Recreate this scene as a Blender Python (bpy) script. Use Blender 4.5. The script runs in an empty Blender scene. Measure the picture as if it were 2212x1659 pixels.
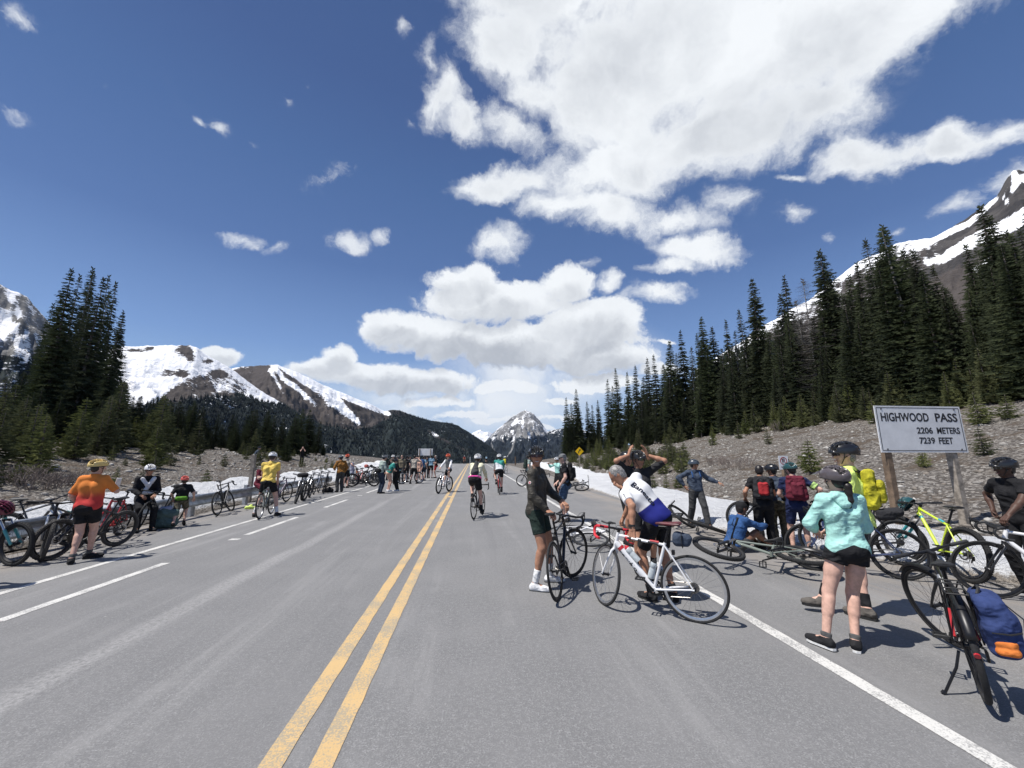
import bpy, math, random
import numpy as np
from mathutils import Matrix, Vector
R_ = math.radians
SC = bpy.context.scene
COL = SC.collection
# ------------------------------------------------------------------ camera
CAM_H = 1.72
YAW, PITCH = R_(5.682), R_(10.488)      # looking along the road (+Y), turned a little right, tilted up
cam = bpy.data.cameras.new('camera')
cam.sensor_width = 36.0
cam.lens = 36.0 * 840.0 / 2212.0        # ultra wide phone lens
cam.clip_start = 0.05
cam.clip_end = 60000
camo = bpy.data.objects.new('camera', cam)
COL.objects.link(camo)
camo.location = (0, 0, CAM_H)
camo.rotation_euler = (R_(90) + PITCH, 0, -YAW)
SC.camera = camo
# ------------------------------------------------------------------ light and exposure
SUN_DIR = Vector((-0.80, -0.24, 1.62)).normalized()     # towards the sun
SUN_EL = math.asin(SUN_DIR.z)
SUN_ROT = math.atan2(SUN_DIR.x, SUN_DIR.y)
sl = bpy.data.lights.new('sun', 'SUN')
sl.energy = 4.6
sl.angle = R_(0.53)
sl.color = (1.0, 0.96, 0.9)
so = bpy.data.objects.new('sun', sl)
COL.objects.link(so)
so.rotation_euler = SUN_DIR.to_track_quat('Z', 'Y').to_euler()
so.location = (-40, -10, 80)
SC.view_settings.view_transform = 'Standard'
SC.view_settings.look = 'None'
SC.view_settings.gamma = 1
SC.view_settings.exposure = 0.3
SC.cycles.max_bounces = 5
SC.cycles.diffuse_bounces = 3
SC.cycles.glossy_bounces = 2
SC.cycles.transparent_max_bounces = 6
SC.cycles.use_fast_gi = False


# photograph coordinates (2212 wide) to a direction in the place
F_ = 840.0
_fw = np.array([math.sin(YAW) * math.cos(PITCH), math.cos(YAW) * math.cos(PITCH), math.sin(PITCH)])
_rt = np.array([math.cos(YAW), -math.sin(YAW), 0.0])
_up = np.cross(_rt, _fw)


def ray(u, v):
    d = _fw * F_ + _rt * (u - 1106.0) - _up * (v - 829.5)
    return d / np.linalg.norm(d)


def gp(u, v, z=0.0):
    d = ray(u, v)
    t = (z - CAM_H) / d[2]
    return (d[0] * t, d[1] * t)


def proj(p):
    q = np.asarray(p, float) - np.array([0, 0, CAM_H])
    w = q @ _fw
    return 1106.0 + F_ * (q @ _rt) / w, 829.5 - F_ * (q @ _up) / w


# ------------------------------------------------------------------ node helpers
def nd(nt, typ, ins=None, **kw):
    n = nt.nodes.new(typ)
    for k, v in kw.items():
        setattr(n, k, v)
    for k, v in (ins or {}).items():
        s = n.inputs[k]
        if isinstance(v, bpy.types.NodeSocket):
            nt.links.new(v, s)
        else:
            s.default_value = v
    return n


def mth(nt, op, a, b=0.0, c=0.0, clamp=False):
    n = nd(nt, 'ShaderNodeMath', {0: a, 1: b, 2: c}, operation=op, use_clamp=clamp)
    return n.outputs[0]


def smooth(nt, x, lo, hi, a=0.0, b=1.0):
    n = nd(nt, 'ShaderNodeMapRange', {'Value': x, 'From Min': lo, 'From Max': hi, 'To Min': a, 'To Max': b},
           interpolation_type='SMOOTHSTEP')
    return n.outputs[0]


def mixc(nt, f, a, b):
    n = nd(nt, 'ShaderNodeMix', None, data_type='RGBA')
    for i, v in ((0, f), (6, a), (7, b)):
        s = n.inputs[i]
        if isinstance(v, bpy.types.NodeSocket):
            nt.links.new(v, s)
        else:
            s.default_value = v if i == 0 else (tuple(v) + (1.0,))[:4]
    return n.outputs[2]


def noise(nt, vec, scale, detail=4, rough=0.55, dist=0.0):
    ins = {'Scale': scale, 'Detail': detail, 'Roughness': rough, 'Distortion': dist}
    if vec is not None:
        ins['Vector'] = vec
    return nd(nt, 'ShaderNodeTexNoise', ins).outputs[0]


# ------------------------------------------------------------------ sky with clouds
world = bpy.data.worlds.new('World')
SC.world = world
world.use_nodes = True
wt = world.node_tree
wt.nodes.clear()
tc = nd(wt, 'ShaderNodeTexCoord')
sky = nd(wt, 'ShaderNodeTexSky', sky_type='NISHITA', sun_disc=False)
sky.sun_elevation = SUN_EL
sky.sun_rotation = SUN_ROT
sky.altitude = 2200
sky.air_density = 1.0
sky.dust_density = 0.25
sky.ozone_density = 2.2
dirv = tc.outputs['Generated']
# the sky dome opened flat about a northward direction (stereographic, fixed to the place)
_n0 = np.array([0.0, math.cos(R_(20)), math.sin(R_(20))])
_u0 = np.array([0.0, -math.sin(R_(20)), math.cos(R_(20))])


def stereo(u, v):
    d = ray(u, v)
    w = 1 + d @ _n0
    return np.array([d[0] / w, (d @ _u0) / w])


dn = nd(wt, 'ShaderNodeVectorMath', {0: dirv, 1: tuple(_n0)}, operation='DOT_PRODUCT').outputs['Value']
du = nd(wt, 'ShaderNodeVectorMath', {0: dirv, 1: tuple(_u0)}, operation='DOT_PRODUCT').outputs['Value']
dx = nd(wt, 'ShaderNodeSeparateXYZ', {0: dirv}).outputs[0]
dz = nd(wt, 'ShaderNodeSeparateXYZ', {0: dirv}).outputs[2]
w1 = mth(wt, 'ADD', dn, 1.0)
px = mth(wt, 'DIVIDE', dx, w1)
py = mth(wt, 'DIVIDE', du, w1)
P0 = nd(wt, 'ShaderNodeCombineXYZ', {0: px, 1: py, 2: 0.0}).outputs[0]
# billows: warp the flat sky a little so cloud edges curl
wn = nd(wt, 'ShaderNodeTexNoise', {'Vector': P0, 'Scale': 9.0, 'Detail': 6.0, 'Roughness': 0.62})
wv = nd(wt, 'ShaderNodeVectorMath', {0: wn.outputs[1], 1: (0.5, 0.5, 0.5)}, operation='SUBTRACT').outputs[0]
wv = nd(wt, 'ShaderNodeVectorMath', {0: wv, 'Scale': 0.085}, operation='SCALE').outputs[0]
PW = nd(wt, 'ShaderNodeVectorMath', {0: P0, 1: wv}, operation='ADD').outputs[0]
PS = nd(wt, 'ShaderNodeVectorMath', {0: P0, 1: nd(wt, 'ShaderNodeVectorMath', {0: wv, 'Scale': 0.6}, operation='SCALE').outputs[0]}, operation='ADD').outputs[0]
# cloud bodies: (u, v, half width, half height, tilt degrees, strength)
BIG = [(1480, 110, 430, 190, 0, 1), (1290, 190, 230, 170, 55, 1), (1690, 110, 380, 170, -20, 1), (2010, -30, 330, 120, -34, 1), (1880, 100, 200, 90, -34, .9),
       (1560, 290, 310, 100, -8, 1), (1760, 250, 150, 60, -26, .8), (1200, -60, 260, 160, 0, 1), (1090, 90, 130, 120, 0, .9), (1150, 190, 130, 80, 30, .8),
       (1330, 350, 230, 110, -14, 1), (1100, 395, 150, 46, -12, .85), (1010, 410, 60, 30, -8, .6), (950, 215, 62, 80, 50, .72), (1010, 262, 80, 40, 40, .68),
       (925, 150, 42, 74, 20, .46), (878, 55, 24, 60, 0, .36), (1110, 275, 110, 52, 25, .7), (1300, 455, 180, 62, 14, .9), (1200, 440, 100, 50, 0, .8),
       (1450, 470, 160, 46, 6, .62), (1500, 535, 130, 36, 4, .85), (1440, 570, 80, 24, -12, .75), (1075, 528, 80, 44, -8, .62), (1590, 440, 66, 48, 0, .46), (1715, 465, 62, 30, 4, .44),
       (1850, 352, 110, 60, 4, .95), (1700, 382, 66, 16, 4, .6), (1960, 330, 120, 44, -8, .72), (2080, 290, 120, 50, -14, .85), (2190, 262, 80, 40, -20, .7),
       (2170, 385, 90, 44, -36, .66), (2060, 445, 74, 34, -24, .5), (1790, 525, 26, 20, 0, .36), (1318, 612, 36, 24, 0, .62), (1425, 630, 84, 28, -8, .72), (1470, 612, 40, 14, -6, .5)]
CUM = [(1010, 605, 90, 50, 0, 1), (1090, 650, 190, 60, 0, 1), (1220, 615, 80, 50, 0, 1),        (850, 710, 92, 42, 0, 1), (960, 730, 190, 58, 4, 1), (1270, 700, 140, 70, 0, 1),
       (1150, 745, 270, 56, 0, 1), (1340, 690, 66, 46, 0, .9), (1290, 775, 180, 42, 0, .95), (730, 775, 48, 42, 0, 1),
       (690, 795, 70, 30, 0, .95), (800, 810, 200, 42, 4, 1), (940, 820, 120, 34, 4, .95), (475, 762, 70, 26, 4, 1),
       (1090, 838, 100, 20, 0, .8), (960, 862, 130, 16, 0, .7), (1280, 830, 150, 26, 0, .8), (1210, 862, 60, 14, 0, .8),
       (1000, 890, 150, 16, 0, .62), (900, 905, 160, 12, 0, .5), (1060, 905, 120, 14, 0, .55), (1200, 900, 90, 12, 0, .5),
       (1440, 742, 24, 10, 0, .6), (1420, 800, 90, 26, 0, .7), (1180, 925, 60, 14, 0, .5)]
WISP = [(525, 518, 80, 17, 14, .8), (598, 536, 32, 18, -20, .72), (762, 520, 50, 24, 8, .8), (832, 517, 21, 18, 0, .78),
        (452, 277, 17, 17, 0, .62), (495, 290, 36, 20, 25, .58), (705, 392, 70, 30, -20, .52), (740, 372, 32, 22, 20, .5),
        (30, 30, 52, 28, 8, .72), (15, 228, 62, 30, 20, .6), (765, 292, 26, 16, 0, .42), (617, 216, 14, 22, -25, .4),
        (665, 180, 12, 10, 0, .36), (617, 58, 10, 16, -20, .4), (885, 265, 20, 16, 0, .4), (225, 180, 18, 10, 0, .3),
        (1275, 572, 24, 12, 0, .6), (560, 322, 14, 8, 0, .32), (1940, 508, 20, 16, 0, .4)]


def blob_field(blobs, vec, dv=0.0, grow=1.35, k=.12):
    out = None
    for (u, v, a, b, t, s) in blobs:
        c = stereo(u, v + dv * b)
        ct, st = math.cos(R_(t)), math.sin(R_(t))
        ex = stereo(u + a * ct * .5, v + a * st * .5) - stereo(u - a * ct * .5, v - a * st * .5)
        ey = stereo(u - b * st * .5, v + b * ct * .5) - stereo(u + b * st * .5, v - b * ct * .5)
        m = nd(wt, 'ShaderNodeMapping', {'Vector': vec, 'Location': (c[0], c[1], 0),
               'Rotation': (0, 0, math.atan2(ex[1], ex[0])),
               'Scale': (float(np.hypot(*ex)) * grow, float(np.hypot(*ey)) * grow, 1)}, vector_type='TEXTURE')
        g = nd(wt, 'ShaderNodeTexGradient', {'Vector': m.outputs[0]}, gradient_type='SPHERICAL').outputs[1]
        if s != 1:
            g = mth(wt, 'MULTIPLY', g, s)
        out = g if out is None else nd(wt, 'ShaderNodeMath', {0: out, 1: g, 2: k}, operation='SMOOTH_MAX').outputs[0]
    return out


fb = blob_field(BIG, PW, grow=1.28)
fc = blob_field(CUM, PS, grow=1.12, k=.05)
fs = blob_field(WISP, PS, grow=1.5)
fc2 = blob_field([b for b in CUM if b[5] >= .95], PS, 0.5, grow=1.0, k=.05)
n1 = noise(wt, PW, 9.0, 8, 0.60, 0.25)
n2 = noise(wt, PW, 30.0, 7, 0.66, 0.15)
n3 = noise(wt, P0, 3.4, 5, 0.5, 0.4)
n4 = noise(wt, PW, 5.0, 7, 0.6, 0.6)
c1 = mth(wt, 'SUBTRACT', n1, 0.5)
c2 = mth(wt, 'SUBTRACT', n2, 0.5)
nn = mth(wt, 'MULTIPLY_ADD', c1, 1.2, mth(wt, 'MULTIPLY', c2, 0.75))
# thin, torn edges on the big cloud, crisper tops on the heaped clouds below it
ab = smooth(wt, mth(wt, 'MULTIPLY_ADD', nn, 0.85, fb), 0.13, 0.62)
ab = mth(wt, 'MULTIPLY', ab, smooth(wt, fb, 0.10, 0.24))
acu = smooth(wt, mth(wt, 'MULTIPLY_ADD', nn, 0.95, fc), 0.15, 0.40)
acu = mth(wt, 'MULTIPLY', acu, smooth(wt, fc, 0.03, 0.12))
aw = smooth(wt, mth(wt, 'MULTIPLY_ADD', mth(wt, 'MULTIPLY_ADD', c2, .8, nn), 1.15, fs), 0.20, 0.95)
aw = mth(wt, 'MULTIPLY', aw, smooth(wt, fs, 0.13, 0.40, 0, 0.85))
alpha = mth(wt, 'MAXIMUM', mth(wt, 'MAXIMUM', ab, acu), aw)
# a faint veil between the heaped clouds near the horizon
veil = mth(wt, 'MULTIPLY', smooth(wt, blob_field([(960, 870, 420, 80, 0, 1), (1190, 800, 260, 110, 0, 1), (1330, 760, 120, 60, 0, .8)], P0), .1, .8), smooth(wt, n4, .38, .62, .15, .9))
alpha = mth(wt, 'MAXIMUM', alpha, veil)
alpha = mth(wt, 'MULTIPLY', alpha, smooth(wt, dz, -0.02, 0.05))
# thick parts and flat undersides of the clouds are greyer
g1 = mth(wt, 'MULTIPLY', smooth(wt, fb, 0.30, 0.8), smooth(wt, mth(wt, 'MULTIPLY_ADD', c1, .5, n3), 0.36, 0.66))
g2 = mth(wt, 'MULTIPLY', smooth(wt, mth(wt, 'MULTIPLY_ADD', nn, 0.55, fc2), 0.10, 0.62), acu)
grey = mth(wt, 'MAXIMUM', mth(wt, 'MULTIPLY', g1, 0.62), mth(wt, 'MULTIPLY', g2, smooth(wt, n4, .35, .62, .35, 1.0)), clamp=True)
grey = mth(wt, 'ADD', grey, mth(wt, 'MULTIPLY', c1, 0.55), clamp=True)
grey = mth(wt, 'ADD', grey, mth(wt, 'MULTIPLY', c2, 0.35), clamp=True)
ccol = mixc(wt, grey, (0.76, 0.785, 0.81), (0.40, 0.425, 0.47))
SKY_K = 0.092
skyc = nd(wt, 'ShaderNodeVectorMath', {0: sky.outputs[0], 'Scale': 1.0}, operation='SCALE').outputs[0]
hsv = nd(wt, 'ShaderNodeHueSaturation', {'Color': skyc, 'Hue': 0.507, 'Saturation': 0.97, 'Value': 1.0}).outputs[0]
hs_ = nd(wt, 'ShaderNodeVectorMath', {0: hsv, 'Scale': SKY_K}, operation='SCALE').outputs[0]
hs_ = nd(wt, 'ShaderNodeVectorMath', {0: hs_, 1: (1.72, 1.6, 1.6)}, operation='POWER').outputs[0]
hs_ = nd(wt, 'ShaderNodeVectorMath', {0: hs_, 1: (3.2, 2.21, 1.74)}, operation='MULTIPLY').outputs[0]
hsx = nd(wt, 'ShaderNodeSeparateXYZ', {0: hs_}).outputs
hs_ = nd(wt, 'ShaderNodeCombineXYZ', {i: nd(wt, 'ShaderNodeMath', {0: hsx[i], 1: (.34, .47, .66)[i], 2: .3}, operation='SMOOTH_MIN').outputs[0] for i in range(3)}).outputs[0]
rmp = nd(wt, 'ShaderNodeValToRGB', {0: dz})
els = rmp.color_ramp.elements
for i, (p_, c_) in enumerate(((0.0, (.42, .55, .70)), (.12, (.27, .41, .62)), (.25, (.165, .28, .525)), (.43, (.086, .160, .355)), (.6, (.064, .128, .298)), (.72, (.052, .10, .25)), (1.0, (.04, .08, .2)))):
    e_ = els[i] if i < 2 else els.new(p_)
    e_.position = p_
    e_.color = c_ + (1,)
hs_ = mixc(wt, 0.8, hs_, rmp.outputs[0])
hsv = nd(wt, 'ShaderNodeVectorMath', {0: hs_, 'Scale': 1.0 / SKY_K}, operation='SCALE').outputs[0]
ccol = nd(wt, 'ShaderNodeVectorMath', {0: ccol, 'Scale': 1.0 / SKY_K}, operation='SCALE').outputs[0]
mixw = mixc(wt, alpha, hsv, ccol)
bg = nd(wt, 'ShaderNodeBackground', {'Color': mixw, 'Strength': SKY_K})
wo = nd(wt, 'ShaderNodeOutputWorld', {'Surface': bg.outputs[0]})
world.cycles.sampling_method = 'MANUAL'
world.cycles.sample_map_resolution = 512
# ------------------------------------------------------------------ materials
MATS = {}


def new_mat(name):
    m = bpy.data.materials.new(name)
    m.use_nodes = True
    nt = m.node_tree
    b = nt.nodes['Principled BSDF']
    return m, nt, b


def mat(name, col=(.5, .5, .5), rough=.6, metal=0.0, var=.12, scale=30, bump=0.0, bscale=200, coat=0.0, spec=.5, col2=None,
        folds=0.0):
    """procedural paint/cloth/plastic: colour with a little noise, optional fine bump"""
    key = name
    if key in MATS:
        return MATS[key]
    m, nt, b = new_mat(name)
    tcn = nd(nt, 'ShaderNodeTexCoord').outputs['Object']
    n = noise(nt, tcn, scale, 3, .6)
    c2 = col2 or tuple(c * (1 - var) for c in col)
    c1 = tuple(min(1, c * (1 + var)) for c in col) if col2 is None else col
    nt.links.new(mixc(nt, smooth(nt, n, .35, .65), c2, c1), b.inputs['Base Color'])
    b.inputs['Roughness'].default_value = rough
    b.inputs['Metallic'].default_value = metal
    b.inputs['Specular IOR Level'].default_value = spec
    b.inputs['Coat Weight'].default_value = coat
    if bump:
        bn = noise(nt, tcn, bscale, 2, .5)
        bb = nd(nt, 'ShaderNodeBump', {'Height': bn, 'Strength': bump, 'Distance': .004})
        if folds:
            fw_ = nd(nt, 'ShaderNodeTexWave', {'Vector': nd(nt, 'ShaderNodeVectorMath', {0: tcn, 1: (.6, .8, 1.3)}, operation='MULTIPLY').outputs[0], 'Scale': 3.4, 'Distortion': 7.0, 'Detail': 3.0, 'Detail Scale': 1.6}, bands_direction='DIAGONAL')
            hh_ = mth(nt, 'MULTIPLY', fw_.outputs[1], smooth(nt, noise(nt, tcn, 5, 3, .6), .35, .65))
            bb = nd(nt, 'ShaderNodeBump', {'Height': hh_, 'Strength': folds, 'Distance': .035, 'Normal': bb.outputs[0]})
        nt.links.new(bb.outputs[0], b.inputs['Normal'])
    MATS[key] = m
    return m


# ------------------------------------------------------------------ mesh helpers
def rotm(a, b):
    """orthonormal frame with z along b-a"""
    z = np.asarray(b, float) - np.asarray(a, float)
    l = np.linalg.norm(z)
    z = z / (l if l else 1)
    h = np.array([0, 0, 1.0]) if abs(z[2]) < .95 else np.array([1.0, 0, 0])
    x = np.cross(h, z)
    x /= np.linalg.norm(x)
    return np.stack([x, np.cross(z, x), z])


class MB:
    """collects shapes, then links them as ONE mesh object"""

    def __init__(s):
        s.v, s.f, s.m, s.n = [], [], [], 0

    def add(s, v, f, mi=0):
        v = np.asarray(v, float).reshape(-1, 3)
        s.v.append(v)
        s.f.extend([tuple(i + s.n for i in q) for q in f])
        s.m.extend([mi] * len(f))
        s.n += len(v)
        return s

    def tube(s, pts, r, n=8, mi=0, closed=False, cap=True, flat=1.0):
        pts = [np.asarray(p, float) for p in pts]
        k = len(pts)
        rs = list(r) if hasattr(r, '__len__') else [r] * k
        ang = np.arange(n) * 2 * math.pi / n
        V = []
        xprev = None
        for i in range(k):
            if closed:
                t = pts[(i + 1) % k] - pts[i - 1]
            else:
                t = pts[min(i + 1, k - 1)] - pts[max(i - 1, 0)]
            t = t / (np.linalg.norm(t) + 1e-12)
            if xprev is None:
                x = rotm((0, 0, 0), t)[0]
            else:
                x = xprev - t * (xprev @ t)
                x /= (np.linalg.norm(x) + 1e-12)
            xprev = x
            y = np.cross(t, x)
            V.append(pts[i] + rs[i] * (np.outer(np.cos(ang), x) + flat * np.outer(np.sin(ang), y)))
        F = []
        for i in range(k if closed else k - 1):
            a, b = i * n, ((i + 1) % k) * n
            for j in range(n):
                F.append((a + j, a + (j + 1) % n, b + (j + 1) % n, b + j))
        if cap and not closed:
            F.append(tuple(range(n - 1, -1, -1)))
            F.append(tuple((k - 1) * n + j for j in range(n)))
        return s.add(np.concatenate(V), F, mi)

    def box(s, c, size, mi=0, M=None):
        x, y, z = (np.asarray(size, float) / 2)
        V = np.array([[i, j, k] for i in (-x, x) for j in (-y, y) for k in (-z, z)])
        if M is not None:
            V = V @ np.asarray(M).T
        V = V + np.asarray(c, float)
        return s.add(V, [(0, 1, 3, 2), (4, 6, 7, 5), (0, 4, 5, 1), (2, 3, 7, 6), (0, 2, 6, 4), (1, 5, 7, 3)], mi)

    def lathe(s, prof, c, axis, n=32, mi=0, closed=True):
        """prof [(radius, along axis)...] turned about an axis"""
        A = rotm((0, 0, 0), axis)
        ang = np.arange(n) * 2 * math.pi / n
        V = []
        for (r, h) in prof:
            V.append(np.asarray(c, float) + r * (np.outer(np.cos(ang), A[0]) + np.outer(np.sin(ang), A[1])) + h * A[2])
        k = len(prof)
        F = []
        for i in range(k if closed else k - 1):
            a, b = i * n, ((i + 1) % k) * n
            for j in range(n):
                F.append((a + j, a + (j + 1) % n, b + (j + 1) % n, b + j))
        return s.add(np.concatenate(V), F, mi)

    def ell(s, c, r, n=12, m=8, mi=0, M=None, z0=-1.0, z1=1.0):
        V, F = [], []
        for i in range(m + 1):
            z = z0 + (z1 - z0) * i / m
            z = math.sin(math.pi / 2 * z)
            q = math.sqrt(max(0, 1 - z * z))
            for j in range(n):
                a = 2 * math.pi * j / n
                V.append((q * math.cos(a) * r[0], q * math.sin(a) * r[1], z * r[2]))
        for i in range(m):
            for j in range(n):
                F.append((i * n + j, i * n + (j + 1) % n, (i + 1) * n + (j + 1) % n, (i + 1) * n + j))
        F.append(tuple(range(n - 1, -1, -1)))
        F.append(tuple(m * n + j for j in range(n)))
        V = np.array(V)
        if M is not None:
            V = V @ np.asarray(M).T
        return s.add(V + np.asarray(c, float), F, mi)

    def prism(s, poly, d0, d1, c=(0, 0, 0), M=None, mi=0):
        """polygon in local x,z pushed along local y from d0 to d1"""
        k = len(poly)
        V = np.array([(x, d0, z) for x, z in poly] + [(x, d1, z) for x, z in poly], float)
        if M is not None:
            V = V @ np.asarray(M).T
        F = [tuple(range(k)), tuple(range(2 * k - 1, k - 1, -1))]
        for i in range(k):
            j = (i + 1) % k
            F.append((j, i, i + k, j + k))
        return s.add(V + np.asarray(c, float), F, mi)

    def xform(s, M):
        M = np.asarray(M)
        s.v = [v @ M[:3, :3].T + M[:3, 3] for v in s.v]
        return s

    def build(s, name, mats, parent=None, smooth_=True, M=None):
        me = bpy.data.meshes.new(name)
        V = np.concatenate(s.v) if s.v else np.zeros((0, 3))
        me.from_pydata(V.tolist(), [], s.f)
        if not isinstance(mats, (list, tuple)):
            mats = [mats]
        for m in mats:
            me.materials.append(m)
        if len(mats) > 1:
            me.polygons.foreach_set('material_index', s.m)
        if smooth_:
            me.polygons.foreach_set('use_smooth', [True] * len(me.polygons))
            try:
                me.set_sharp_from_angle(angle=R_(42))
            except Exception:
                pass
        o = bpy.data.objects.new(name, me)
        COL.objects.link(o)
        if parent is not None:
            o.parent = parent
        if M is not None:
            o.matrix_basis = Matrix(M)
        return o


def tag(o, label=None, cat=None, group=None, kind=None):
    for k, v in (('label', label), ('category', cat), ('group', group), ('kind', kind)):
        if v:
            o[k] = v
    return o


def empty(name, label=None, cat=None, group=None, loc=(0, 0, 0), rz=0.0):
    o = bpy.data.objects.new(name, None)
    o.empty_display_size = .2
    COL.objects.link(o)
    o.location = loc
    o.rotation_euler = (0, 0, rz)
    return tag(o, label, cat, group)


def copy_tree(o, parent=None):
    c = o.copy()
    COL.objects.link(c)
    c.parent = parent
    for ch in o.children:
        copy_tree(ch, c)
    return c


def grid_obj(name, X, Y, Z, mats, attrs=None, kind=None):
    """a height field as one mesh object"""
    ny, nx = X.shape
    V = np.stack([X, Y, Z], -1).reshape(-1, 3)
    i = np.arange(ny * nx).reshape(ny, nx)
    F = np.stack([i[:-1, :-1], i[:-1, 1:], i[1:, 1:], i[1:, :-1]], -1).reshape(-1, 4)
    me = bpy.data.meshes.new(name)
    me.vertices.add(len(V))
    me.vertices.foreach_set('co', V.ravel())
    me.loops.add(F.size)
    me.loops.foreach_set('vertex_index', F.ravel())
    me.polygons.add(len(F))
    me.polygons.foreach_set('loop_start', np.arange(len(F)) * 4)
    me.polygons.foreach_set('loop_total', np.full(len(F), 4))
    me.polygons.foreach_set('use_smooth', [True] * len(F))
    me.update(calc_edges=True)
    me.validate()
    for k, a in (attrs or {}).items():
        at = me.attributes.new(k, 'FLOAT', 'POINT')
        at.data.foreach_set('value', a.ravel().astype(np.float32))
    me.materials.append(mats)
    o = bpy.data.objects.new(name, me)
    COL.objects.link(o)
    if kind:
        o['kind'] = kind
    return o


def tri_obj(name, V, F, mats, parent=None, fmat=None, smooth_=False):
    """fast mesh from numpy arrays of equal-size faces"""
    F = np.asarray(F)
    k = F.shape[1]
    me = bpy.data.meshes.new(name)
    me.vertices.add(len(V))
    me.vertices.foreach_set('co', np.asarray(V, float).ravel())
    me.loops.add(F.size)
    me.loops.foreach_set('vertex_index', F.ravel())
    me.polygons.add(len(F))
    me.polygons.foreach_set('loop_start', np.arange(len(F)) * k)
    me.polygons.foreach_set('loop_total', np.full(len(F), k))
    if not isinstance(mats, (list, tuple)):
        mats = [mats]
    for m in mats:
        me.materials.append(m)
    if fmat is not None:
        me.polygons.foreach_set('material_index', np.asarray(fmat, np.int32))
    if smooth_:
        me.polygons.foreach_set('use_smooth', [True] * len(F))
    me.update(calc_edges=True)
    o = bpy.data.objects.new(name, me)
    COL.objects.link(o)
    if parent is not None:
        o.parent = parent
    return o


# value noise in numpy
_rs = np.random.RandomState(11)
_T = _rs.rand(256, 256)


def vnoise(x, y):
    xi, yi = np.floor(x).astype(int), np.floor(y).astype(int)
    fx, fy = x - xi, y - yi
    fx, fy = fx * fx * (3 - 2 * fx), fy * fy * (3 - 2 * fy)
    a, b = _T[xi & 255, yi & 255], _T[(xi + 1) & 255, yi & 255]
    c, d = _T[xi & 255, (yi + 1) & 255], _T[(xi + 1) & 255, (yi + 1) & 255]
    return (a * (1 - fx) + b * fx) * (1 - fy) + (c * (1 - fx) + d * fx) * fy - .5


def fbm(x, y, o=4, g=.5):
    s, a = 0, 1.0
    for i in range(o):
        s = s + a * vnoise(x * 2 ** i + 17.3 * i, y * 2 ** i + 9.1 * i)
        a *= g
    return s


def ss(a, b, x):
    t = np.clip((x - a) / (b - a), 0, 1)
    return t * t * (3 - 2 * t)
# ================================================================== ground
def zc(y):
    """the road runs over a crest and drops away"""
    d = np.maximum(np.asarray(y, float) - 88, 0)
    return -0.0012 * np.minimum(d, 60) ** 2 - np.maximum(d - 60, 0) * .144


def ground_z(x, y):
    x, y = np.asarray(x, float), np.asarray(y, float)
    z = zc(y)
    nse = fbm(x * .22, y * .22, 4)
    # right: a flat verge under the snow, then a stony slope
    sl = np.interp(y, [-20, 8, 25, 60, 110, 150], [.30, .29, .26, .22, .13, .09])
    r = np.maximum(x - 9.6, 0)
    z = z + sl * (r - 2.2 * (1 - np.exp(-r / 2.2))) + .30 * nse * ss(9, 15, x)
    # left: ditch behind the rail, low bank, then flatter forest ground
    l = np.maximum(-x - 10.6, 0)
    up = np.interp(y, [-20, 10, 40, 90, 130], [.27, .26, .25, .17, .06])
    z = z + up * (l - 1.5 * (1 - np.exp(-l / 1.5))) * (l < 8.5) + (l >= 8.5) * (up * 7.0 + (l - 8.5) * .085) + .28 * nse * ss(11, 15, -x)
    z = z - .12 * ss(8.2, 8.9, -x) * (1 - ss(10, 12, -x))
    return z


def gz(x, y):
    return float(ground_z(x, y))


def hit(u, v, tmax=400.0):
    """where a line of sight meets the ground"""
    d = ray(u, v)
    t = np.linspace(2, tmax, 4000)
    P = np.outer(t, d) + np.array([0, 0, CAM_H])
    below = P[:, 2] < ground_z(P[:, 0], P[:, 1])
    if not below.any():
        return None
    i = int(np.argmax(below))
    return P[i]


# ---- stony ground
gm, nt, b = new_mat('stony_ground')
pos = nd(nt, 'ShaderNodeNewGeometry').outputs['Position']
v1 = nd(nt, 'ShaderNodeTexVoronoi', {'Vector': pos, 'Scale': 5.5, 'Randomness': 1.0})
v2 = nd(nt, 'ShaderNodeTexVoronoi', {'Vector': pos, 'Scale': 14.0, 'Randomness': 1.0})
big = noise(nt, pos, .35, 5, .6)
mid = noise(nt, pos, 1.7, 5, .65)
fine = noise(nt, pos, 40, 3, .6)
st1 = nd(nt, 'ShaderNodeSeparateColor', {0: v1.outputs[1]}).outputs[0]
st2 = nd(nt, 'ShaderNodeSeparateColor', {0: v2.outputs[1]}).outputs[1]
stone = mixc(nt, smooth(nt, st1, .2, .95), (.12, .107, .095), (.55, .52, .48))
stone2 = mixc(nt, smooth(nt, st2, .3, 1), (.075, .065, .056), (.34, .315, .285))
c = mixc(nt, smooth(nt, v1.outputs[0], .05, .085), stone, stone2)
soil = mixc(nt, fine, (.065, .047, .032), (.125, .095, .068))
c = mixc(nt, smooth(nt, mth(nt, 'MULTIPLY_ADD', mid, .6, mth(nt, 'MULTIPLY', big, .6)), .58, .72), c, soil)
c = mixc(nt, smooth(nt, fine, .42, .66, 0, .6), c, (.055, .047, .040))
nt.links.new(c, b.inputs['Base Color'])
b.inputs['Roughness'].default_value = .95
hgt = mth(nt, 'ADD', mth(nt, 'MULTIPLY', v1.outputs[0], 1.0), mth(nt, 'MULTIPLY', v2.outputs[0], .5))
bb = nd(nt, 'ShaderNodeBump', {'Height': hgt, 'Strength': .9, 'Distance': .12})
bb.invert = True
nt.links.new(bb.outputs[0], b.inputs['Normal'])


def axis(segs):
    out = []
    for a, b_, n in segs:
        out.append(np.linspace(a, b_, n, endpoint=False))
    return np.concatenate(out + [[segs[-1][1]]])


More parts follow.
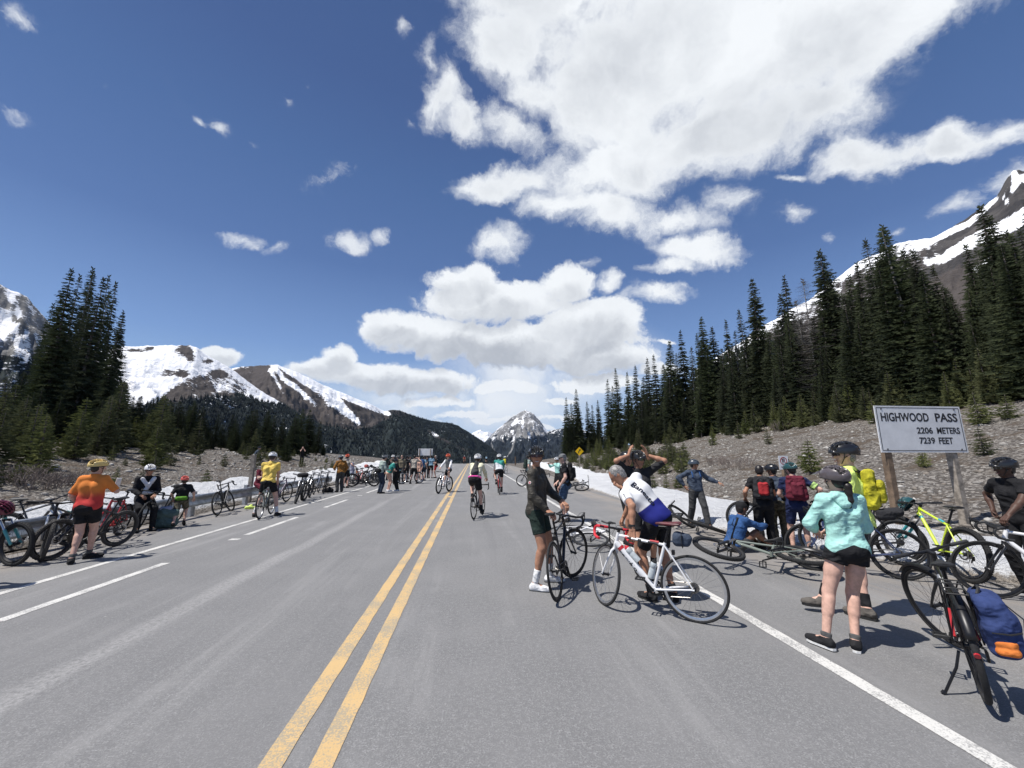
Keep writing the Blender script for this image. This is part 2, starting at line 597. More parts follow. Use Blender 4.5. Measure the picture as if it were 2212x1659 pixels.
xs = axis([(-260, -60, 30), (-60, -22, 70), (-22, -8, 60), (-8, 9, 12), (9, 22, 60), (22, 70, 80), (70, 260, 40)])
ys = axis([(-60, 0, 16), (0, 40, 130), (40, 110, 110), (110, 260, 30)])
GX, GY = np.meshgrid(xs, ys)
GZ = ground_z(GX, GY)
inroad = (GX > -8.4) & (GX < 8.6)
GZ = np.where(inroad, zc(GY) - .03, GZ)
grid_obj('ground', GX, GY, GZ, gm, kind='structure')
# valley floor far below, out to the horizon
vm = mat('valley_forest', (.018, .024, .022), .95, var=.4, scale=.02)
vx, vy = np.meshgrid(np.linspace(-25000, 25000, 40), np.concatenate([np.linspace(-25000, 200, 10), np.linspace(260, 30000, 30)]))
grid_obj('valley_floor', vx, vy, -62 + 8 * vnoise(vx / 900, vy / 900), vm, kind='structure')

# ---- asphalt
am, nt, b = new_mat('asphalt')
pos = nd(nt, 'ShaderNodeNewGeometry').outputs['Position']
sx = nd(nt, 'ShaderNodeSeparateXYZ', {0: pos})
str_ = nd(nt, 'ShaderNodeVectorMath', {0: pos, 1: (1.0, .06, 1.0)}, operation='MULTIPLY').outputs[0]
n_f = noise(nt, pos, 85, 3, .8)
n_g = noise(nt, pos, 26, 4, .75)
n_m = noise(nt, pos, 1.1, 5, .6)
n_s = noise(nt, str_, 2.6, 5, .62, .35)
n_s2 = noise(nt, str_, 7.0, 4, .6, .2)
base = mixc(nt, smooth(nt, n_f, .36, .64), (.108, .108, .110), (.318, .316, .314))
base = mixc(nt, smooth(nt, n_g, .3, .7), (.148, .1475, .149), base)
base = mixc(nt, smooth(nt, n_m, .3, .75, 0, .5), base, (.225, .222, .222))
# wheel-worn dusty streaks along the road
streak = mth(nt, 'MULTIPLY', smooth(nt, n_s, .52, .70), smooth(nt, n_m, .36, .6))
base = mixc(nt, mth(nt, 'MULTIPLY', streak, .30), base, (.33, .325, .32))
base = mixc(nt, mth(nt, 'MULTIPLY', smooth(nt, n_s2, .58, .72), .16), base, (.30, .296, .292))
base = mixc(nt, mth(nt, 'MULTIPLY', smooth(nt, n_s, .34, .45, 1, 0), .22), base, (.125, .124, .128))
# a pale dusty track wandering in the near left lane
wob = mth(nt, 'MULTIPLY_ADD', noise(nt, nd(nt, 'ShaderNodeVectorMath', {0: pos, 1: (0, .25, 0)}, operation='MULTIPLY').outputs[0], 1.0, 3), .5, sx.outputs[0])
trk = mth(nt, 'ABSOLUTE', mth(nt, 'ADD', wob, 3.0))
trk = mth(nt, 'MULTIPLY', smooth(nt, trk, .05, .22, 1, 0), mth(nt, 'MULTIPLY', smooth(nt, n_g, .3, .6), smooth(nt, n_s, .36, .55)))
base = mixc(nt, mth(nt, 'MULTIPLY', trk, .48), base, (.40, .392, .385))
# sand and grit washed on to both shoulders
ax = mth(nt, 'ABSOLUTE', mth(nt, 'ADD', sx.outputs[0], 1.2))
grit = mth(nt, 'MULTIPLY', smooth(nt, ax, 4.9, 6.9), smooth(nt, mth(nt, 'ADD', n_s, mth(nt, 'MULTIPLY', n_m, .4)), .52, .9))
base = mixc(nt, mth(nt, 'MULTIPLY', grit, .9), base, (.27, .235, .20))
vs_ = nd(nt, 'ShaderNodeTexVoronoi', {'Vector': pos, 'Scale': 3.1})
vsr = nd(nt, 'ShaderNodeSeparateColor', {0: vs_.outputs[1]}).outputs
spot = mth(nt, 'MULTIPLY', smooth(nt, vs_.outputs[0], .022, .040, 1, 0), smooth(nt, vsr[0], .72, .74))
base = mixc(nt, mth(nt, 'MULTIPLY', spot, .8), base, mixc(nt, smooth(nt, vsr[1], .45, .55), (.05, .048, .046), (.42, .41, .39)))
n_p = noise(nt, str_, .55, 4, .6, .5)
base = mixc(nt, smooth(nt, n_p, .48, .66, 0, .24), base, (.150, .149, .151))
base = mixc(nt, smooth(nt, noise(nt, str_, 1.1, 5, .7, .8), .55, .72, 0, .30), base, (.33, .326, .32))
nt.links.new(base, b.inputs['Base Color'])
b.inputs['Roughness'].default_value = .88
bb = nd(nt, 'ShaderNodeBump', {'Height': mth(nt, 'ADD', n_f, mth(nt, 'MULTIPLY', n_g, .8)), 'Strength': .55, 'Distance': .006})
nt.links.new(bb.outputs[0], b.inputs['Normal'])


def strip(name, x0, x1, y0, y1, z, m, kind='structure', edge=0.0, dy=1.0, nx=1):
    ys_ = np.linspace(y0, y1, max(2, int((y1 - y0) / dy) + 1))
    X, Y = np.meshgrid(np.linspace(0, 1, nx + 1), ys_)
    e0 = x0 + edge * fbm(Y * (.7 if edge > .1 else 4.3), Y * 0 + 3.3 + x0, 4)
    e1 = x1 + edge * fbm(Y * (.7 if edge > .1 else 4.3), Y * 0 + 8.1 + x1, 4)
    X = e0 * (1 - X) + e1 * X
    return grid_obj(name, X, Y, zc(Y) + z, m, kind=kind)


strip('road', -8.15, 6.9, -25, 175, 0.0, am, edge=.25, dy=.8, nx=4)


# ---- painted lines, worn
def paint(name, col, worn, back):
    m, nt, b = new_mat(name)
    pos = nd(nt, 'ShaderNodeNewGeometry').outputs['Position']
    a = noise(nt, pos, 70, 4, .7)
    c_ = noise(nt, pos, 2.2, 4, .65)
    k = smooth(nt, mth(nt, 'MULTIPLY_ADD', c_, .8, a), .98 - worn, 1.18 - worn)
    cc = mixc(nt, noise(nt, pos, 6, 4), tuple(x * .88 for x in col), col)
    nt.links.new(mixc(nt, k, cc, back), b.inputs['Base Color'])
    b.inputs['Roughness'].default_value = .8
    bb = nd(nt, 'ShaderNodeBump', {'Height': noise(nt, pos, 150, 2, .6), 'Strength': .4, 'Distance': .005})
    nt.links.new(bb.outputs[0], b.inputs['Normal'])
    return m


yp = paint('yellow_paint', (.60, .41, .19), .15, (.34, .29, .21))
wp = paint('white_paint', (.64, .63, .60), .13, (.30, .296, .29))
strip('yellow_line', -1.17, -1.035, -25, 120, .004, yp, edge=.009, dy=.05)
strip('yellow_line', -.885, -.75, -25, 120, .004, yp, edge=.009, dy=.05)
strip('white_line', 2.93, 3.065, -25, 120, .004, wp, edge=.009, dy=.05)
strip('white_line', -6.0, -5.88, -25, 120, .004, wp, edge=.009, dy=.05)
for (a, b_) in ((5.0, 7.3), (9.6, 12.15), (14.3, 16.7), (19.6, 22.3), (25, 27.6), (31, 34)):
    strip('lane_dash', -5.02, -4.89, a, b_, .004, wp, edge=.014, dy=.05)
for y in (9.05, 18.3):
    strip('lane_dash', -5.03, -4.83, y, y + .17, .004, wp, edge=.006, dy=.05)
strip('yellow_dash', -1.03, -.89, 17.2, 17.7, .004, yp, dy=.1)

# ---- snow along both verges
sm, nt, b = new_mat('old_snow')
pos = nd(nt, 'ShaderNodeNewGeometry').outputs['Position']
n_a = noise(nt, pos, 1.2, 5, .6)
n_b = noise(nt, pos, 14, 4, .7)
att = nd(nt, 'ShaderNodeAttribute', attribute_name='edge').outputs['Fac']
dirt = smooth(nt, mth(nt, 'ADD', att, mth(nt, 'MULTIPLY', mth(nt, 'SUBTRACT', n_b, .5), .9)), .45, .8)
c = mixc(nt, smooth(nt, n_a, .4, .7), (.82, .83, .845), (.72, .73, .75))
c = mixc(nt, mth(nt, 'MULTIPLY', smooth(nt, n_b, .56, .70), .45), c, (.50, .475, .44))
c = mixc(nt, dirt, c, (.34, .30, .255))
nt.links.new(c, b.inputs['Base Color'])
b.inputs['Roughness'].default_value = .75
b.inputs['Subsurface Weight'].default_value = .0
bb = nd(nt, 'ShaderNodeBump', {'Height': mth(nt, 'ADD', mth(nt, 'MULTIPLY', n_b, .5), noise(nt, pos, 4, 5, .65)), 'Strength': 1.0, 'Distance': .30})
nt.links.new(bb.outputs[0], b.inputs['Normal'])


def snow_strip(name, ylo, xin, yup, xout, thick, y0, y1, n=420, nx=26):
    ys_ = np.geomspace(y0 + 12, y1 + 12, n) - 12
    a = np.interp(ys_, ylo, xin) + .30 * fbm(ys_ * .8, ys_ * 0 + 1.7, 4)
    c_ = np.interp(ys_, yup, xout) + .7 * fbm(ys_ * .5, ys_ * 0 + 5.2, 4)
    T = np.linspace(-.02, 1.02, nx)
    X = a[:, None] * (1 - T) + c_[:, None] * T
    Y = np.repeat(ys_[:, None], nx, 1)
    E = np.minimum(T, 1 - T)[None, :] * np.abs(c_ - a)[:, None]
    th = np.interp(Y, [0, 20, 80], [thick, thick, thick * .9])
    H = th * np.clip(1 - np.exp(-np.maximum(E, 0) / .16), 0, 1) * (.8 + .5 * fbm(X * .8, Y * .8, 3))
    base = np.where(np.abs(X) < 9, np.maximum(ground_z(X, Y), zc(Y)), ground_z(X, Y))
    Z = base + H + .05 * fbm(X * 2.2, Y * 2.2, 3) * ss(0.02, .3, E) - .05 * (E < .001)
    return grid_obj(name, X, Y, Z, sm, {'edge': np.exp(-np.maximum(E, 0) / .12)}, 'structure')


snow_strip('snow', [0, 4.9, 5.4, 6.8, 7.8, 9.3, 12, 22, 33, 80], [8.2, 7.75, 7.5, 6.6, 6.0, 5.75, 5.7, 6.4, 8.3, 11],
           [0, 6.6, 7.5, 10, 14, 19, 45, 80], [10.6, 10.6, 10.5, 9.8, 9.4, 9.8, 12.6, 13.5], .22, 2, 84)
snow_strip('snow', [0, 10, 20, 30, 80], [-8.75, -8.7, -8.75, -8.8, -9.6], [0, 10.7, 13.9, 21.7, 34.5, 80],
           [-11.2, -11.3, -12.5, -12.9, -13.2, -16.0], .44, 2, 84)
# a last patch lying under the young trees
for (u, v, w) in ((300, 955, 2.6), (345, 962, 1.4), (820, 985, 3)):
    p = hit(u, v)
    if p is not None:
        yy, xx = np.meshgrid(np.linspace(-1, 1, 26), np.linspace(-1, 1, 30), indexing='ij')
        rr = np.hypot(xx, yy) + .35 * fbm(xx * 2.3 + u, yy * 2.3, 3)
        X, Y = p[0] + xx * w, p[1] + yy * w * .45
        grid_obj('snow', X, Y, ground_z(X, Y) + .22 - .45 * ss(.5, .95, rr), sm, {'edge': ss(.35, .7, rr)}, 'structure')

# ---- loose stones on the slopes
rng = np.random.RandomState(5)
ico = np.array([(0, 0, 1), (.89, 0, .45), (.28, .85, .45), (-.72, .53, .45), (-.72, -.53, .45), (.28, -.85, .45),
                (.72, .53, -.45), (-.28, .85, -.45), (-.89, 0, -.45), (-.28, -.85, -.45), (.72, -.53, -.45), (0, 0, -1)])
icf = np.array([(0, 1, 2), (0, 2, 3), (0, 3, 4), (0, 4, 5), (0, 5, 1), (1, 6, 2), (2, 7, 3), (3, 8, 4), (4, 9, 5), (5, 10, 1),
                (6, 7, 2), (7, 8, 3), (8, 9, 4), (9, 10, 5), (10, 6, 1), (11, 7, 6), (11, 8, 7), (11, 9, 8), (11, 10, 9), (11, 6, 10)])
n = 15000
side = rng.rand(n) < .62
yy = 3 + 62 * rng.rand(n) ** 1.6
xx = np.where(side, 9.9 + 30 * rng.rand(n) ** 1.25, -10.8 - 12 * rng.rand(n))
size = .026 + .10 * rng.rand(n) ** 3.0
size *= np.interp(yy, [3, 20, 60], [.8, 1.0, 1.5])
V = ico[None] * (size[:, None, None] * (.55 + .9 * rng.rand(n, 1, 3))) * (1 + .35 * (rng.rand(n, 12, 1) - .5))
an = rng.rand(n) * 6.28
ca, sa = np.cos(an)[:, None], np.sin(an)[:, None]
V = np.stack([V[..., 0] * ca - V[..., 1] * sa, V[..., 0] * sa + V[..., 1] * ca, V[..., 2] * .6], -1)
V += np.stack([xx, yy, ground_z(xx, yy) + size * .12], -1)[:, None, :]
F = (icf[None] + (np.arange(n) * 12)[:, None, None]).reshape(-1, 3)
rm = [mat('pale_stone', (.40, .385, .355), .9, var=.25, scale=9), mat('grey_stone', (.26, .245, .225), .9, var=.25, scale=9),
      mat('brown_stone', (.19, .165, .14), .9, var=.25, scale=9)]
o = tri_obj('loose_stones', V.reshape(-1, 3), F, rm, fmat=np.repeat(rng.randint(0, 3, n), 20))
tag(o, 'loose pale and grey stones strewn over both roadside slopes', 'stones', kind='stuff')
# ================================================================== mountains
def in_poly(U, Vv, poly):
    ins = np.zeros(U.shape, bool)
    k = len(poly)
    for i in range(k):
        (x0, y0), (x1, y1) = poly[i], poly[(i + 1) % k]
        c_ = ((y0 > Vv) != (y1 > Vv)) & (U < (x1 - x0) * (Vv - y0) / (y1 - y0 + 1e-9) + x0)
        ins ^= c_
    return ins


def band(U, Vv, pts, w):
    """1 on a polyline, falling to 0 at its half width"""
    d = np.full(U.shape, 0.0)
    for i in range(len(pts) - 1):
        (x0, y0), (x1, y1) = pts[i], pts[i + 1]
        w0, w1 = (w[i], w[i + 1]) if hasattr(w, '__len__') else (w, w)
        dx_, dy_ = x1 - x0, y1 - y0
        t = np.clip(((U - x0) * dx_ + (Vv - y0) * dy_) / (dx_ * dx_ + dy_ * dy_), 0, 1)
        dist = np.hypot(U - x0 - t * dx_, Vv - y0 - t * dy_)
        d = np.maximum(d, 1 - dist / (w0 + (w1 - w0) * t))
    return d


def mountain_mat(name, rock1, rock2, rscale, kn, streak=0.0, forest=(.016, .021, .021)):
    m, nt, b = new_mat(name)
    pos = nd(nt, 'ShaderNodeNewGeometry').outputs['Position']
    p2 = nd(nt, 'ShaderNodeVectorMath', {0: pos, 1: (1, 1, .35)}, operation='MULTIPLY').outputs[0]
    n_a = noise(nt, pos, rscale, 8, .68, .3)
    n_b = noise(nt, p2, rscale * 4.5, 5, .6)
    sn = nd(nt, 'ShaderNodeAttribute', attribute_name='snow').outputs['Fac']
    fo = nd(nt, 'ShaderNodeAttribute', attribute_name='forest').outputs['Fac']
    br = nd(nt, 'ShaderNodeAttribute', attribute_name='scree').outputs['Fac']
    n_h = noise(nt, nd(nt, 'ShaderNodeVectorMath', {0: pos, 1: (1, 1, 3.0)}, operation='MULTIPLY').outputs[0], rscale * 9, 5, .7)
    n_c = mth(nt, 'ADD', mth(nt, 'MULTIPLY', n_a, .42), mth(nt, 'ADD', mth(nt, 'MULTIPLY', n_b, .23), mth(nt, 'MULTIPLY', n_h, .35)))
    c_ = mixc(nt, smooth(nt, n_a, .3, .7), rock1, rock2)
    c_ = mixc(nt, mth(nt, 'MULTIPLY', br, smooth(nt, n_b, .1, .5, .6, 1)), c_, mixc(nt, n_b, (.052, .045, .043), (.108, .094, .088)))
    fk = smooth(nt, mth(nt, 'MULTIPLY_ADD', mth(nt, 'SUBTRACT', n_c, .5), 1.3, fo), .42, .56)
    c_ = mixc(nt, fk, c_, mixc(nt, smooth(nt, n_b, .35, .65), tuple(x * .55 for x in forest), tuple(x * 1.9 for x in forest)))
    sk = smooth(nt, mth(nt, 'MULTIPLY_ADD', mth(nt, 'SUBTRACT', n_c, .5), kn, sn), .46, .54)
    c_ = mixc(nt, sk, c_, mixc(nt, n_a, (.80, .81, .84), (.90, .905, .92)))
    nt.links.new(c_, b.inputs['Base Color'])
    b.inputs['Roughness'].default_value = .95
    b.inputs['Specular IOR Level'].default_value = .15
    bb = nd(nt, 'ShaderNodeBump', {'Height': mth(nt, 'MULTIPLY_ADD', n_b, .35, n_a), 'Strength': .55, 'Distance': .35 / rscale})
    nt.links.new(bb.outputs[0], b.inputs['Normal'])
    return m


def mountain(name, sil, Rd, R0, z0, m, fn, amp, p=1.25, nu=260, nt_=120, nf=3.0, gully=0.0, seed=0.0, rough=1.0):
    sil = np.array(sil, float)
    U = np.linspace(sil[0, 0], sil[-1, 0], nu)
    Vs = np.interp(U, sil[:, 0], sil[:, 1])
    Rr = np.interp(U, sil[:, 0], sil[:, 2]) if sil.shape[1] > 2 else np.full(nu, Rd)
    D = np.array([ray(u, v) for u, v in zip(U, Vs)])
    az = np.arctan2(D[:, 0], D[:, 1])
    el = np.arctan2(D[:, 2], np.hypot(D[:, 0], D[:, 1]))
    el = el + rough * .0016 * fbm(U * .11, U * 0 + seed, 4, .6)
    zr = Rr * np.tan(el) + CAM_H
    t = np.concatenate([np.linspace(0, 1, nt_), [1.04, 1.12, 1.35, 1.8]])
    Rad = Rr * R0 + np.outer(t, Rr * (1 - R0))
    T = np.repeat(t[:, None], nu, 1)
    prof = np.where(T <= 1, np.clip(T, 0, 1) ** p, 1 - (T - 1) * .9)
    A = np.repeat(az[None], len(t), 0)
    s_ = Rd / nf
    X, Y = Rad * np.sin(A), Rad * np.cos(A)
    w = np.clip(T, 0, 1) * np.clip(1 - T, 0, 1) * 4
    w = np.where(T < 1, w, 0)
    rid = .5 - np.abs(fbm(A * Rd / s_ * 4.5 + seed, Rad / s_ * 2.6 + seed, 5, .6)) * 1.4
    Z = z0 + (zr - z0)[None] * prof + amp * w * (fbm(X / s_ * 6 + seed, Y / s_ * 6, 6, .55) * .9 + gully * (rid - .3))
    # stay under the skyline as seen from the road
    lim = (zr - CAM_H)[None] / Rr[None] * Rad + CAM_H
    Z = np.where((T < 1) & (T > .6), np.minimum(Z, lim - .002 * Rad * (1 - T)), Z)
    P = np.stack([X, Y, Z], -1).reshape(-1, 3)
    uu, vv = proj(P)
    uu, vv = uu.reshape(X.shape), vv.reshape(X.shape)
    sn, fo, sc_ = fn(uu, vv, T, np.repeat(Vs[None], len(t), 0))
    for _ in range(2):
        sn = (sn + np.roll(sn, 1, 0) + np.roll(sn, -1, 0) + np.roll(sn, 1, 1) + np.roll(sn, -1, 1)) / 5
    o = grid_obj(name, X, Y, Z, m, {'snow': sn, 'forest': fo, 'scree': sc_}, 'structure')
    return X, Y, Z, fo, T, uu, vv, sn


Zr = np.zeros_like
m1 = mountain_mat('snowy_rock', (.040, .036, .035), (.095, .082, .075), .012, 4.2)
m2 = mountain_mat('ridge_rock', (.035, .032, .032), (.08, .07, .066), .010, 3.4)
m3 = mountain_mat('peak_rock', (.085, .085, .088), (.27, .265, .26), .0034, 3.4, forest=(.014, .018, .022))
m4 = mountain_mat('slope_rock', (.035, .034, .037), (.10, .092, .088), .016, 2.0)
m5 = mountain_mat('cliff_rock', (.10, .10, .10), (.25, .245, .24), .016, 2.6)
m6 = mountain_mat('far_rock', (.10, .11, .12), (.2, .2, .21), .002, 1.5)


def f_left(U, V, T, S):
    poly = [(215, 700), (420, 700), (445, 740), (500, 790), (560, 840), (614, 874), (560, 866), (505, 847), (470, 838), (452, 812),
            (430, 810), (400, 822), (370, 842), (335, 872), (250, 890), (215, 880)]
    s = np.where(in_poly(U, V, poly), .80, .22)
    s = np.where(in_poly(U, V, [(440, 800), (520, 800), (560, 850), (470, 850)]), .5, s)
    s = s + .3 * band(U, V, [(230, 790), (330, 780), (400, 790)], 55)
    for (a, b_, c_, d) in ((398, 760, 20, 14), (358, 806, 24, 9), (395, 808, 22, 11), (412, 775, 10, 14), (475, 806, 18, 9), (448, 780, 16, 6),
                           (325, 752, 14, 4), (285, 757, 40, 4)):
        s = s - .75 * np.clip(1.3 - np.hypot((U - a) / c_, (V - b_) / d), 0, 1)
    s = np.maximum(s, .95 * ss(0, .5, band(U, V, [(470, 783), (530, 822), (580, 852), (606, 869)], [9, 12, 9, 3])))
    fo = ss(838, 885, V + .10 * (U - 420)) * .9
    fo = np.maximum(fo, .42 * ss(815, 845, V) * (U > 380))
    return s, fo, ss(300, 420, U) * .8


def f_second(U, V, T, S):
    s = .12 + .45 * np.exp(-(V - S) / 5.0) * (U < 840)
    for pts, w in (([(590, 790), (612, 818), (645, 841), (669, 866), (683, 876)], [7, 8, 7, 6, 3]),
                   ([(608, 790), (669, 826), (724, 866), (775, 914)], [9, 16, 17, 5]),
                   ([(640, 800), (720, 845), (800, 878), (840, 895)], [5, 9, 10, 5]), ([(585, 800), (595, 820), (612, 849)], [7, 5, 3])):
        s = np.maximum(s, ss(0, .45, band(U, V, pts, w)) * .82)
    s = np.maximum(s, .95 * ss(0, .5, band(U, V, [(931, 936), (945, 942)], 4)))
    fo = ss(0, 26, V - np.interp(U, [480, 600, 650, 700, 760, 800, 830, 860], [845, 868, 880, 905, 915, 912, 893, 880]))
    fo = np.maximum(fo * .95, (U > 840) * .72)
    fo = fo - .55 * ss(0, .6, band(U, V, [(925, 932), (960, 952), (1010, 975)], [6, 6, 4]))
    fo = fo - .25 * ss(.6, .98, T) * (U > 830)
    return s, fo, .9 * (U < 760)


def f_peak(U, V, T, S):
    s = .26 + .16 * np.exp(-(V - S) / 14) - .25 * ss(945, 965, V)
    for pts, w in (([(1116, 905), (1112, 915), (1100, 925)], 5), ([(1105, 920), (1110, 948), (1105, 958)], 4), ([(1175, 925), (1181, 933)], 4),
                   ([(1147, 928), (1141, 952)], 3.5), ([(1070, 930), (1085, 918)], 3), ([(1130, 900), (1128, 925)], 3)):
        s = np.maximum(s, .62 * ss(0, .5, band(U, V, pts, w)))
    fo = ss(930, 962, V + .10 * np.abs(U - 1130) - 3 * np.sin(U * .35))
    fo = np.maximum(fo, (U > 1184) * 1.0)
    for pts in ([(1112, 950), (1106, 970), (1096, 985)], [(1060, 955), (1068, 975)], [(1075, 945), (1090, 955)]):
        fo = fo - .8 * ss(0, .6, band(U, V, pts, 3.0))
    return s, fo, Zr(U)


def f_right(U, V, T, S):
    d = V - S
    s = .22 + .50 * np.exp(-d / 40.0) * ss(2060, 1990, U) + .12 * np.sin(U * .42 + V * .12) * np.exp(-d / 60)
    for pts, w in (([(2000, 566), (2040, 558), (2082, 530), (2155, 497), (2240, 455)], [5, 10, 16, 20, 22]),
                   ([(1985, 528), (2020, 516), (2093, 483), (2151, 430)], [12, 8, 8, 5]), ([(2105, 582), (2128, 576)], 8),
                   ([(2128, 563), (2160, 557)], 5), ([(2092, 620), (2155, 577)], 5), ([(2190, 372), (2196, 395), (2186, 412)], [8, 10, 7]),
                   ([(2168, 425), (2176, 436)], 6), ([(2215, 385), (2260, 400)], 14), ([(2060, 606), (2075, 600)], 4), ([(2160, 590), (2175, 580)], 5)):
        s = np.maximum(s, ss(0, .4, band(U, V, pts, w)) * .9)
    sc_ = np.where(V > 585 - .42 * (U - 2050), 1.0, .0)
    sc_ = np.maximum(sc_, .6 * (U < 2000))
    return s, ss(700, 800, V), sc_


def f_cliff(U, V, T, S):
    s = .32 + .3 * np.exp(-(V - S) / 7)
    for pts, w in (([(-40, 640), (0, 690), (40, 712), (90, 738)], [12, 14, 10, 6]), ([(-30, 700), (20, 730), (60, 770)], [8, 8, 5]),
                   ([(20, 640), (34, 655), (44, 690)], [5, 4, 4]), ([(10, 628), (40, 634)], 4)):
        s = np.maximum(s, .9 * ss(0, .45, band(U, V, pts, w)))
    return s, ss(745, 790, V), Zr(U)


MT = {}
MT['far'] = mountain('snowy_range', [(960, 985), (1000, 950), (1020, 936), (1030, 931), (1038, 928), (1046, 933), (1054, 931), (1066, 938), (1100, 960)],
                     14000, .8, -300, m6, lambda U, V, T, S: (Zr(U) + .58, Zr(U), Zr(U)), 500, nu=80, nt_=40, gully=1.0, seed=3.1)
MT['peak'] = mountain('rocky_peak', [(1000, 1010), (1030, 968), (1049, 953), (1066, 935), (1082, 921), (1095, 911), (1106, 901), (1114, 897), (1125, 889),
                      (1130, 887), (1136, 885.5), (1143, 889), (1153, 893), (1158, 900), (1166, 907), (1174, 920), (1183, 932), (1196, 929),
                      (1210, 926), (1235, 922), (1280, 935), (1340, 960)], 5600, .45, -120, m3, f_peak, 190, p=1.5, nu=300, nt_=150, gully=.9, seed=7.7, nf=6)
MT['second'] = mountain('ridge', [(440, 830, 1800), (500, 797, 1800), (520, 792, 1800), (560, 790, 1800), (600, 788, 1800), (640, 803, 1800), (700, 832, 1850),
                        (760, 857, 1900), (800, 873, 1950), (830, 888, 2000), (848, 885, 2000), (862, 886, 2050), (880, 893, 2100), (900, 900, 2200), (930, 908, 2300), (950, 911, 2350),
                        (972, 914, 2400), (990, 920, 2500), (1010, 932, 2600), (1035, 948, 2700), (1060, 966, 2800), (1085, 990, 2900)], 1900, .5, -62, m2, f_second, 60,
                        p=1.2, nu=330, nt_=130, gully=.9, seed=1.3, nf=3.5)
MT['left'] = mountain('snowy_mountain', [(130, 800), (190, 766), (225, 756), (262, 749), (300, 748), (360, 746), (412, 746), (428, 752), (445, 766), (470, 780), (500, 797), (528, 818),
                      (560, 842), (612, 872), (660, 900), (720, 935)], 1350, .5, -55, m1, f_left, 45, p=1.25, nu=300, nt_=150, gully=.35, seed=4.4, nf=3)
MT['cliff'] = mountain('cliff', [(-420, 420), (-200, 500), (-60, 575), (0, 615), (8, 618), (22, 626), (40, 632), (60, 642), (80, 668), (120, 712), (180, 770), (240, 830)],
                       1000, .35, -30, m5, f_cliff, 60, p=1.9, nu=200, nt_=110, gully=1.2, seed=9.2, nf=4)
MT['right'] = mountain('mountain_slope', [(1500, 800), (1590, 745), (1615, 730), (1627, 716), (1640, 708), (1655, 700), (1675, 690), (1708, 668), (1748, 649), (1778, 622),
                       (1806, 602), (1849, 569), (1875, 556), (1900, 547), (1936, 526), (1965, 520), (2017, 513), (2050, 494), (2082, 475), (2118, 450), (2151, 426), (2162, 410), (2170, 394),
                       (2178, 381), (2188, 369), (2200, 367), (2214, 370), (2260, 330), (2400, 240), (2600, 150)], 950, .3, -10, m4, f_right, 34, p=1.15, nu=360, nt_=150, gully=.5, seed=2.2, nf=4)

# ---- far forests on the mountain sides
fm = [mat('far_conifer', (.016, .021, .021), .95, var=.35, scale=.05, spec=.1), mat('far_conifer_dark', (.010, .014, .016), .95, var=.3, scale=.05, spec=.1)]


def far_forest(name, key, n, hgt, label, vlim=1e9, seed=1):
    X, Y, Z, fo, T, uu, vv, sn = MT[key]
    rng = np.random.RandomState(seed)
    ok = (fo > .45) & (T < .97) & (vv < 1005) & (sn < .6)
    rows, cols = np.nonzero(ok[:-1, :-1])
    area = np.hypot(X[1:, :-1] - X[:-1, :-1], Y[1:, :-1] - Y[:-1, :-1])[rows, cols] * np.hypot(X[:-1, 1:] - X[:-1, :-1], Y[:-1, 1:] - Y[:-1, :-1])[rows, cols]
    vis = area / np.hypot(X[rows, cols], Y[rows, cols]) ** .5
    k = rng.choice(len(rows), n, p=vis / vis.sum())
    r_, c_ = rows[k], cols[k]
    a, b_ = rng.rand(n), rng.rand(n)

    def bl(Q):
        return (Q[r_, c_] * (1 - a) + Q[r_ + 1, c_] * a) * (1 - b_) + (Q[r_, c_ + 1] * (1 - a) + Q[r_ + 1, c_ + 1] * a) * b_
    P = np.stack([bl(X), bl(Y), bl(Z) - 1], -1)
    h = hgt * (.6 + .7 * rng.rand(n))
    w = h * (.13 + .07 * rng.rand(n))
    an = np.arange(5) * 2 * math.pi / 5
    ring = np.stack([np.cos(an), np.sin(an), np.zeros(5)], -1)
    V = np.concatenate([ring, ring * .55 + [0, 0, .45], [[0, 0, 1.0]]])
    V = V[None] * np.stack([w, w, h], -1)[:, None, :] + P[:, None, :]
    f = [(i, (i + 1) % 5, 5 + (i + 1) % 5) for i in range(5)] + [(i, 5 + (i + 1) % 5, 5 + i) for i in range(5)] + [(5 + i, 5 + (i + 1) % 5, 10) for i in range(5)]
    F = (np.array(f)[None] + (np.arange(n) * 11)[:, None, None]).reshape(-1, 3)
    o = tri_obj(name, V.reshape(-1, 3), F, fm, fmat=np.repeat((rng.rand(n) < .4).astype(int), 15))
    tag(o, label, 'forest', kind='stuff')


far_forest('far_forest', 'second', 13000, 12, 'dark conifer forest covering the ridge behind the road crest', seed=3)
far_forest('far_forest', 'left', 6000, 11, 'dark conifer forest below the snow of the left mountain', seed=4)
far_forest('far_forest', 'right', 2500, 14, 'dark conifer forest at the foot of the right mountain', seed=5)
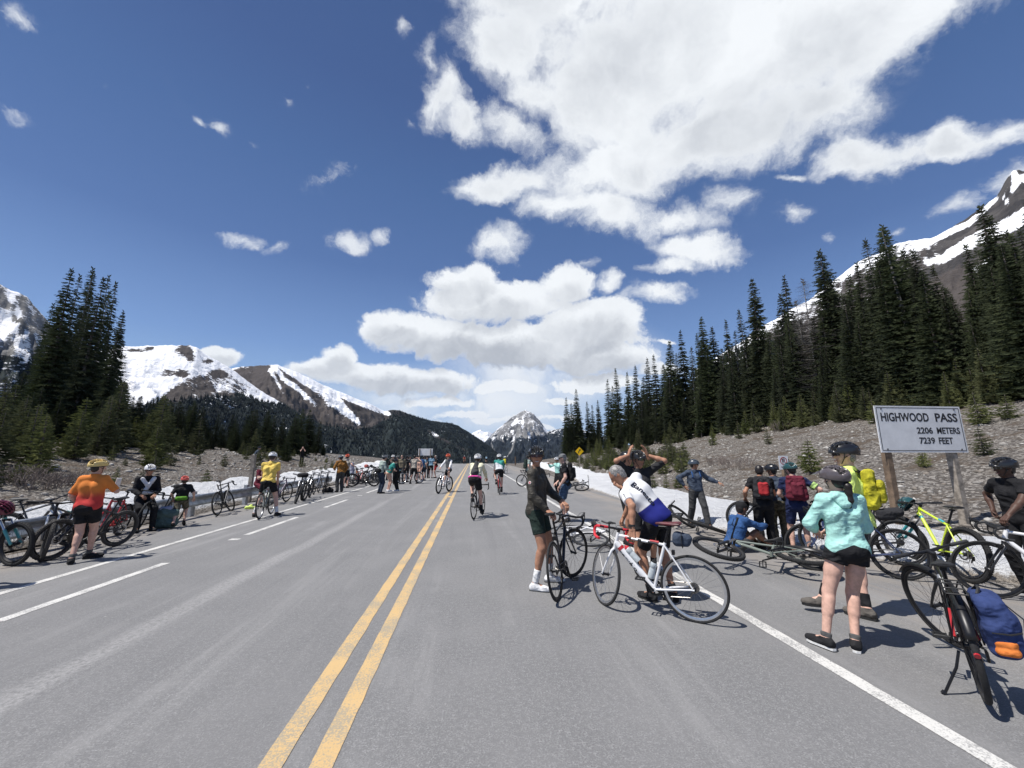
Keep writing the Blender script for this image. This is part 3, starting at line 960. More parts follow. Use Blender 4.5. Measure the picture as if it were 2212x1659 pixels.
# ================================================================== trees
def needle_mat(name, c1, c2):
    m, nt, b = new_mat(name)
    pos = nd(nt, 'ShaderNodeNewGeometry').outputs['Position']
    oi = nd(nt, 'ShaderNodeObjectInfo').outputs['Random']
    n_a = noise(nt, pos, .9, 3, .6)
    n_b = noise(nt, pos, 9, 3, .6)
    k = mth(nt, 'ADD', mth(nt, 'MULTIPLY', n_a, .5), mth(nt, 'MULTIPLY', n_b, .5))
    c_ = mixc(nt, smooth(nt, k, .35, .65), c1, c2)
    c_ = nd(nt, 'ShaderNodeHueSaturation', {'Color': c_, 'Hue': .5, 'Saturation': mth(nt, 'MULTIPLY_ADD', oi, .3, .8), 'Value': mth(nt, 'MULTIPLY_ADD', oi, .5, .75)}).outputs[0]
    nt.links.new(c_, b.inputs['Base Color'])
    b.inputs['Roughness'].default_value = .75
    b.inputs['Specular IOR Level'].default_value = .25
    tr = nd(nt, 'ShaderNodeBsdfTranslucent', {'Color': c_})
    ms = nd(nt, 'ShaderNodeMixShader', {0: .28, 1: b.outputs[0], 2: tr.outputs[0]})
    nt.links.new(ms.outputs[0], nt.nodes['Material Output'].inputs[0])
    return m


NEED = [needle_mat('spruce_needles', (.026, .036, .018), (.080, .096, .046)),
        needle_mat('young_needles', (.065, .080, .030), (.175, .185, .075)),
        needle_mat('dry_twigs', (.075, .068, .060), (.15, .138, .125))]
BARK = mat('bark', (.115, .098, .085), .95, var=.35, scale=6, bump=.5, bscale=20)
GBARK = mat('grey_bark', (.20, .19, .178), .95, var=.35, scale=6)


def crown_mesh(seed, h, rad, base, whorls, nb, dense, droop, up=.0, narrow=.9, tw=1.0, bare=False):
    """many small needle sprays along drooping branches"""
    rng = np.random.RandomState(seed)
    V, F = [], []
    cnt = 0
    lean = rng.randn(2) * .014 * h
    gap = .06 + .16 * rng.rand()
    lop, lopa = .25 * rng.rand(), rng.rand() * 6.28
    for w in range(whorls):
        q = (w + rng.rand() * .6) / whorls
        z = base * h + (1 - base) * h * (1 - (1 - q) ** 1.15) if False else base * h + (1 - base) * h * q
        prof = (1 - q) ** narrow * (.55 + .45 * min(1, q * 6 + .35))
        k = max(3, int(nb * (1 - .45 * q) + rng.rand() * 1.5))
        a0 = rng.rand() * 6.28
        for i in range(k):
            if rng.rand() < gap and q < .93:
                continue
            a = a0 + 6.283 * (i + .5 * rng.rand()) / k
            L = rad * prof * (.55 + .7 * rng.rand()) * (1 + lop * math.cos(a - lopa + 3 * q)) + .05 * rad
            d = np.array([math.cos(a), math.sin(a), 0])
            s = np.array([-d[1], d[0], 0])
            m = max(3, int(dense * (L / rad) ** .7 + 2))
            org = np.array([lean[0] * q, lean[1] * q, z])
            dr = droop * (1 - .9 * q) + .12 * rng.randn()
            tt = (np.arange(m) + .6) / m
            for t in tt:
                p = org + d * (L * t) + np.array([0, 0, -dr * L * t * (1 - .35 * t) + up * L * t * t])
                wl = tw * (.30 * L * (1 - t) ** .7 + .10 * rad * (.5 + .5 * (1 - q)) + .04) * (.7 + .6 * rng.rand())
                for sg in (-1, 1):
                    dirn = d * (.55 + .3 * rng.rand()) + s * sg * (.6 + .4 * rng.rand()) + np.array([0, 0, -.22 + .35 * rng.randn() * .5])
                    e = p + dirn * wl
                    ww = wl * (.20 + .12 * rng.rand()) if not bare else wl * .035
                    o_ = np.array([0, 0, 1.0]) * ww * (.6 + .5 * rng.rand()) + d * ww * .5
                    V += [p - o_ * .45, p + o_ * .6, p + dirn * wl * .6 + o_ * .25 - np.array([0, 0, ww * .9]), e]
                    F += [(cnt, cnt + 2, cnt + 3), (cnt, cnt + 3, cnt + 1)]
                    cnt += 4
                if rng.rand() < .5 and not bare:
                    e = p + d * wl * .8 + np.array([0, 0, -.1 * wl])
                    o_ = s * wl * .22
                    V += [p - o_, p + o_, e + np.array([0, 0, -.10 * wl]), e + o_ * .3]
                    F += [(cnt, cnt + 1, cnt + 2), (cnt + 1, cnt + 3, cnt + 2)]
                    cnt += 4
    # leader
    for i in range(8):
        a = i * 2.4
        p = np.array([lean[0], lean[1], h * (.955 + .006 * i)])
        e = p + np.array([math.cos(a) * .02 * h * .6, math.sin(a) * .02 * h * .6, .012 * h])
        V += [p, p + [0, 0, .012 * h], e, e + [0, 0, .01 * h]]
        F += [(cnt, cnt + 2, cnt + 1), (cnt + 1, cnt + 2, cnt + 3)]
        cnt += 4
    return np.array(V), np.array(F), lean


def make_tree(kind, seed, h, rad, base=.08, whorls=34, nb=8, dense=6, droop=.45, narrow=.9, nm=0, tw=1.0, bare=False, up=0.0, bark=None, name='spruce'):
    root = empty(name)
    V, F, lean = crown_mesh(seed, h, rad, base, whorls, nb, dense, droop, up, narrow, tw, bare)
    me = tri_obj('crown', V, F, NEED[nm], root)
    mb = MB()
    tr_ = (.011 * h + .02) * (.55 if bare else 1)
    mb.tube([(0, 0, -.3), (0, 0, .04 * h), (lean[0] * .5, lean[1] * .5, h * .5), (lean[0], lean[1], h)], [tr_ * 1.5, tr_ * 1.15, tr_ * .65, .012], 7)
    if bare:
        rng = np.random.RandomState(seed + 5)
        for i in range(60):
            q = .15 + .8 * i / 60
            a = i * 2.4
            L = rad * (1 - q) ** .7 * (.6 + .6 * rng.rand())
            p = np.array([lean[0] * q, lean[1] * q, q * h])
            mb.tube([p, p + [math.cos(a) * L * .6, math.sin(a) * L * .6, .02 * L], p + [math.cos(a) * L, math.sin(a) * L, .2 * L]], [.022, .012, .005], 4, cap=False)
    mb.build('trunk', bark or BARK, root)
    root['h'] = h
    return root


PROTO = {}
PROTO['tall'] = [make_tree('tall', 10 + i, 14, r, base=bs, whorls=52, nb=9, dense=7, droop=dr, narrow=nw)
                 for i, (r, bs, dr, nw) in enumerate(((2.0, .05, .50, .80), (1.7, .06, .55, .72), (2.3, .03, .42, .95), (1.55, .10, .5, .66), (2.0, .04, .38, 1.05), (1.6, .14, .62, .60), (2.1, .02, .30, .85), (1.4, .08, .45, .8)))]
PROTO['slim'] = [make_tree('slim', 30 + i, 14, r, base=.16, whorls=56, nb=7, dense=5, droop=.42, narrow=nw, tw=.9, bark=GBARK)
                 for i, (r, nw) in enumerate(((1.35, .55), (1.15, .5), (1.5, .7)))]
PROTO['young'] = [make_tree('young', 50 + i, 4, r, base=.03, whorls=22, nb=8, dense=5, droop=.18, narrow=nw, nm=1, up=.25, name='young_spruce')
                  for i, (r, nw) in enumerate(((1.05, .95), (.85, .85), (1.2, 1.0), (.95, 1.1), (.75, .8)))]
PROTO['sapling'] = [make_tree('sapling', 70 + i, 1.2, r, base=.04, whorls=11, nb=7, dense=3, droop=.1, narrow=.9, nm=1, up=.3, name='spruce_sapling')
                    for i, r in enumerate((.42, .34, .5))]
PROTO['dead'] = [make_tree('dead', 90 + i, 12, 1.7, base=.2, whorls=40, nb=6, dense=5, droop=.15, narrow=.6, nm=2, bare=True, tw=1.5, bark=GBARK, name='bare_larch') for i in range(2)]
_used = set()
TR = random.Random(4)
PICK = {k: 0 for k in PROTO}


def plant(kind, x, y, h, label, group, wide=1.0, var=None, lift=0.0):
    lst = PROTO[kind]
    p = lst[var % len(lst)] if var is not None else lst[PICK[kind] % len(lst)]
    PICK[kind] += 1
    if p.name not in _used:
        _used.add(p.name)
        o = p
    else:
        o = p.copy()
        COL.objects.link(o)
        for ch in p.children:
            c_ = ch.copy()
            COL.objects.link(c_)
            c_.parent = o
    s = h / p['h']
    o.location = (x, y, gz(x, y) + lift)
    o.rotation_euler = (TR.uniform(-.02, .02), TR.uniform(-.02, .02), TR.uniform(0, 6.28))
    o.scale = (s * wide, s * wide, s)
    tag(o, label, {'dead': 'tree', 'tall': 'tree', 'slim': 'tree', 'young': 'young tree', 'sapling': 'sapling'}[kind], group)
    return o


def height_for(x, y, z, vtop):
    """height that reaches a given line of sight"""
    lo, hi = .2, 40.0
    for _ in range(40):
        m_ = (lo + hi) / 2
        if proj((x, y, z + m_))[1] > vtop:
            lo = m_
        else:
            hi = m_
    return lo


def hit2(u, v):
    for k in range(14):
        p = hit(u, v + 2 * k)
        if p is not None:
            return p


# right stand: the spruces that make the skyline
SKYR = [(1227, 860), (1238, 872), (1251, 843), (1273, 869), (1284, 876), (1296, 866), (1317, 822), (1330, 836), (1343, 796), (1363, 805), (1381, 791), (1396, 815),
        (1411, 775), (1428, 767), (1444, 790), (1457, 739), (1475, 765), (1492, 715), (1506, 750), (1530, 721), (1541, 686), (1561, 708), (1587, 694),
        (1607, 718), (1635, 669), (1657, 605), (1676, 720), (1700, 700), (1718, 641), (1731, 598), (1757, 690), (1790, 690), (1805, 640), (1831, 544),
        (1868, 598), (1900, 573), (1925, 600), (1946, 518), (1961, 493), (1982, 560), (2004, 491), (2022, 560), (2042, 544), (2082, 576), (2110, 640),
        (2164, 533), (2202, 456), (2185, 540), (2240, 470), (2300, 430)]


def base_v(u):
    return np.interp(u, [1215, 1300, 1480, 1660, 1830, 2000, 2212, 2320], [984, 976, 950, 926, 903, 884, 858, 846])


rs = random.Random(9)
for i, (u, vt) in enumerate(SKYR):
    back = rs.uniform(0, 1)
    p = hit2(u, float(base_v(u)) - 2 - 6 * back)
    if p is None:
        continue
    h = height_for(p[0], p[1], p[2], vt)
    kind = 'tall' if rs.random() < .8 else 'slim'
    tagx = 'far end of the stand' if u < 1480 else ('middle of the stand' if u < 1760 else 'near end of the stand')
    if u in (1961,):
        lab, gr = 'broad dark spruce rising tallest above the pass sign', None
    elif u == 1657:
        lab, gr = 'slender spruce standing tall at the left of the high skyline group, above its neighbours', None
    else:
        lab, gr = 'tall dark spruce on the right slope, %s' % tagx, 'tall spruces on the right slope, %s' % tagx
    plant(kind, p[0], p[1], h, lab, gr, wide=rs.uniform(.8, 1.2) * (14 / max(h, 9)) ** .35)
for (u, vb, vt) in ((1777, 908, 606), (1762, 909, 650)):
    p = hit2(u, vb)
    plant('dead', p[0], p[1], height_for(p[0], p[1], p[2], vt), 'bare grey larch between dark spruces on the right slope', 'bare larches on the right slope', wide=1.2)
sku = np.array(sorted(SKYR))
n = 0
for _ in range(4000):
    if n >= 185:
        break
    u = rs.uniform(1220, 2330)
    bk = rs.random()
    p = hit2(u, float(base_v(u)) + 3 - 16 * bk)
    if p is None or p[1] < 8:
        continue
    lim = np.interp(u, sku[:, 0], sku[:, 1])
    vt = lim + 34 + rs.random() * .45 * (base_v(u) - lim)
    h = height_for(p[0], p[1], p[2], vt)
    if h > 15 or h < 2.5:
        continue
    tagx = 'far end of the stand' if u < 1480 else ('middle of the stand' if u < 1760 else 'near end of the stand')
    plant('tall', p[0], p[1], h, 'dark spruce within the dense right stand, %s' % tagx, 'shorter spruces of the right stand, %s' % tagx, wide=rs.uniform(.85, 1.35))
    n += 1
# young growth in front of the right stand
for i in range(90):
    u = rs.uniform(1225, 2260)
    p = hit2(u, float(base_v(u)) + rs.uniform(-2, 9))
    if p is None:
        continue
    h = rs.uniform(1.0, 3.2) * (1.0 if u > 1500 else 1.15)
    plant('young', p[0], p[1], h, 'young green spruce at the foot of the right stand', 'young spruces edging the right stand')
for i in range(90):
    u = rs.uniform(1225, 1480)
    v = np.interp(u, [1225, 1300, 1480], [1000, 1005, 995]) + rs.uniform(-20, 12) + rs.random() * 18
    p = hit2(u, v)
    if p is None or p[0] < 11.5 or p[1] > 95:
        continue
    plant('sapling', p[0], p[1], rs.uniform(.9, 1.9), 'small bushy spruce sapling low on the far right slope', 'saplings low on the far right slope')
for (u, vb, h, lab) in ((2118, 918, 1.5, 'spruce sapling on the stones right of the pass sign'), (2127, 985, 1.0, 'small spruce sapling below the right end of the pass sign'),
                        (1475, 1027, .95, 'single dark sapling on bare slope above the man with raised arms'), (1752, 1022, 1.5, 'thin sapling on stones left of the pass sign'),
                        (1410, 1063, .95, 'bushy little spruce at the snow edge behind the man holding his helmet'), (1440, 1060, .8, 'low spruce at the snow edge beside a bushier one'),
                        (1465, 1055, .75, 'low spruce at the snow edge nearest the grey-blue standing man'), (1540, 962, 1.4, 'young spruce alone high on the right slope'), (1596, 948, 1.7, 'young spruce at the top of the bare right slope'),
                        (1997, 1010, .7, 'tiny sapling beneath the pass sign between its posts'), (1890, 915, 1.6, 'sapling on the stones above the pass sign left corner'), (1660, 960, 1.2, 'sapling high on stones above the no-parking sign'), (2180, 905, 1.1, 'sapling on the stones near the right edge of the slope')):
    p = hit2(u, vb)
    plant('sapling', p[0], p[1], h, lab, None)
# left: clump of tall slender spruces
LT = [(85, 586, 945), (103, 597, 940), (118, 592, 938), (135, 583, 938), (151, 599, 944), (167, 630, 940), (176, 603, 946), (195, 613, 948), (206, 672, 950), (222, 690, 948),
      (60, 660, 940), (40, 700, 942), (75, 640, 936), (128, 640, 948), (160, 660, 950), (188, 700, 952)]
for i, (u, vt, vb) in enumerate(LT):
    q = ray(u, vb)
    dist = 33 + 3.5 * (i % 4)
    x, y = q[0] / q[1] * dist, dist
    z = gz(x, y)
    plant('slim' if i % 4 else 'tall', x, y, height_for(x, y, z, vt), 'tall slender dark spruce in the clump at far left', 'tall spruces of the far left clump', wide=rs.uniform(.62, .85))
for (u, vt, d_) in ((232, 742, 37), (224, 758, 39)):
    q = ray(u, 940)
    x, y = q[0] / q[1] * d_, d_
    plant('dead', x, y, height_for(x, y, gz(x, y), vt), 'bare twiggy larch at the right side of the tall left clump', 'bare larches by the tall left clump')
# left: belt of mid and young spruces
skl = [(-80, 830), (0, 800), (60, 830), (110, 860), (200, 860), (235, 800), (270, 856), (330, 852), (385, 862), (420, 872), (470, 895), (520, 890), (560, 880), (600, 905), (640, 880), (690, 880), (720, 905), (780, 925), (830, 940), (880, 950), (940, 968)]
skl = np.array(skl)
n = 0
for _ in range(3000):
    if n >= 200:
        break
    u = rs.uniform(-90, 930)
    dist = rs.uniform(15, 62) if u > 240 else rs.uniform(15, 40)
    q = ray(u, 985)
    x, y = q[0] / q[1] * dist, dist
    if x > -15.5 - .02 * y or math.hypot(x, y) > 95:
        continue
    vt = np.interp(u, skl[:, 0], skl[:, 1]) + (rs.random() ** 1.2) * (70 if u > 240 else 90) + (20 if dist < 24 else 0)
    z = gz(x, y)
    h = height_for(x, y, z, vt)
    h = min(h, 7.5)
    if h < 1.0 or (x > -19 and h > 2.4):
        continue
    if dist > 38 or (u < 240 and dist > 26):
        plant('tall', x, y, h, 'dark green spruce deeper in the left forest', 'spruces deeper in the left forest', wide=1.75)
    else:
        plant('young', x, y, h, 'young green spruce on top of the left bank', 'young spruces on the left bank', wide=1.25)
    n += 1
n = 0
for _ in range(900):
    if n >= 46:
        break
    y = 7 + 40 * rs.random()
    x = -11.8 - 7.5 * rs.random() ** .6
    q = proj((x, y, gz(x, y)))
    if not (-40 < q[0] < 860):
        continue
    plant('sapling', x, y, rs.uniform(.4, 1.25), 'small spruce sapling on the stony left bank', 'saplings on the stony left bank')
    n += 1


# ---- leafless willow shrubs
def shrub(loc, w, h, seed, label, m):
    rng = np.random.RandomState(seed)
    mb = MB()
    for i in range(80):
        a, r = rng.rand() * 6.28, rng.rand() ** .5
        b0 = np.array([math.cos(a) * r * w * .6, math.sin(a) * r * w * .35, 0])
        top = b0 + np.array([math.cos(a) * w * .35 * rng.rand(), math.sin(a) * w * .3 * rng.rand(), h * (.55 + .5 * rng.rand())]) + rng.randn(3) * [.06, .06, 0]
        mid_ = (b0 + top) / 2 + rng.randn(3) * .05
        mb.tube([b0, mid_, top], [.010, .007, .003], 3, cap=False)
        for k in range(3):
            t = .4 + .5 * rng.rand()
            p = b0 + (top - b0) * t
            mb.tube([p, p + rng.randn(3) * [.10, .10, .04] + [0, 0, .14]], [.006, .003], 3, cap=False)
    o = mb.build('willow_shrub', m)
    o.location = (loc[0], loc[1], gz(loc[0], loc[1]) - .03)
    return tag(o, label, 'shrub', 'leafless willow shrubs')


tw = mat('willow_twigs', (.20, .165, .145), .9, var=.3, scale=4)
for i, (u, v, w, h, lab) in enumerate(((70, 1055, 1.5, .6, 'leafless brown willow shrub on the left bank behind the mountain bikes'), (30, 1040, 1.2, .6, 'leafless brown shrub at the left edge of the bank'),
                                       (120, 1048, 1.0, .5, 'low leafless shrub behind the woman in orange'), (1455, 985, 1.6, .8, 'leafless purplish shrub on the right slope, uphill one'),
                                       (1590, 1012, 1.5, .8, 'leafless purplish shrub on the right slope above the seated man'), (1550, 1005, 1.0, .6, 'low leafless shrub beside a larger one on the right slope'),
                                       (1690, 930, 1.6, 1.0, 'pale leafless shrub at the foot of the dark stand'))):
    p = hit2(u, v)
    shrub(p, w, h, 40 + i, lab, tw)
# ================================================================== rail, signs, posts
galv = mat('galvanised_steel', (.40, .42, .44), .42, .75, var=.22, scale=5, bump=.15, bscale=30)
galv_d = mat('weathered_zinc_post', (.44, .45, .46), .55, .45, var=.25, scale=7)
wood = mat('weathered_wood', (.27, .235, .195), .9, var=.35, scale=7, bump=.5, bscale=60)
wood_b = mat('brown_wood', (.155, .108, .072), .9, var=.3, scale=6, bump=.4, bscale=60)
refl = mat('reflector_white', (.85, .85, .84), .3, var=.03)
root = empty('guardrail', 'galvanised guardrail with ribbed beam along the left shoulder in front of snow', 'guardrail', loc=(-7.97, 0, 0))
prof = [(0, .29), (.045, .305), (.055, .345), (.035, .375), (0.0, .41), (-.012, .45), (0.0, .49), (.035, .525), (.055, .555), (.045, .595), (0, .61)]
prof = prof + [(x - .006, z) for x, z in prof[::-1]]
Mrot = np.array([[1, 0, 0], [0, 1, 0], [0, 0, 1]])
for a, b_ in ((-3.6, 3.9), (3.9, 7.7), (7.7, 11.5), (11.5, 15.3), (15.3, 19.1), (19.1, 22.9)):
    mb = MB()
    mb.prism(prof, a, b_ + .14, c=(.0 if int(a * 10) % 2 else .004, 0, 0))
    for z in (.345, .555):
        mb.tube([(.05, b_ - .1, z), (.066, b_ - .1, z)], .014, 8)
        mb.tube([(.05, b_ + .04, z), (.066, b_ + .04, z)], .014, 8)
    mb.build('rail_beam', galv, root)
for y in (-1.2, 1.3, 3.8, 5.3, 7.75, 10.22, 12.65, 15.4, 17.9, 20.4, 22.6):
    mb = MB()
    mb.box((-.10, y, .14), (.012, .16, 1.12))
    mb.box((-.155, y - .075, .14), (.10, .012, 1.12))
    mb.box((-.05, y, .45), (.085, .14, .34))
    mb.build('post', galv_d, root, smooth_=False)
    if y > 3:
        mb = MB()
        mb.tube([(.0, y + 1.0, .45), (.018, y + 1.0, .45)], .045, 14)
        mb.build('reflector', refl, root)
mb = MB()
ang = np.linspace(0, math.pi, 9)
mb.prism([(0.16 * math.sin(a) * .6, .45 + .17 * math.cos(a)) for a in ang], 23.04, 23.5)
mb.build('end_piece', galv, root)


def text_mesh(body, size, bold=.0, width=1.0):
    cu = bpy.data.curves.new('lettering', 'FONT')
    cu.body = body
    cu.size = size
    cu.offset = bold
    cu.extrude = .0012
    cu.resolution_u = 3
    o = bpy.data.objects.new('lettering', cu)
    COL.objects.link(o)
    bpy.context.view_layer.update()
    me = bpy.data.meshes.new_from_object(o)
    bpy.data.objects.remove(o)
    V = np.array([v.co[:] for v in me.vertices])
    F = [tuple(p.vertices) for p in me.polygons]
    bpy.data.meshes.remove(me)
    V[:, :2] -= [V[:, 0].min(), V[:, 1].min()]
    V[:, 0] *= width
    return V, F


def fit_text(mb, body, x0, x1, z0, z1, y, bold=.0, mi=0):
    """letters standing upright in the x,z plane, facing -y"""
    V, F = text_mesh(body, 1.0, bold)
    w, h = V[:, 0].max(), V[:, 1].max()
    V[:, 0] *= (x1 - x0) / w
    V[:, 1] *= (z1 - z0) / h
    P = np.stack([V[:, 0] + x0, y - V[:, 2] * 1.0, V[:, 1] + z0], -1)
    mb.add(P, F, mi)


blackp = mat('sign_black', (.015, .016, .02), .5, var=.1)
signw = mat('sign_white', (.74, .745, .75), .45, var=.05, scale=3, col2=(.66, .665, .67))
bolt_m = mat('bolt_grey', (.25, .25, .26), .4, .8)


def pass_sign(loc, label, front=True):
    W, Hh = 2.30, 1.10
    r = empty('elevation_sign', label, 'sign', loc=loc)
    z0 = 1.80
    mb = MB()
    mb.box((0, 0, z0 + Hh / 2), (W, .018, Hh))
    pn = mb.build('panel', signw, r, smooth_=False)
    if front:
        mb = MB()
        e, t = .045, .014
        for (cx_, cz_, sx_, sz_) in ((0, z0 + e, W - 2 * e, t), (0, z0 + Hh - e, W - 2 * e, t), (-W / 2 + e, z0 + Hh / 2, t, Hh - 2 * e - t), (W / 2 - e, z0 + Hh / 2, t, Hh - 2 * e - t)):
            mb.box((cx_, -.0105, cz_), (sx_, .003, sz_))
        mb.build('border', blackp, pn, smooth_=False)
        for w_, a_, b_, c_, d_ in (('HIGHWOOD', -W / 2 + .135, .255, .725, .935), ('PASS', .43, W / 2 - .12, .725, .935), ('2206', -.125, .295, .44, .595),
                                   ('METERS', .41, W / 2 - .12, .44, .595), ('7239', -.105, .305, .20, .355), ('FEET', .41, .79, .20, .355)):
            mb = MB()
            fit_text(mb, w_, a_, b_, z0 + c_, z0 + d_, -.0105, .026)
            mb.build('lettering', blackp, pn, smooth_=False)
        for x in (-.98, .98):
            for z in (z0 + .075, z0 + Hh - .075):
                m2 = MB()
                m2.tube([(x, -.008, z), (x, -.018, z)], .022, 10)
                m2.build('bolt', bolt_m, pn)
    for x, m in ((-.93, wood_b), (.80, wood)):
        mb = MB()
        mb.box((x, .082 if front else -.082, (z0 + Hh - .05 - .5) / 2), (.145, .14, z0 + Hh - .05 + .5))
        po = mb.build('post', m, r, smooth_=False)
        bv = po.modifiers.new('bevel', 'BEVEL')
        bv.width = .008
        bv.segments = 1
    return r


pass_sign((10.62, 8.3, 0), 'white pass name and elevation sign on two wooden posts, beside the snow at right')
pass_sign((-7.6, 65, 0.0), 'white sign panel seen from behind on two posts, beyond the crowd at left', front=False)

# no parking sign on a brown post
np_ = empty('no_parking_sign', 'small no-parking sign on a brown wooden post behind three men', 'sign', loc=(7.62, 9.0, 0))
mb = MB()
mb.box((.05, .07, .62), (.15, .11, 2.05))
mb.build('post', wood_b, np_, smooth_=False)
mb = MB()
mb.box((-.045, 0, 1.56), (.25, .006, .33))
pn = mb.build('plate', signw, np_, smooth_=False)
mb = MB()
redp = mat('sign_red', (.28, .03, .03), .5, var=.1)
k = 28
ring = [(.088 * math.cos(a), .088 * math.sin(a)) for a in np.linspace(0, 2 * math.pi, k, endpoint=False)]
mb.lathe([(.092, -.001), (.092, .002), (.074, .002), (.074, -.001)], (-.045, -.004, 1.60), (0, -1, 0), 32, 0)
d_ = .085 * math.sqrt(.5)
mb.tube([(-.045 - d_, -.0062, 1.60 + d_), (-.045 + d_, -.0062, 1.60 - d_)], .0075, 4)
mb.build('prohibition_ring', redp, pn)
mb = MB()
fit_text(mb, 'P', -.078, -.012, 1.548, 1.652, -.004, .02)
mb.build('lettering', blackp, pn, smooth_=False)
for sx_ in (-1, 1):
    mb = MB()
    mb.prism([(-.045 + sx_ * .085, 1.455), (-.045 + sx_ * .055, 1.475), (-.045 + sx_ * .055, 1.461), (-.045 + sx_ * .03, 1.461), (-.045 + sx_ * .03, 1.449), (-.045 + sx_ * .055, 1.449), (-.045 + sx_ * .055, 1.435)], -.0052, -.0035)
    mb.build('arrow', blackp, pn, smooth_=False)

# yellow curve warning diamond
yel = mat('sign_yellow', (.85, .52, .0), .45, var=.04)
ys_ = empty('warning_sign', 'yellow diamond curve warning sign on a thin pole beyond the man in the cap', 'sign', loc=(12.1, 44, gz(12.1, 44)))
zt = 1.72 + 10 / 840 * 44 - gz(12.1, 44)
mb = MB()
mb.box((0, .03, (zt - .3) / 2), (.08, .05, zt + .9))
mb.build('post', wood, ys_, smooth_=False)
mb = MB()
s_ = .50
mb.prism([(-s_, zt), (0, zt - s_), (s_, zt), (0, zt + s_)], -.004, .002)
pn = mb.build('panel', yel, ys_, smooth_=False)
mb = MB()
pts = [(-.09, zt - .24), (-.09, zt - .05), (.0, zt + .08), (.05, zt + .14)]
for a, b_ in zip(pts[:-1], pts[1:]):
    q = np.array(b_) - np.array(a)
    nrm = np.array([-q[1], q[0]]) / np.linalg.norm(q) * .045
    mb.prism([tuple(np.array(a) - nrm), tuple(np.array(b_) - nrm), tuple(np.array(b_) + nrm), tuple(np.array(a) + nrm)], -.0065, -.0045)
mb.prism([(-.03, zt + .20), (.14, zt + .02), (.14, zt + .27)], -.0095, -.0075)
mb.build('arrow', blackp, pn, smooth_=False)


def post(name, loc, w, h, m, label):
    mb = MB()
    mb.box((0, 0, h / 2 - .2), (w, w, h + .4))
    mb.box((0, 0, h + .01), (w * .9, w * .9, .02))
    o = mb.build(name, m, smooth_=False)
    o.location = loc
    return tag(o, label, 'post')


post('wooden_post', (-8.62, 16.6, .1), .13, 1.66, wood, 'bare wooden post in the snow behind the man in the yellow jersey')
post('marker_post', (-7.6, 86, 0), .12, 1.05, refl, 'white marker post at the left road edge near the crest')
post('wooden_post', (8.0, 74, 0.1), .2, 1.5, wood_b, 'brown wooden post at the right road edge beyond the leaning white bike')
post('marker_post', (-.6, 96, -.1), .12, 1.6, refl, 'small white marker standing past the crest of the road')
# ================================================================== bicycles
rub = mat('tyre_rubber', (.018, .018, .019), .85, var=.25, scale=60)
rub_g = mat('dusty_rubber', (.060, .057, .054), .9, var=.25, scale=60)
blk = mat('black_metal', (.014, .014, .016), .38, .3, var=.15)
blkp = mat('black_plastic', (.02, .02, .021), .55, var=.15)
alu = mat('polished_alloy', (.62, .63, .65), .28, .9, var=.06)
chr_ = mat('chain_steel', (.20, .19, .18), .4, .85, var=.2, scale=80)
spk = mat('spoke_steel', (.30, .30, .31), .35, .8, var=.05)
spk_b = mat('black_spoke', (.03, .03, .032), .4, .6, var=.05)
disc_m = mat('brake_disc', (.35, .35, .36), .35, .9, var=.1)
PAINT = {}


def paintm(name, col, rough=.3, coat=.4, metal=0.0):
    if name not in PAINT:
        PAINT[name] = mat('frame_' + name, col, rough, metal, var=.04, scale=12, coat=coat)
    return PAINT[name]


P_WHITE = paintm('white', (.80, .80, .81))
P_BLACK = paintm('black', (.012, .012, .014))
P_GREY = paintm('dark_grey', (.06, .062, .068))
P_NAVY = paintm('navy', (.03, .045, .11))
P_RED = paintm('red', (.45, .03, .035))
P_TURQ = paintm('turquoise', (.12, .42, .38))
P_LIME = paintm('lime', (.62, .78, .06))
P_TEAL = paintm('teal', (.05, .40, .45))
P_OLIVE = paintm('olive_grey', (.15, .17, .13))
P_SAGE = paintm('sage', (.20, .23, .20))
P_ORANGE = paintm('orange', (.70, .18, .03))
P_SILVER = paintm('silver', (.45, .46, .48), .3, .3, .6)
P_BLUE = paintm('blue', (.04, .12, .42))
KIND = {
    # R wheel, tyre, wheelbase, bb (x,z), seat top, head top, head bottom, bar
    'road': dict(R=.338, t=.0135, wb=.995, bb=(.41, .272), sc=(.262, .765), ht=(.775, .835), hb=(.815, .695), sad=.985, bar='drop', rd=.024),
    'gravel': dict(R=.345, t=.019, wb=1.03, bb=(.425, .275), sc=(.275, .755), ht=(.785, .855), hb=(.825, .705), sad=.985, bar='drop', rd=.020),
    'mtb': dict(R=.368, t=.029, wb=1.15, bb=(.435, .325), sc=(.27, .73), ht=(.765, .915), hb=(.81, .80), sad=.99, bar='flat', rd=.024),
    'trail': dict(R=.335, t=.028, wb=1.06, bb=(.40, .30), sc=(.25, .68), ht=(.71, .85), hb=(.755, .74), sad=.92, bar='flat', rd=.024),
    'small': dict(R=.348, t=.019, wb=1.04, bb=(.44, .285), sc=(.30, .665), ht=(.765, .80), hb=(.81, .67), sad=.86, bar='flat', rd=.019),
    'hybrid': dict(R=.348, t=.019, wb=1.06, bb=(.44, .285), sc=(.28, .78), ht=(.78, .90), hb=(.83, .745), sad=.99, bar='flat', rd=.019),
}


def sections(mb, secs, n=14, mi=0):
    """loft ellipses: (x, y, z, half width, half height)"""
    a = np.arange(n) * 2 * math.pi / n
    V = np.concatenate([np.stack([np.full(n, x), y + w * np.cos(a), z + h * np.sin(a)], -1) for x, y, z, w, h in secs])
    F = []
    for i in range(len(secs) - 1):
        for j in range(n):
            F.append((i * n + j, i * n + (j + 1) % n, (i + 1) * n + (j + 1) % n, (i + 1) * n + j))
    F.append(tuple(range(n - 1, -1, -1)))
    F.append(tuple((len(secs) - 1) * n + j for j in range(n)))
    mb.add(V, F, mi)


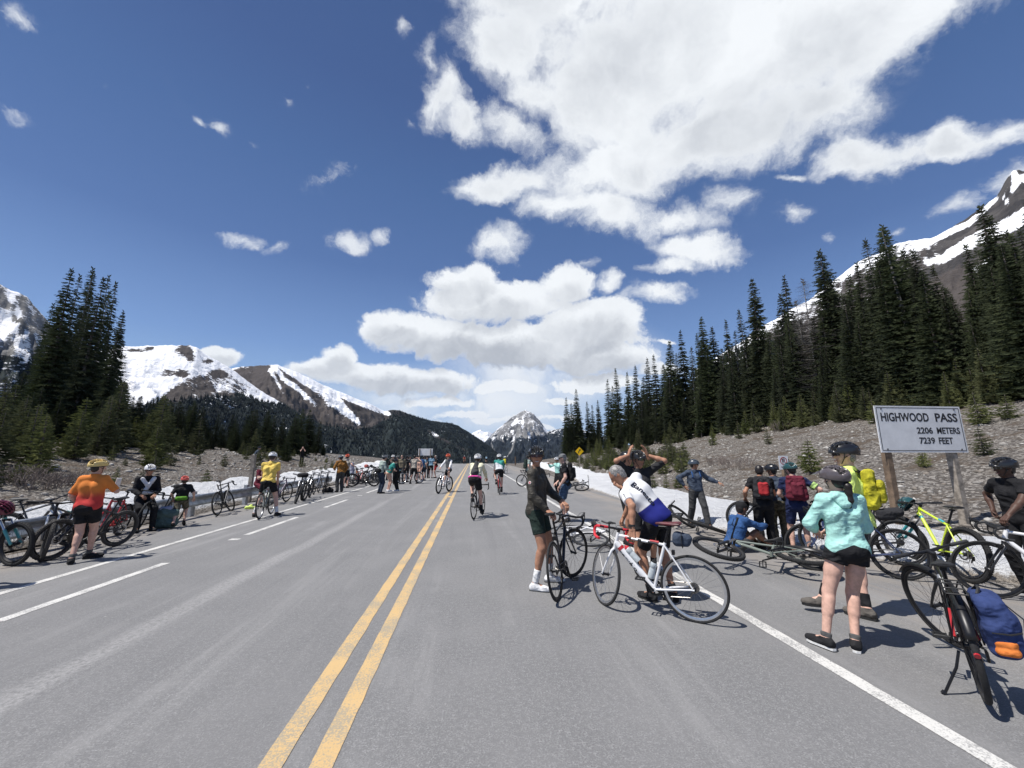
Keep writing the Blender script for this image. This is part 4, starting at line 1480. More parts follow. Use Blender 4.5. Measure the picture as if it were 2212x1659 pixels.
def make_wheel(root, cx_, R, t, rim_m, tyre_m, rd, spoke_m, front, disc, knobs, M=None, ns=24):
    c_ = np.array([cx_, 0, R])
    rimr = R - 2 * t - .001
    mb = MB()
    hub_r = .016 if front else .021
    mb.lathe([(.008, -.05), (hub_r + .008, -.034), (hub_r, -.028), (hub_r, .028), (hub_r + .008, .034), (.008, .05)], c_, (0, 1, 0), 14, 1, closed=False)
    for i in range(ns):
        a = 2 * math.pi * i / ns
        sgn = 1 if i % 2 else -1
        b_ = a + (.32 if (i // 2) % 2 else -.32)
        mb.tube([c_ + [hub_r * math.cos(b_), sgn * .03, hub_r * math.sin(b_)], c_ + [(rimr - rd) * math.cos(a), sgn * .002, (rimr - rd) * math.sin(a)]], .00125, 3, 0, cap=False)
    if not front:
        for r_, y in ((.055, -.024), (.048, -.029), (.040, -.034), (.032, -.039), (.026, -.044)):
            mb.lathe([(r_, y - .0015), (r_, y + .0015), (.015, y + .0015), (.015, y - .0015)], c_, (0, 1, 0), 20, 2)
    if disc:
        mb.lathe([(.08, .038), (.08, .040), (.056, .040), (.056, .038)], c_, (0, 1, 0), 24, 3)
    w = mb.build('wheel', [spoke_m, blk, chr_, disc_m], root, M=M)
    mb = MB()
    hw = max(.0105, t * .72)
    mb.lathe([(rimr, -hw), (rimr - .008, -hw), (rimr - rd, -.004), (rimr - rd, .004), (rimr - .008, hw), (rimr, hw)], c_, (0, 1, 0), 56)
    mb.build('rim', rim_m, w)
    mb = MB()
    n = 10
    prof = [(R - t + t * math.cos(a), t * 1.02 * math.sin(a)) for a in np.linspace(0, 2 * math.pi, n, endpoint=False)]
    mb.lathe(prof, c_, (0, 1, 0), 64)
    if knobs:
        for i in range(84):
            a = 2 * math.pi * (i + .5) / 84
            for y, q in ((-.72, .70), (-.25, .96), (.25, .96), (.72, .70)):
                if (i + (y > 0)) % 2 and abs(y) < .5:
                    continue
                er = np.array([math.cos(a), 0, math.sin(a)])
                mb.box(c_ + er * (R - t + t * q) + [0, y * t, 0], (.011, t * .34, .009), M=np.stack([np.cross([0, 1, 0], er), [0, 1, 0], er], 1))
    mb.build('tyre', tyre_m, w)
    return w


BN = {'i': 0}


def bike(kind, label, paint=None, fork=None, tape=None, rim=None, saddle=None, steer=0.0, tyre=None, accent=None, disc=None, group=None,
         rack=False, guards=False, stand=False, lowride=False, susp=None, crank=None, aero=1.0, sad_z=0.0):
    K = KIND[kind]
    paint = paint or P_BLACK
    fork = fork or paint
    tape = tape or blkp
    rim = rim or blk
    saddle = saddle or blkp
    tyre = tyre or rub
    disc = (kind in ('mtb', 'gravel', 'trail')) if disc is None else disc
    susp = (kind in ('mtb', 'trail')) if susp is None else susp
    R, t = K['R'], K['t']
    root = empty('bicycle', label, 'bicycle', group)
    bb = np.array([K['bb'][0], 0, K['bb'][1]])
    sc = np.array([K['sc'][0], 0, K['sc'][1]])
    ht = np.array([K['ht'][0], 0, K['ht'][1]])
    hb = np.array([K['hb'][0], 0, K['hb'][1]])
    rh = np.array([0, 0, R])
    fh = np.array([K['wb'], 0, R])
    ax = (ht - hb) / np.linalg.norm(ht - hb)
    # steering about the head tube
    S = Matrix.Translation(Vector(hb)) @ Matrix.Rotation(steer, 4, Vector(ax)) @ Matrix.Translation(-Vector(hb))
    mb = MB()
    st = (sc - bb) / np.linalg.norm(sc - bb)
    dn = hb + ax * .03
    mb.tube([bb, bb + (dn - bb) * .5, dn], [.020 * aero, .023 * aero, .021 * aero], 12)
    mb.tube([sc - st * .015, ht - ax * .03], [.0145, .018], 12)
    mb.tube([bb, sc + st * .012], [.018, .016], 12)
    mb.tube([hb - ax * .004, ht + ax * .004], [.024, .020], 12)
    mb.tube([bb + [0, -.036, 0], bb + [0, .036, 0]], .023, 12)
    for s in (-1, 1):
        mb.tube([bb + [-.015, .016 * s, 0], bb + [-.09, .030 * s, (R - bb[2]) * .2], rh + [.02, .062 * s, .0], rh + [-.012, .062 * s, 0]], [.012, .011, .008, .010], 8)
        mb.tube([sc - st * .02 + [0, .012 * s, 0], sc + (rh - sc) * .45 + [0, .040 * s, 0], rh + [.004, .062 * s, .012]], [.009, .0085, .007], 8)
    mb.tube([rh + [0, -.066, 0], rh + [0, .066, 0]], .008, 8, 1)
    if accent is not None:
        q = dn - bb
        mb.tube([bb + q * .84, bb + q * .90], .0218 * aero + .001, 12, 2)
        q2 = (ht - ax * .03) - sc
        mb.tube([sc + q2 * .12, sc + q2 * .30], .0165, 12, 2)
    # brake calliper, derailleur
    mb.box(sc + (rh - sc) * .24 + [-.02, 0, .02], (.03, .05, .045), 1)
    mb.box(rh + [.01, -.075, -.045], (.035, .014, .06), 1)
    mb.tube([rh + [.015, -.078, -.03], rh + [.045, -.078, -.105]], .009, 6, 1)
    frame = mb.build('frame', [paint, blk, accent or blk], root)
    mb = MB()
    cr = hb - ax * .035
    mid = cr + np.array([.012, 0, -.06])
    mb.tube([hb - ax * .003, cr], [.022, .020], 10)
    for s in (-1, 1):
        if susp:
            w = .062
            mb.tube([cr + [0, .0, 0], cr + [.0, w * s, -.012]], [.02, .022], 8, 1)
            mb.tube([cr + [0, w * s, 0], cr + (fh - cr) * .52 + [0, w * s - 0, 0]], .0165, 10, 2)
            mb.tube([cr + (fh - cr) * .42 + [0, w * s, 0], fh + [0, w * s, .0]], [.022, .019], 10, 0)
        else:
            w = .050 if t > .015 else .045
            mb.tube([cr, cr + [.004, w * .8 * s, -.035], cr + (fh - cr) * .55 + [-.006, w * s, 0], fh + [0, (w + .004) * s, 0]], [.016, .015, .012, .0085], 9)
    mb.tube([fh + [0, -.06, 0], fh + [0, .06, 0]], .007, 8, 1)
    if not disc:
        mb.box(cr + [.045, 0, -.035], (.03, .05, .05), 1)
    mb.build('fork', [fork, blk, alu], root, M=S)
    make_wheel(root, 0, R, t, rim, tyre, K['rd'], spk_b if rim is blk else spk, False, disc, t > .025)
    make_wheel(root, K['wb'], R, t, rim, tyre, K['rd'], spk_b if rim is blk else spk, True, disc, t > .025, M=S)
    # bars
    mb, tp = MB(), {-1: MB(), 1: MB()}
    top = ht + ax * .035
    if K['bar'] == 'drop':
        c_ = top + np.array([.095, 0, .005])
        mb.tube([ht, top + ax * .015], .0175, 10)
        mb.tube([top, c_], .0155, 9)
        mb.tube([c_ + [0, -.20, 0], c_ + [0, .20, 0]], .0135, 8)
        for s in (-1, 1):
            pts = [c_ + [0, .10 * s, 0], c_ + [.004, .19 * s, 0], c_ + [.045, .21 * s, -.002], c_ + [.090, .212 * s, -.018], c_ + [.104, .214 * s, -.060],
                   c_ + [.075, .217 * s, -.108], c_ + [.02, .22 * s, -.128], c_ + [-.05, .222 * s, -.132]]
            tp[s].tube(pts, .0162, 8)
            tp[s].tube([c_ + [.075, .212 * s, .0], c_ + [.125, .208 * s, .018], c_ + [.152, .206 * s, .048]], [.017, .018, .013], 8, 1)
            mb.tube([c_ + [.145, .207 * s, .028], c_ + [.15, .207 * s, -.03], c_ + [.12, .212 * s, -.095]], [.009, .007, .006], 5)
    else:
        c_ = top + np.array([.055, 0, .02])
        mb.tube([ht, top + ax * .02], .0185, 10)
        mb.tube([top, c_], .0185, 9)
        hw = .36 if kind in ('mtb', 'trail') else .31
        mb.tube([c_ + [-.045, -hw, .022], c_ + [-.012, -.12, .012], c_ + [0, -.05, 0], c_ + [0, .05, 0], c_ + [-.012, .12, .012], c_ + [-.045, hw, .022]], [.011, .012, .0155, .0155, .012, .011], 8)
        for s in (-1, 1):
            tp[s].tube([c_ + [-.046, (hw + .004) * s, .022], c_ + [-.030, (hw - .13) * s, .018]], .0165, 9)
            mb.tube([c_ + [-.02, (hw - .15) * s, .012], c_ + [.03, (hw - .13) * s, -.005], c_ + [.015, (hw - .02) * s, -.004]], [.010, .006, .005], 5)
    bar = mb.build('handlebar', blk, root, M=S)
    for s in (-1, 1):
        tp[s].build('bar_tape' if K['bar'] == 'drop' else 'grip', [tape, blkp], bar)
    # cables
    mb = MB()
    for s in (-1, 1):
        if K['bar'] == 'drop':
            mb.tube([c_ + [.14, .2 * s, .05], c_ + [.17, .12 * s, .03], c_ + [.12, .03 * s, -.08], hb + [.03, .012 * s, .02]], .0028, 4, cap=False)
        else:
            mb.tube([c_ + [.02, (hw - .15) * s, .0], c_ + [.11, .10 * s, -.02], c_ + [.06, .02 * s, -.12], hb + [.03, .014 * s, .02]], .0028, 4, cap=False)
    mb.build('cable', blkp, bar)
    # saddle
    sz = K['sad'] + sad_z
    sp = sc + st * ((sz - .05 - sc[2]) / st[2])
    mb = MB()
    mb.tube([sc, sp], .0138, 9)
    mb.tube([sp + [-.06, -.02, .018], sp + [.10, -.018, .016]], .0035, 4)
    mb.tube([sp + [-.06, .02, .018], sp + [.10, .018, .016]], .0035, 4)
    mb.box(sp + [.0, 0, .006], (.05, .04, .022))
    mb.build('seatpost', blk, root)
    mb = MB()
    o = sp + np.array([-.02, 0, .048])
    sections(mb, [tuple(o + [-.118, 0, .012]) + (.045, .010), tuple(o + [-.10, 0, .010]) + (.069, .020), tuple(o + [-.05, 0, .004]) + (.066, .022), tuple(o + [.02, 0, -.002]) + (.036, .021),
                  tuple(o + [.09, 0, -.004]) + (.022, .018), tuple(o + [.145, 0, -.006]) + (.018, .013), tuple(o + [.158, 0, -.008]) + (.008, .006)])
    mb.build('saddle', saddle, root)
    # drive train
    ca = crank if crank is not None else .5
    mb = MB()
    cr_ = .088 if K['bar'] == 'drop' else .066
    mb.lathe([(cr_, -.048), (cr_, -.044), (cr_ * .72, -.044), (cr_ * .72, -.048)], bb, (0, 1, 0), 30)
    for k in range(5):
        a = k * 1.2566 + ca
        mb.tube([bb + [0, -.048, 0], bb + [cr_ * .8 * math.cos(a), -.046, cr_ * .8 * math.sin(a)]], [.009, .006], 5)
    d = np.array([math.cos(ca), 0, -math.sin(ca)])
    e1, e2 = bb + d * .172 + [0, -.072, 0], bb - d * .172 + [0, .072, 0]
    mb.tube([bb + [0, -.058, 0], e1], [.014, .010], 7)
    mb.tube([bb + [0, .055, 0], e2], [.014, .010], 7)
    mb.tube([bb + [0, -.06, 0], bb + [0, .06, 0]], .012, 8)
    cs = mb.build('crankset', blk, root)
    for e, s in ((e1, -1), (e2, 1)):
        mb = MB()
        mb.tube([e, e + [0, .085 * s, 0]], .006, 6)
        for y in (.02, .095):
            mb.box(e + [0, y * s, 0], (.085, .012, .014))
        for x in (-.042, .042):
            mb.box(e + [x, .057 * s, 0], (.012, .086, .018))
        mb.build('pedal', blkp, cs, smooth_=False)
    mb = MB()
    mb.tube([bb + [0, -.046, cr_], rh + [.0, -.036, .042]], .0042, 4)
    mb.tube([bb + [0, -.046, -cr_], rh + [.05, -.05, -.115], rh + [.01, -.04, -.05]], .0042, 4)
    mb.build('chain', chr_, root)
    if guards:
        for cx_, nm, MM, a0, a1 in ((0, 'mudguard', None, .35, 2.75), (K['wb'], 'mudguard', S, .75, 2.6)):
            mb = MB()
            V, F = [], []
            n = 22
            for i in range(n):
                a = a0 + (a1 - a0) * i / (n - 1)
                for j, (y, dr) in enumerate(((-.032, -.012), (-.02, .0), (0, .006), (.02, .0), (.032, -.012))):
                    r_ = R + .016 + dr
                    V.append((cx_ + r_ * math.cos(a), y, R + r_ * math.sin(a)))
            for i in range(n - 1):
                for j in range(4):
                    F.append((i * 5 + j, i * 5 + j + 1, (i + 1) * 5 + j + 1, (i + 1) * 5 + j))
            mb.add(V, F)
            g_ = mb.build(nm, blk, root, M=MM)
            sd = g_.modifiers.new('thick', 'SOLIDIFY')
            sd.thickness = .003
    if rack:
        mb = MB()
        zt_ = R * 2 + .055
        for s in (-1, 1):
            mb.tube([(-.27, .055 * s, zt_), (.16, .055 * s, zt_), tuple(sc + [-.02, .02 * s, -.06])], .0055, 6)
            mb.tube([(-.20, .06 * s, zt_), (0, .078 * s, R + .02), (.03, .06 * s, zt_)], .0055, 6)
            mb.tube([(-.20, .065 * s, zt_ - .1), (.02, .065 * s, zt_ - .1)], .0055, 6)
        for x in (-.27, -.1, .05, .16):
            mb.tube([(x, -.055, zt_), (x, .055, zt_)], .0055, 6)
        mb.box((-.05, 0, zt_), (.36, .03, .006))
        mb.build('rear_rack', blk, root)
        mb = MB()
        mb.tube([(-.345, 0, .40), (-.356, 0, .395)], .017, 10)
        mb.build('rear_reflector', mat('reflector_red', (.45, .02, .03), .25, var=.05, coat=.5), root)
    if stand:
        mb = MB()
        mb.tube([(.05, .06, R - .06), (.02, .10, .18), (-.02, .20, .01)], .009, 7)
        mb.tube([(-.02, .20, .02), (-.03, .215, .004)], .014, 7)
        mb.build('kickstand', blk, root)
    return root


def all_verts(root, M):
    out = []

    def rec(o, Mo):
        if o.type == 'MESH':
            n = len(o.data.vertices)
            a = np.empty(n * 3)
            o.data.vertices.foreach_get('co', a)
            a = a.reshape(-1, 3)
            Ma = np.array(Mo)
            out.append(a @ Ma[:3, :3].T + Ma[:3, 3])
        for ch in o.children:
            rec(ch, Mo @ ch.matrix_basis)
    rec(root, M)
    return np.concatenate(out)


def set_on_ground(root, M, sink=.004, ground=None):
    v = all_verts(root, M)
    g = zc(v[:, 1]) if ground is None else np.maximum(ground_z(v[:, 0], v[:, 1]), zc(v[:, 1])) if ground == 'terrain' else np.full(len(v), ground)
    M = Matrix.Translation((0, 0, -float((v[:, 2] - g).min()) - sink)) @ M
    root.matrix_basis = M
    return M


def stand_bike(root, rear, front, lean=0.0, **k):
    """wheels at two places on the ground; lean in degrees, + to the right of travel"""
    h = math.atan2(front[1] - rear[1], front[0] - rear[0])
    M = Matrix.Translation((rear[0], rear[1], 0)) @ Matrix.Rotation(h, 4, 'Z') @ Matrix.Rotation(R_(lean), 4, 'X')
    return set_on_ground(root, M, **k)


def lay_bike(root, rearhub, fronthub, side, tilt=80, R=.345, **k):
    """bike lying on the ground: side=+1 lies on its right, -1 on its left"""
    h = math.atan2(fronthub[1] - rearhub[1], fronthub[0] - rearhub[0])
    l = R_(tilt) * side
    off = Matrix.Rotation(h, 3, 'Z') @ Vector((0, -R * math.sin(l), 0))
    M = Matrix.Translation((rearhub[0] - off.x, rearhub[1] - off.y, 0)) @ Matrix.Rotation(h, 4, 'Z') @ Matrix.Rotation(l, 4, 'X')
    return set_on_ground(root, M, **k)
# ================================================================== people
from mathutils.bvhtree import BVHTree


def nrm(v):
    v = np.asarray(v, float)
    return v / (np.linalg.norm(v) + 1e-12)


def surface_nets(F, org, h):
    """smooth quad surface of the zero level of a sampled field"""
    ins = F < 0
    nx, ny, nz = F.shape
    c = [ins[i:nx - 1 + i, j:ny - 1 + j, k:nz - 1 + k] for i in (0, 1) for j in (0, 1) for k in (0, 1)]
    cnt = sum(x.astype(np.int8) for x in c)
    act = (cnt > 0) & (cnt < 8)
    I, J, K = np.nonzero(act)
    vid = -np.ones(act.shape, int)
    vid[I, J, K] = np.arange(len(I))
    acc = np.zeros((len(I), 3))
    num = np.zeros(len(I))
    offs = [(i, j, k) for i in (0, 1) for j in (0, 1) for k in (0, 1)]
    for a in range(8):
        for ax_ in range(3):
            o = offs[a]
            if o[ax_]:
                continue
            o2 = list(o)
            o2[ax_] = 1
            f0 = F[I + o[0], J + o[1], K + o[2]]
            f1 = F[I + o2[0], J + o2[1], K + o2[2]]
            m = (f0 < 0) != (f1 < 0)
            t = np.where(m, f0 / np.where(m, f0 - f1, 1), 0)
            P = np.zeros((len(I), 3)) + o
            P[:, ax_] = t
            acc += np.where(m[:, None], P, 0)
            num += m
    V = (acc / np.maximum(num, 1)[:, None] + np.stack([I, J, K], -1)) * h + org
    Q = []
    for ax_ in range(3):
        sl0 = [slice(1, -1)] * 3
        sl0[ax_] = slice(0, -1)
        sl1 = list(sl0)
        sl1[ax_] = slice(1, None)
        a_, b_ = ins[tuple(sl0)], ins[tuple(sl1)]
        e = np.nonzero(a_ != b_)
        pos = np.stack(e, -1)
        pos[:, [q for q in range(3) if q != ax_]] += 1
        u, w = [(1, 2), (2, 0), (0, 1)][ax_]
        du_, dw = np.zeros(3, int), np.zeros(3, int)
        du_[u], dw[w] = 1, 1
        q = [pos - du_ - dw, pos - dw, pos, pos - du_]
        ids = np.stack([vid[p[:, 0], p[:, 1], p[:, 2]] for p in q], -1)
        flip = ~a_[e]
        ids[flip] = ids[flip][:, ::-1]
        Q.append(ids)
    return V, np.concatenate(Q)


def cone(a, b, ra, rb=None, cap=False, k=None):
    return ('c', np.asarray(a, float), np.asarray(b, float), ra, ra if rb is None else rb, cap, k)


def ell(c, r, M=None, k=None):
    return ('e', np.asarray(c, float), np.asarray(r, float), np.eye(3) if M is None else np.asarray(M, float), 0, 0, k)


def sdf_mesh(prims, h, k=.02, wrinkle=0.0, wf=16.0, seed=0, keep=()):
    lo, hi = [], []
    for p in prims:
        if p[0] == 'c':
            r = max(p[3], p[4])
            lo.append(np.minimum(p[1], p[2]) - r)
            hi.append(np.maximum(p[1], p[2]) + r)
        else:
            r = p[2].max()
            lo.append(p[1] - r)
            hi.append(p[1] + r)
    mg = k + 3 * h + wrinkle * 3
    LO = np.min(lo, 0) - mg
    HI = np.max(hi, 0) + mg
    n = np.ceil((HI - LO) / h).astype(int) + 1
    ax_ = [LO[i] + h * np.arange(n[i]) for i in range(3)]
    F = np.full(n, .2, np.float32)
    for p, l, u in zip(prims, lo, hi):
        i0 = np.maximum(((l - mg - LO) / h).astype(int), 0)
        i1 = np.minimum(((u + mg - LO) / h).astype(int) + 2, n)
        sl = tuple(slice(a, b) for a, b in zip(i0, i1))
        X = ax_[0][sl[0]][:, None, None]
        Y = ax_[1][sl[1]][None, :, None]
        Z = ax_[2][sl[2]][None, None, :]
        if p[0] == 'c':
            a, b = p[1], p[2]
            ab = b - a
            L2 = ab @ ab + 1e-12
            t0 = ((X - a[0]) * ab[0] + (Y - a[1]) * ab[1] + (Z - a[2]) * ab[2]) / L2
            t = np.clip(t0, 0, 1.0 if not p[5] else 1.6)
            d = np.sqrt((X - a[0] - t * ab[0]) ** 2 + (Y - a[1] - t * ab[1]) ** 2 + (Z - a[2] - t * ab[2]) ** 2) - (p[3] + (p[4] - p[3]) * np.clip(t, 0, 1))
            if p[5]:
                d = np.maximum(d, (t0 - 1) * math.sqrt(L2))
        else:
            Q = p[3]
            x, y, z = X - p[1][0], Y - p[1][1], Z - p[1][2]
            q = [x * Q[i, 0] + y * Q[i, 1] + z * Q[i, 2] for i in range(3)]
            k0 = np.sqrt(sum((q[i] / p[2][i]) ** 2 for i in range(3)))
            k1 = np.sqrt(sum((q[i] / p[2][i] ** 2) ** 2 for i in range(3))) + 1e-9
            d = k0 * (k0 - 1) / k1
        kk = p[6] or k
        f = F[sl]
        hh = np.clip(.5 + .5 * (d - f) / kk, 0, 1)
        F[sl] = d * (1 - hh) + f * hh - kk * hh * (1 - hh)
    X, Y, Z = ax_[0][:, None, None], ax_[1][None, :, None], ax_[2][None, None, :]
    if wrinkle:
        s = seed * 1.7
        a1 = wf * 1.5 * (Z + .55 * Y + .30 * X + .06 * np.sin(13 * Y + s) + .05 * np.sin(17 * X - s)) + s
        a2 = wf * 1.9 * (Z - .70 * Y + .45 * X + .07 * np.sin(11 * X + 2 * s)) + 2.3 * s
        F += wrinkle * (np.sin(a1) * (.5 + .5 * np.sin(6 * X + 9 * Y - 5 * Z + s)) + .8 * np.sin(a2) * (.5 + .5 * np.sin(7 * Y - 8 * Z - 4 * X + 1.9 * s)))
    for pt, nv in keep:
        F = np.maximum(F, -((X - pt[0]) * nv[0] + (Y - pt[1]) * nv[1] + (Z - pt[2]) * nv[2]))
    return surface_nets(F, LO, h)


def ik(A, T, l1, l2, hint):
    A, T, hint = np.asarray(A, float), np.asarray(T, float), np.asarray(hint, float)
    d = np.linalg.norm(T - A)
    u = (T - A) / (d + 1e-9)
    d2 = min(max(d, abs(l1 - l2) + .02), (l1 + l2) * .995)
    T = A + u * d2
    a = (l1 * l1 - l2 * l2 + d2 * d2) / (2 * d2)
    hgt = math.sqrt(max(l1 * l1 - a * a, 0))
    p = hint - u * (hint @ u)
    return A + u * a + nrm(p) * hgt, T


def skinm(name, col):
    return mat('skin_' + name, col, .55, var=.10, scale=25, spec=.35, bump=.1, bscale=300)


SK = {'fair': skinm('fair', (.56, .33, .245)), 'tan': skinm('tan', (.40, .205, .13)), 'pink': skinm('pink', (.60, .37, .29)), 'dark': skinm('dark', (.085, .045, .032)), 'brown': skinm('brown', (.22, .115, .075))}


def cloth(name, col, var=.10, rough=.85, spec=.2):
    return mat('cloth_' + name, col, rough, var=var, scale=18, bump=.35, bscale=420, spec=spec, folds=.55)


def helmet_mesh(fr, c, mats, parent, style='road', fine=True, s=1.0):
    """ribbed dome with deep slots; fr rows = forward, left, up of the head"""
    nl, nm_ = (64, 26) if fine else (36, 13)
    a_, b_, c_ = .150 * s, .110 * s, .115 * s
    if style == 'mtb':
        a_, b_ = .150 * s, .116 * s
    V, F, MI = [], [], []
    for i in range(nm_ + 1):
        for j in range(nl):
            lam = 2 * math.pi * j / nl
            back = .5 - .5 * math.cos(lam)
            f0 = R_(-6 - (24 if style == 'mtb' else 14) * back + 6 * (1 - back))
            ph = f0 + (math.pi / 2 - f0) * (i / nm_)
            x, y, z = math.cos(ph) * math.cos(lam), math.cos(ph) * math.sin(lam), math.sin(ph)
            dep = 0.0
            for cy_, w in ((0, .10), (.31, .10), (-.31, .10), (.62, .10), (-.62, .10)):
                q = max(0, 1 - abs(y - cy_ * (1 - .15 * abs(x))) / w)
                lim = ss(.985, .90, abs(x)) * ss(.04, .16, z)
                bars = min(abs(x - .08), abs(x + .42) if abs(cy_) > .1 else 9, abs(x - .52) if abs(cy_) > .4 else 9)
                dep = max(dep, min(1, q * 2.2) * float(lim) * float(ss(.025, .055, bars)))
            r = 1 - .17 * dep + .035 * (1 - dep) * float(ss(.15, .4, z))
            V.append((a_ * x * r - .012 * s, b_ * y * r, c_ * z * r))
            MI.append(dep)
    for i in range(nm_):
        for j in range(nl):
            F.append((i * nl + j, i * nl + (j + 1) % nl, (i + 1) * nl + (j + 1) % nl, (i + 1) * nl + j))
    fm_ = [1 if np.mean([MI[q] for q in f]) > .5 else 0 for f in F]
    V = np.array(V)
    mb = MB()
    mb.add(V, F, 0)
    mb.m = fm_
    n0 = len(V)
    # lower rim and straps
    ring = [V[j] * [.985, .985, 1] + [0, 0, -.002] for j in range(0, nl, 2)]
    mb.tube(ring, .006 * s, 5, 2, closed=True)
    if style == 'mtb':
        pz = .028 * s
        P = [(.115, .088, pz), (.205, .058, pz - .004), (.218, 0, pz + .004), (.205, -.058, pz - .004), (.115, -.088, pz), (.135, -.05, pz + .03), (.15, 0, pz + .038), (.135, .05, pz + .03)]
        mb.add(np.array(P) * s, [(0, 1, 2, 6, 7), (2, 3, 4, 5, 6), (0, 7, 6, 5, 4), (4, 3, 2, 1, 0)], 0)
    for sg in (-1, 1):
        mb.tube([(.035 * s, .092 * sg * s, .0), (.040 * s, .078 * sg * s, -.07 * s), (.055 * s, .03 * sg * s, -.135 * s), (.058 * s, 0, -.140 * s)], .0045 * s, 4, 2)
        mb.tube([(-.06 * s, .090 * sg * s, -.01), (.038 * s, .080 * sg * s, -.065 * s)], .0045 * s, 4, 2)
    fr = np.asarray(fr)
    mb.v = [v @ fr + c for v in mb.v]
    o = mb.build('helmet', mats, parent)
    return o


BLACKV = mat('helmet_vent', (.010, .010, .011), .8, var=.1)


def helmetm(name, col, rough=.28):
    return mat('helmet_' + name, col, rough, var=.04, coat=.4)


HEL = {'black': helmetm('black', (.014, .014, .016)), 'white': helmetm('white', (.78, .78, .78)), 'yellow': helmetm('yellow', (.78, .56, .20)), 'red': helmetm('red', (.75, .12, .09)),
       'coral': helmetm('coral', (.85, .16, .08)), 'slate': helmetm('slate', (.06, .075, .095)), 'grey': helmetm('grey', (.16, .165, .17)), 'maroon': helmetm('maroon', (.16, .02, .05)),
       'mauve': helmetm('mauve', (.10, .085, .09)), 'teal': helmetm('teal', (.02, .07, .075))}


def hand_prims(w, d, n, side, curl, s, spread=1.0):
    """palm, four fingers of different lengths and a thumb from the side of the palm"""
    d, n = nrm(d), np.asarray(n, float)
    n = nrm(n - d * (n @ d))
    t = np.cross(d, n) * side                   # towards the thumb
    P = []
    for q in (-.026, 0, .026):
        P.append(cone(w + t * q * .7 * s, w + (d * .088 + t * q) * s, .0165 * s, .0145 * s))
    kn = {0: (.030, .066), 1: (.010, .076), 2: (-.011, .070), 3: (-.030, .055)}
    for i, (off, ln) in kn.items():
        p = w + (d * (.090 - .006 * (i == 3)) + t * off) * s
        ang = 0.0
        dirn = nrm(d + t * off * 2.2 * spread)
        for j, (fr_, bend) in enumerate(((.46, .75), (.30, 1.05), (.24, .7))):
            ang += curl * bend * (1 + .06 * i)
            e = p + (dirn * math.cos(ang) + n * math.sin(ang)) * ln * fr_ * 1.12 * s
            r = (.0092 - .0010 * j - .0008 * (i == 3)) * s
            P.append(cone(p, e, r, r * .93, k=.006))
            p = e
    b0 = w + (d * .026 + t * .026 + n * .006) * s
    b1 = b0 + (d * .034 + t * .028 + n * (.010 + .016 * curl)) * s
    b2 = b1 + (d * .030 + t * (.010 - .014 * curl) + n * (.006 + .020 * curl)) * s
    P.append(cone(b0, b1, .0125 * s, .0105 * s, k=.008))
    P.append(cone(b1, b2, .0102 * s, .0085 * s, k=.006))
    return P


PEOPLE = []


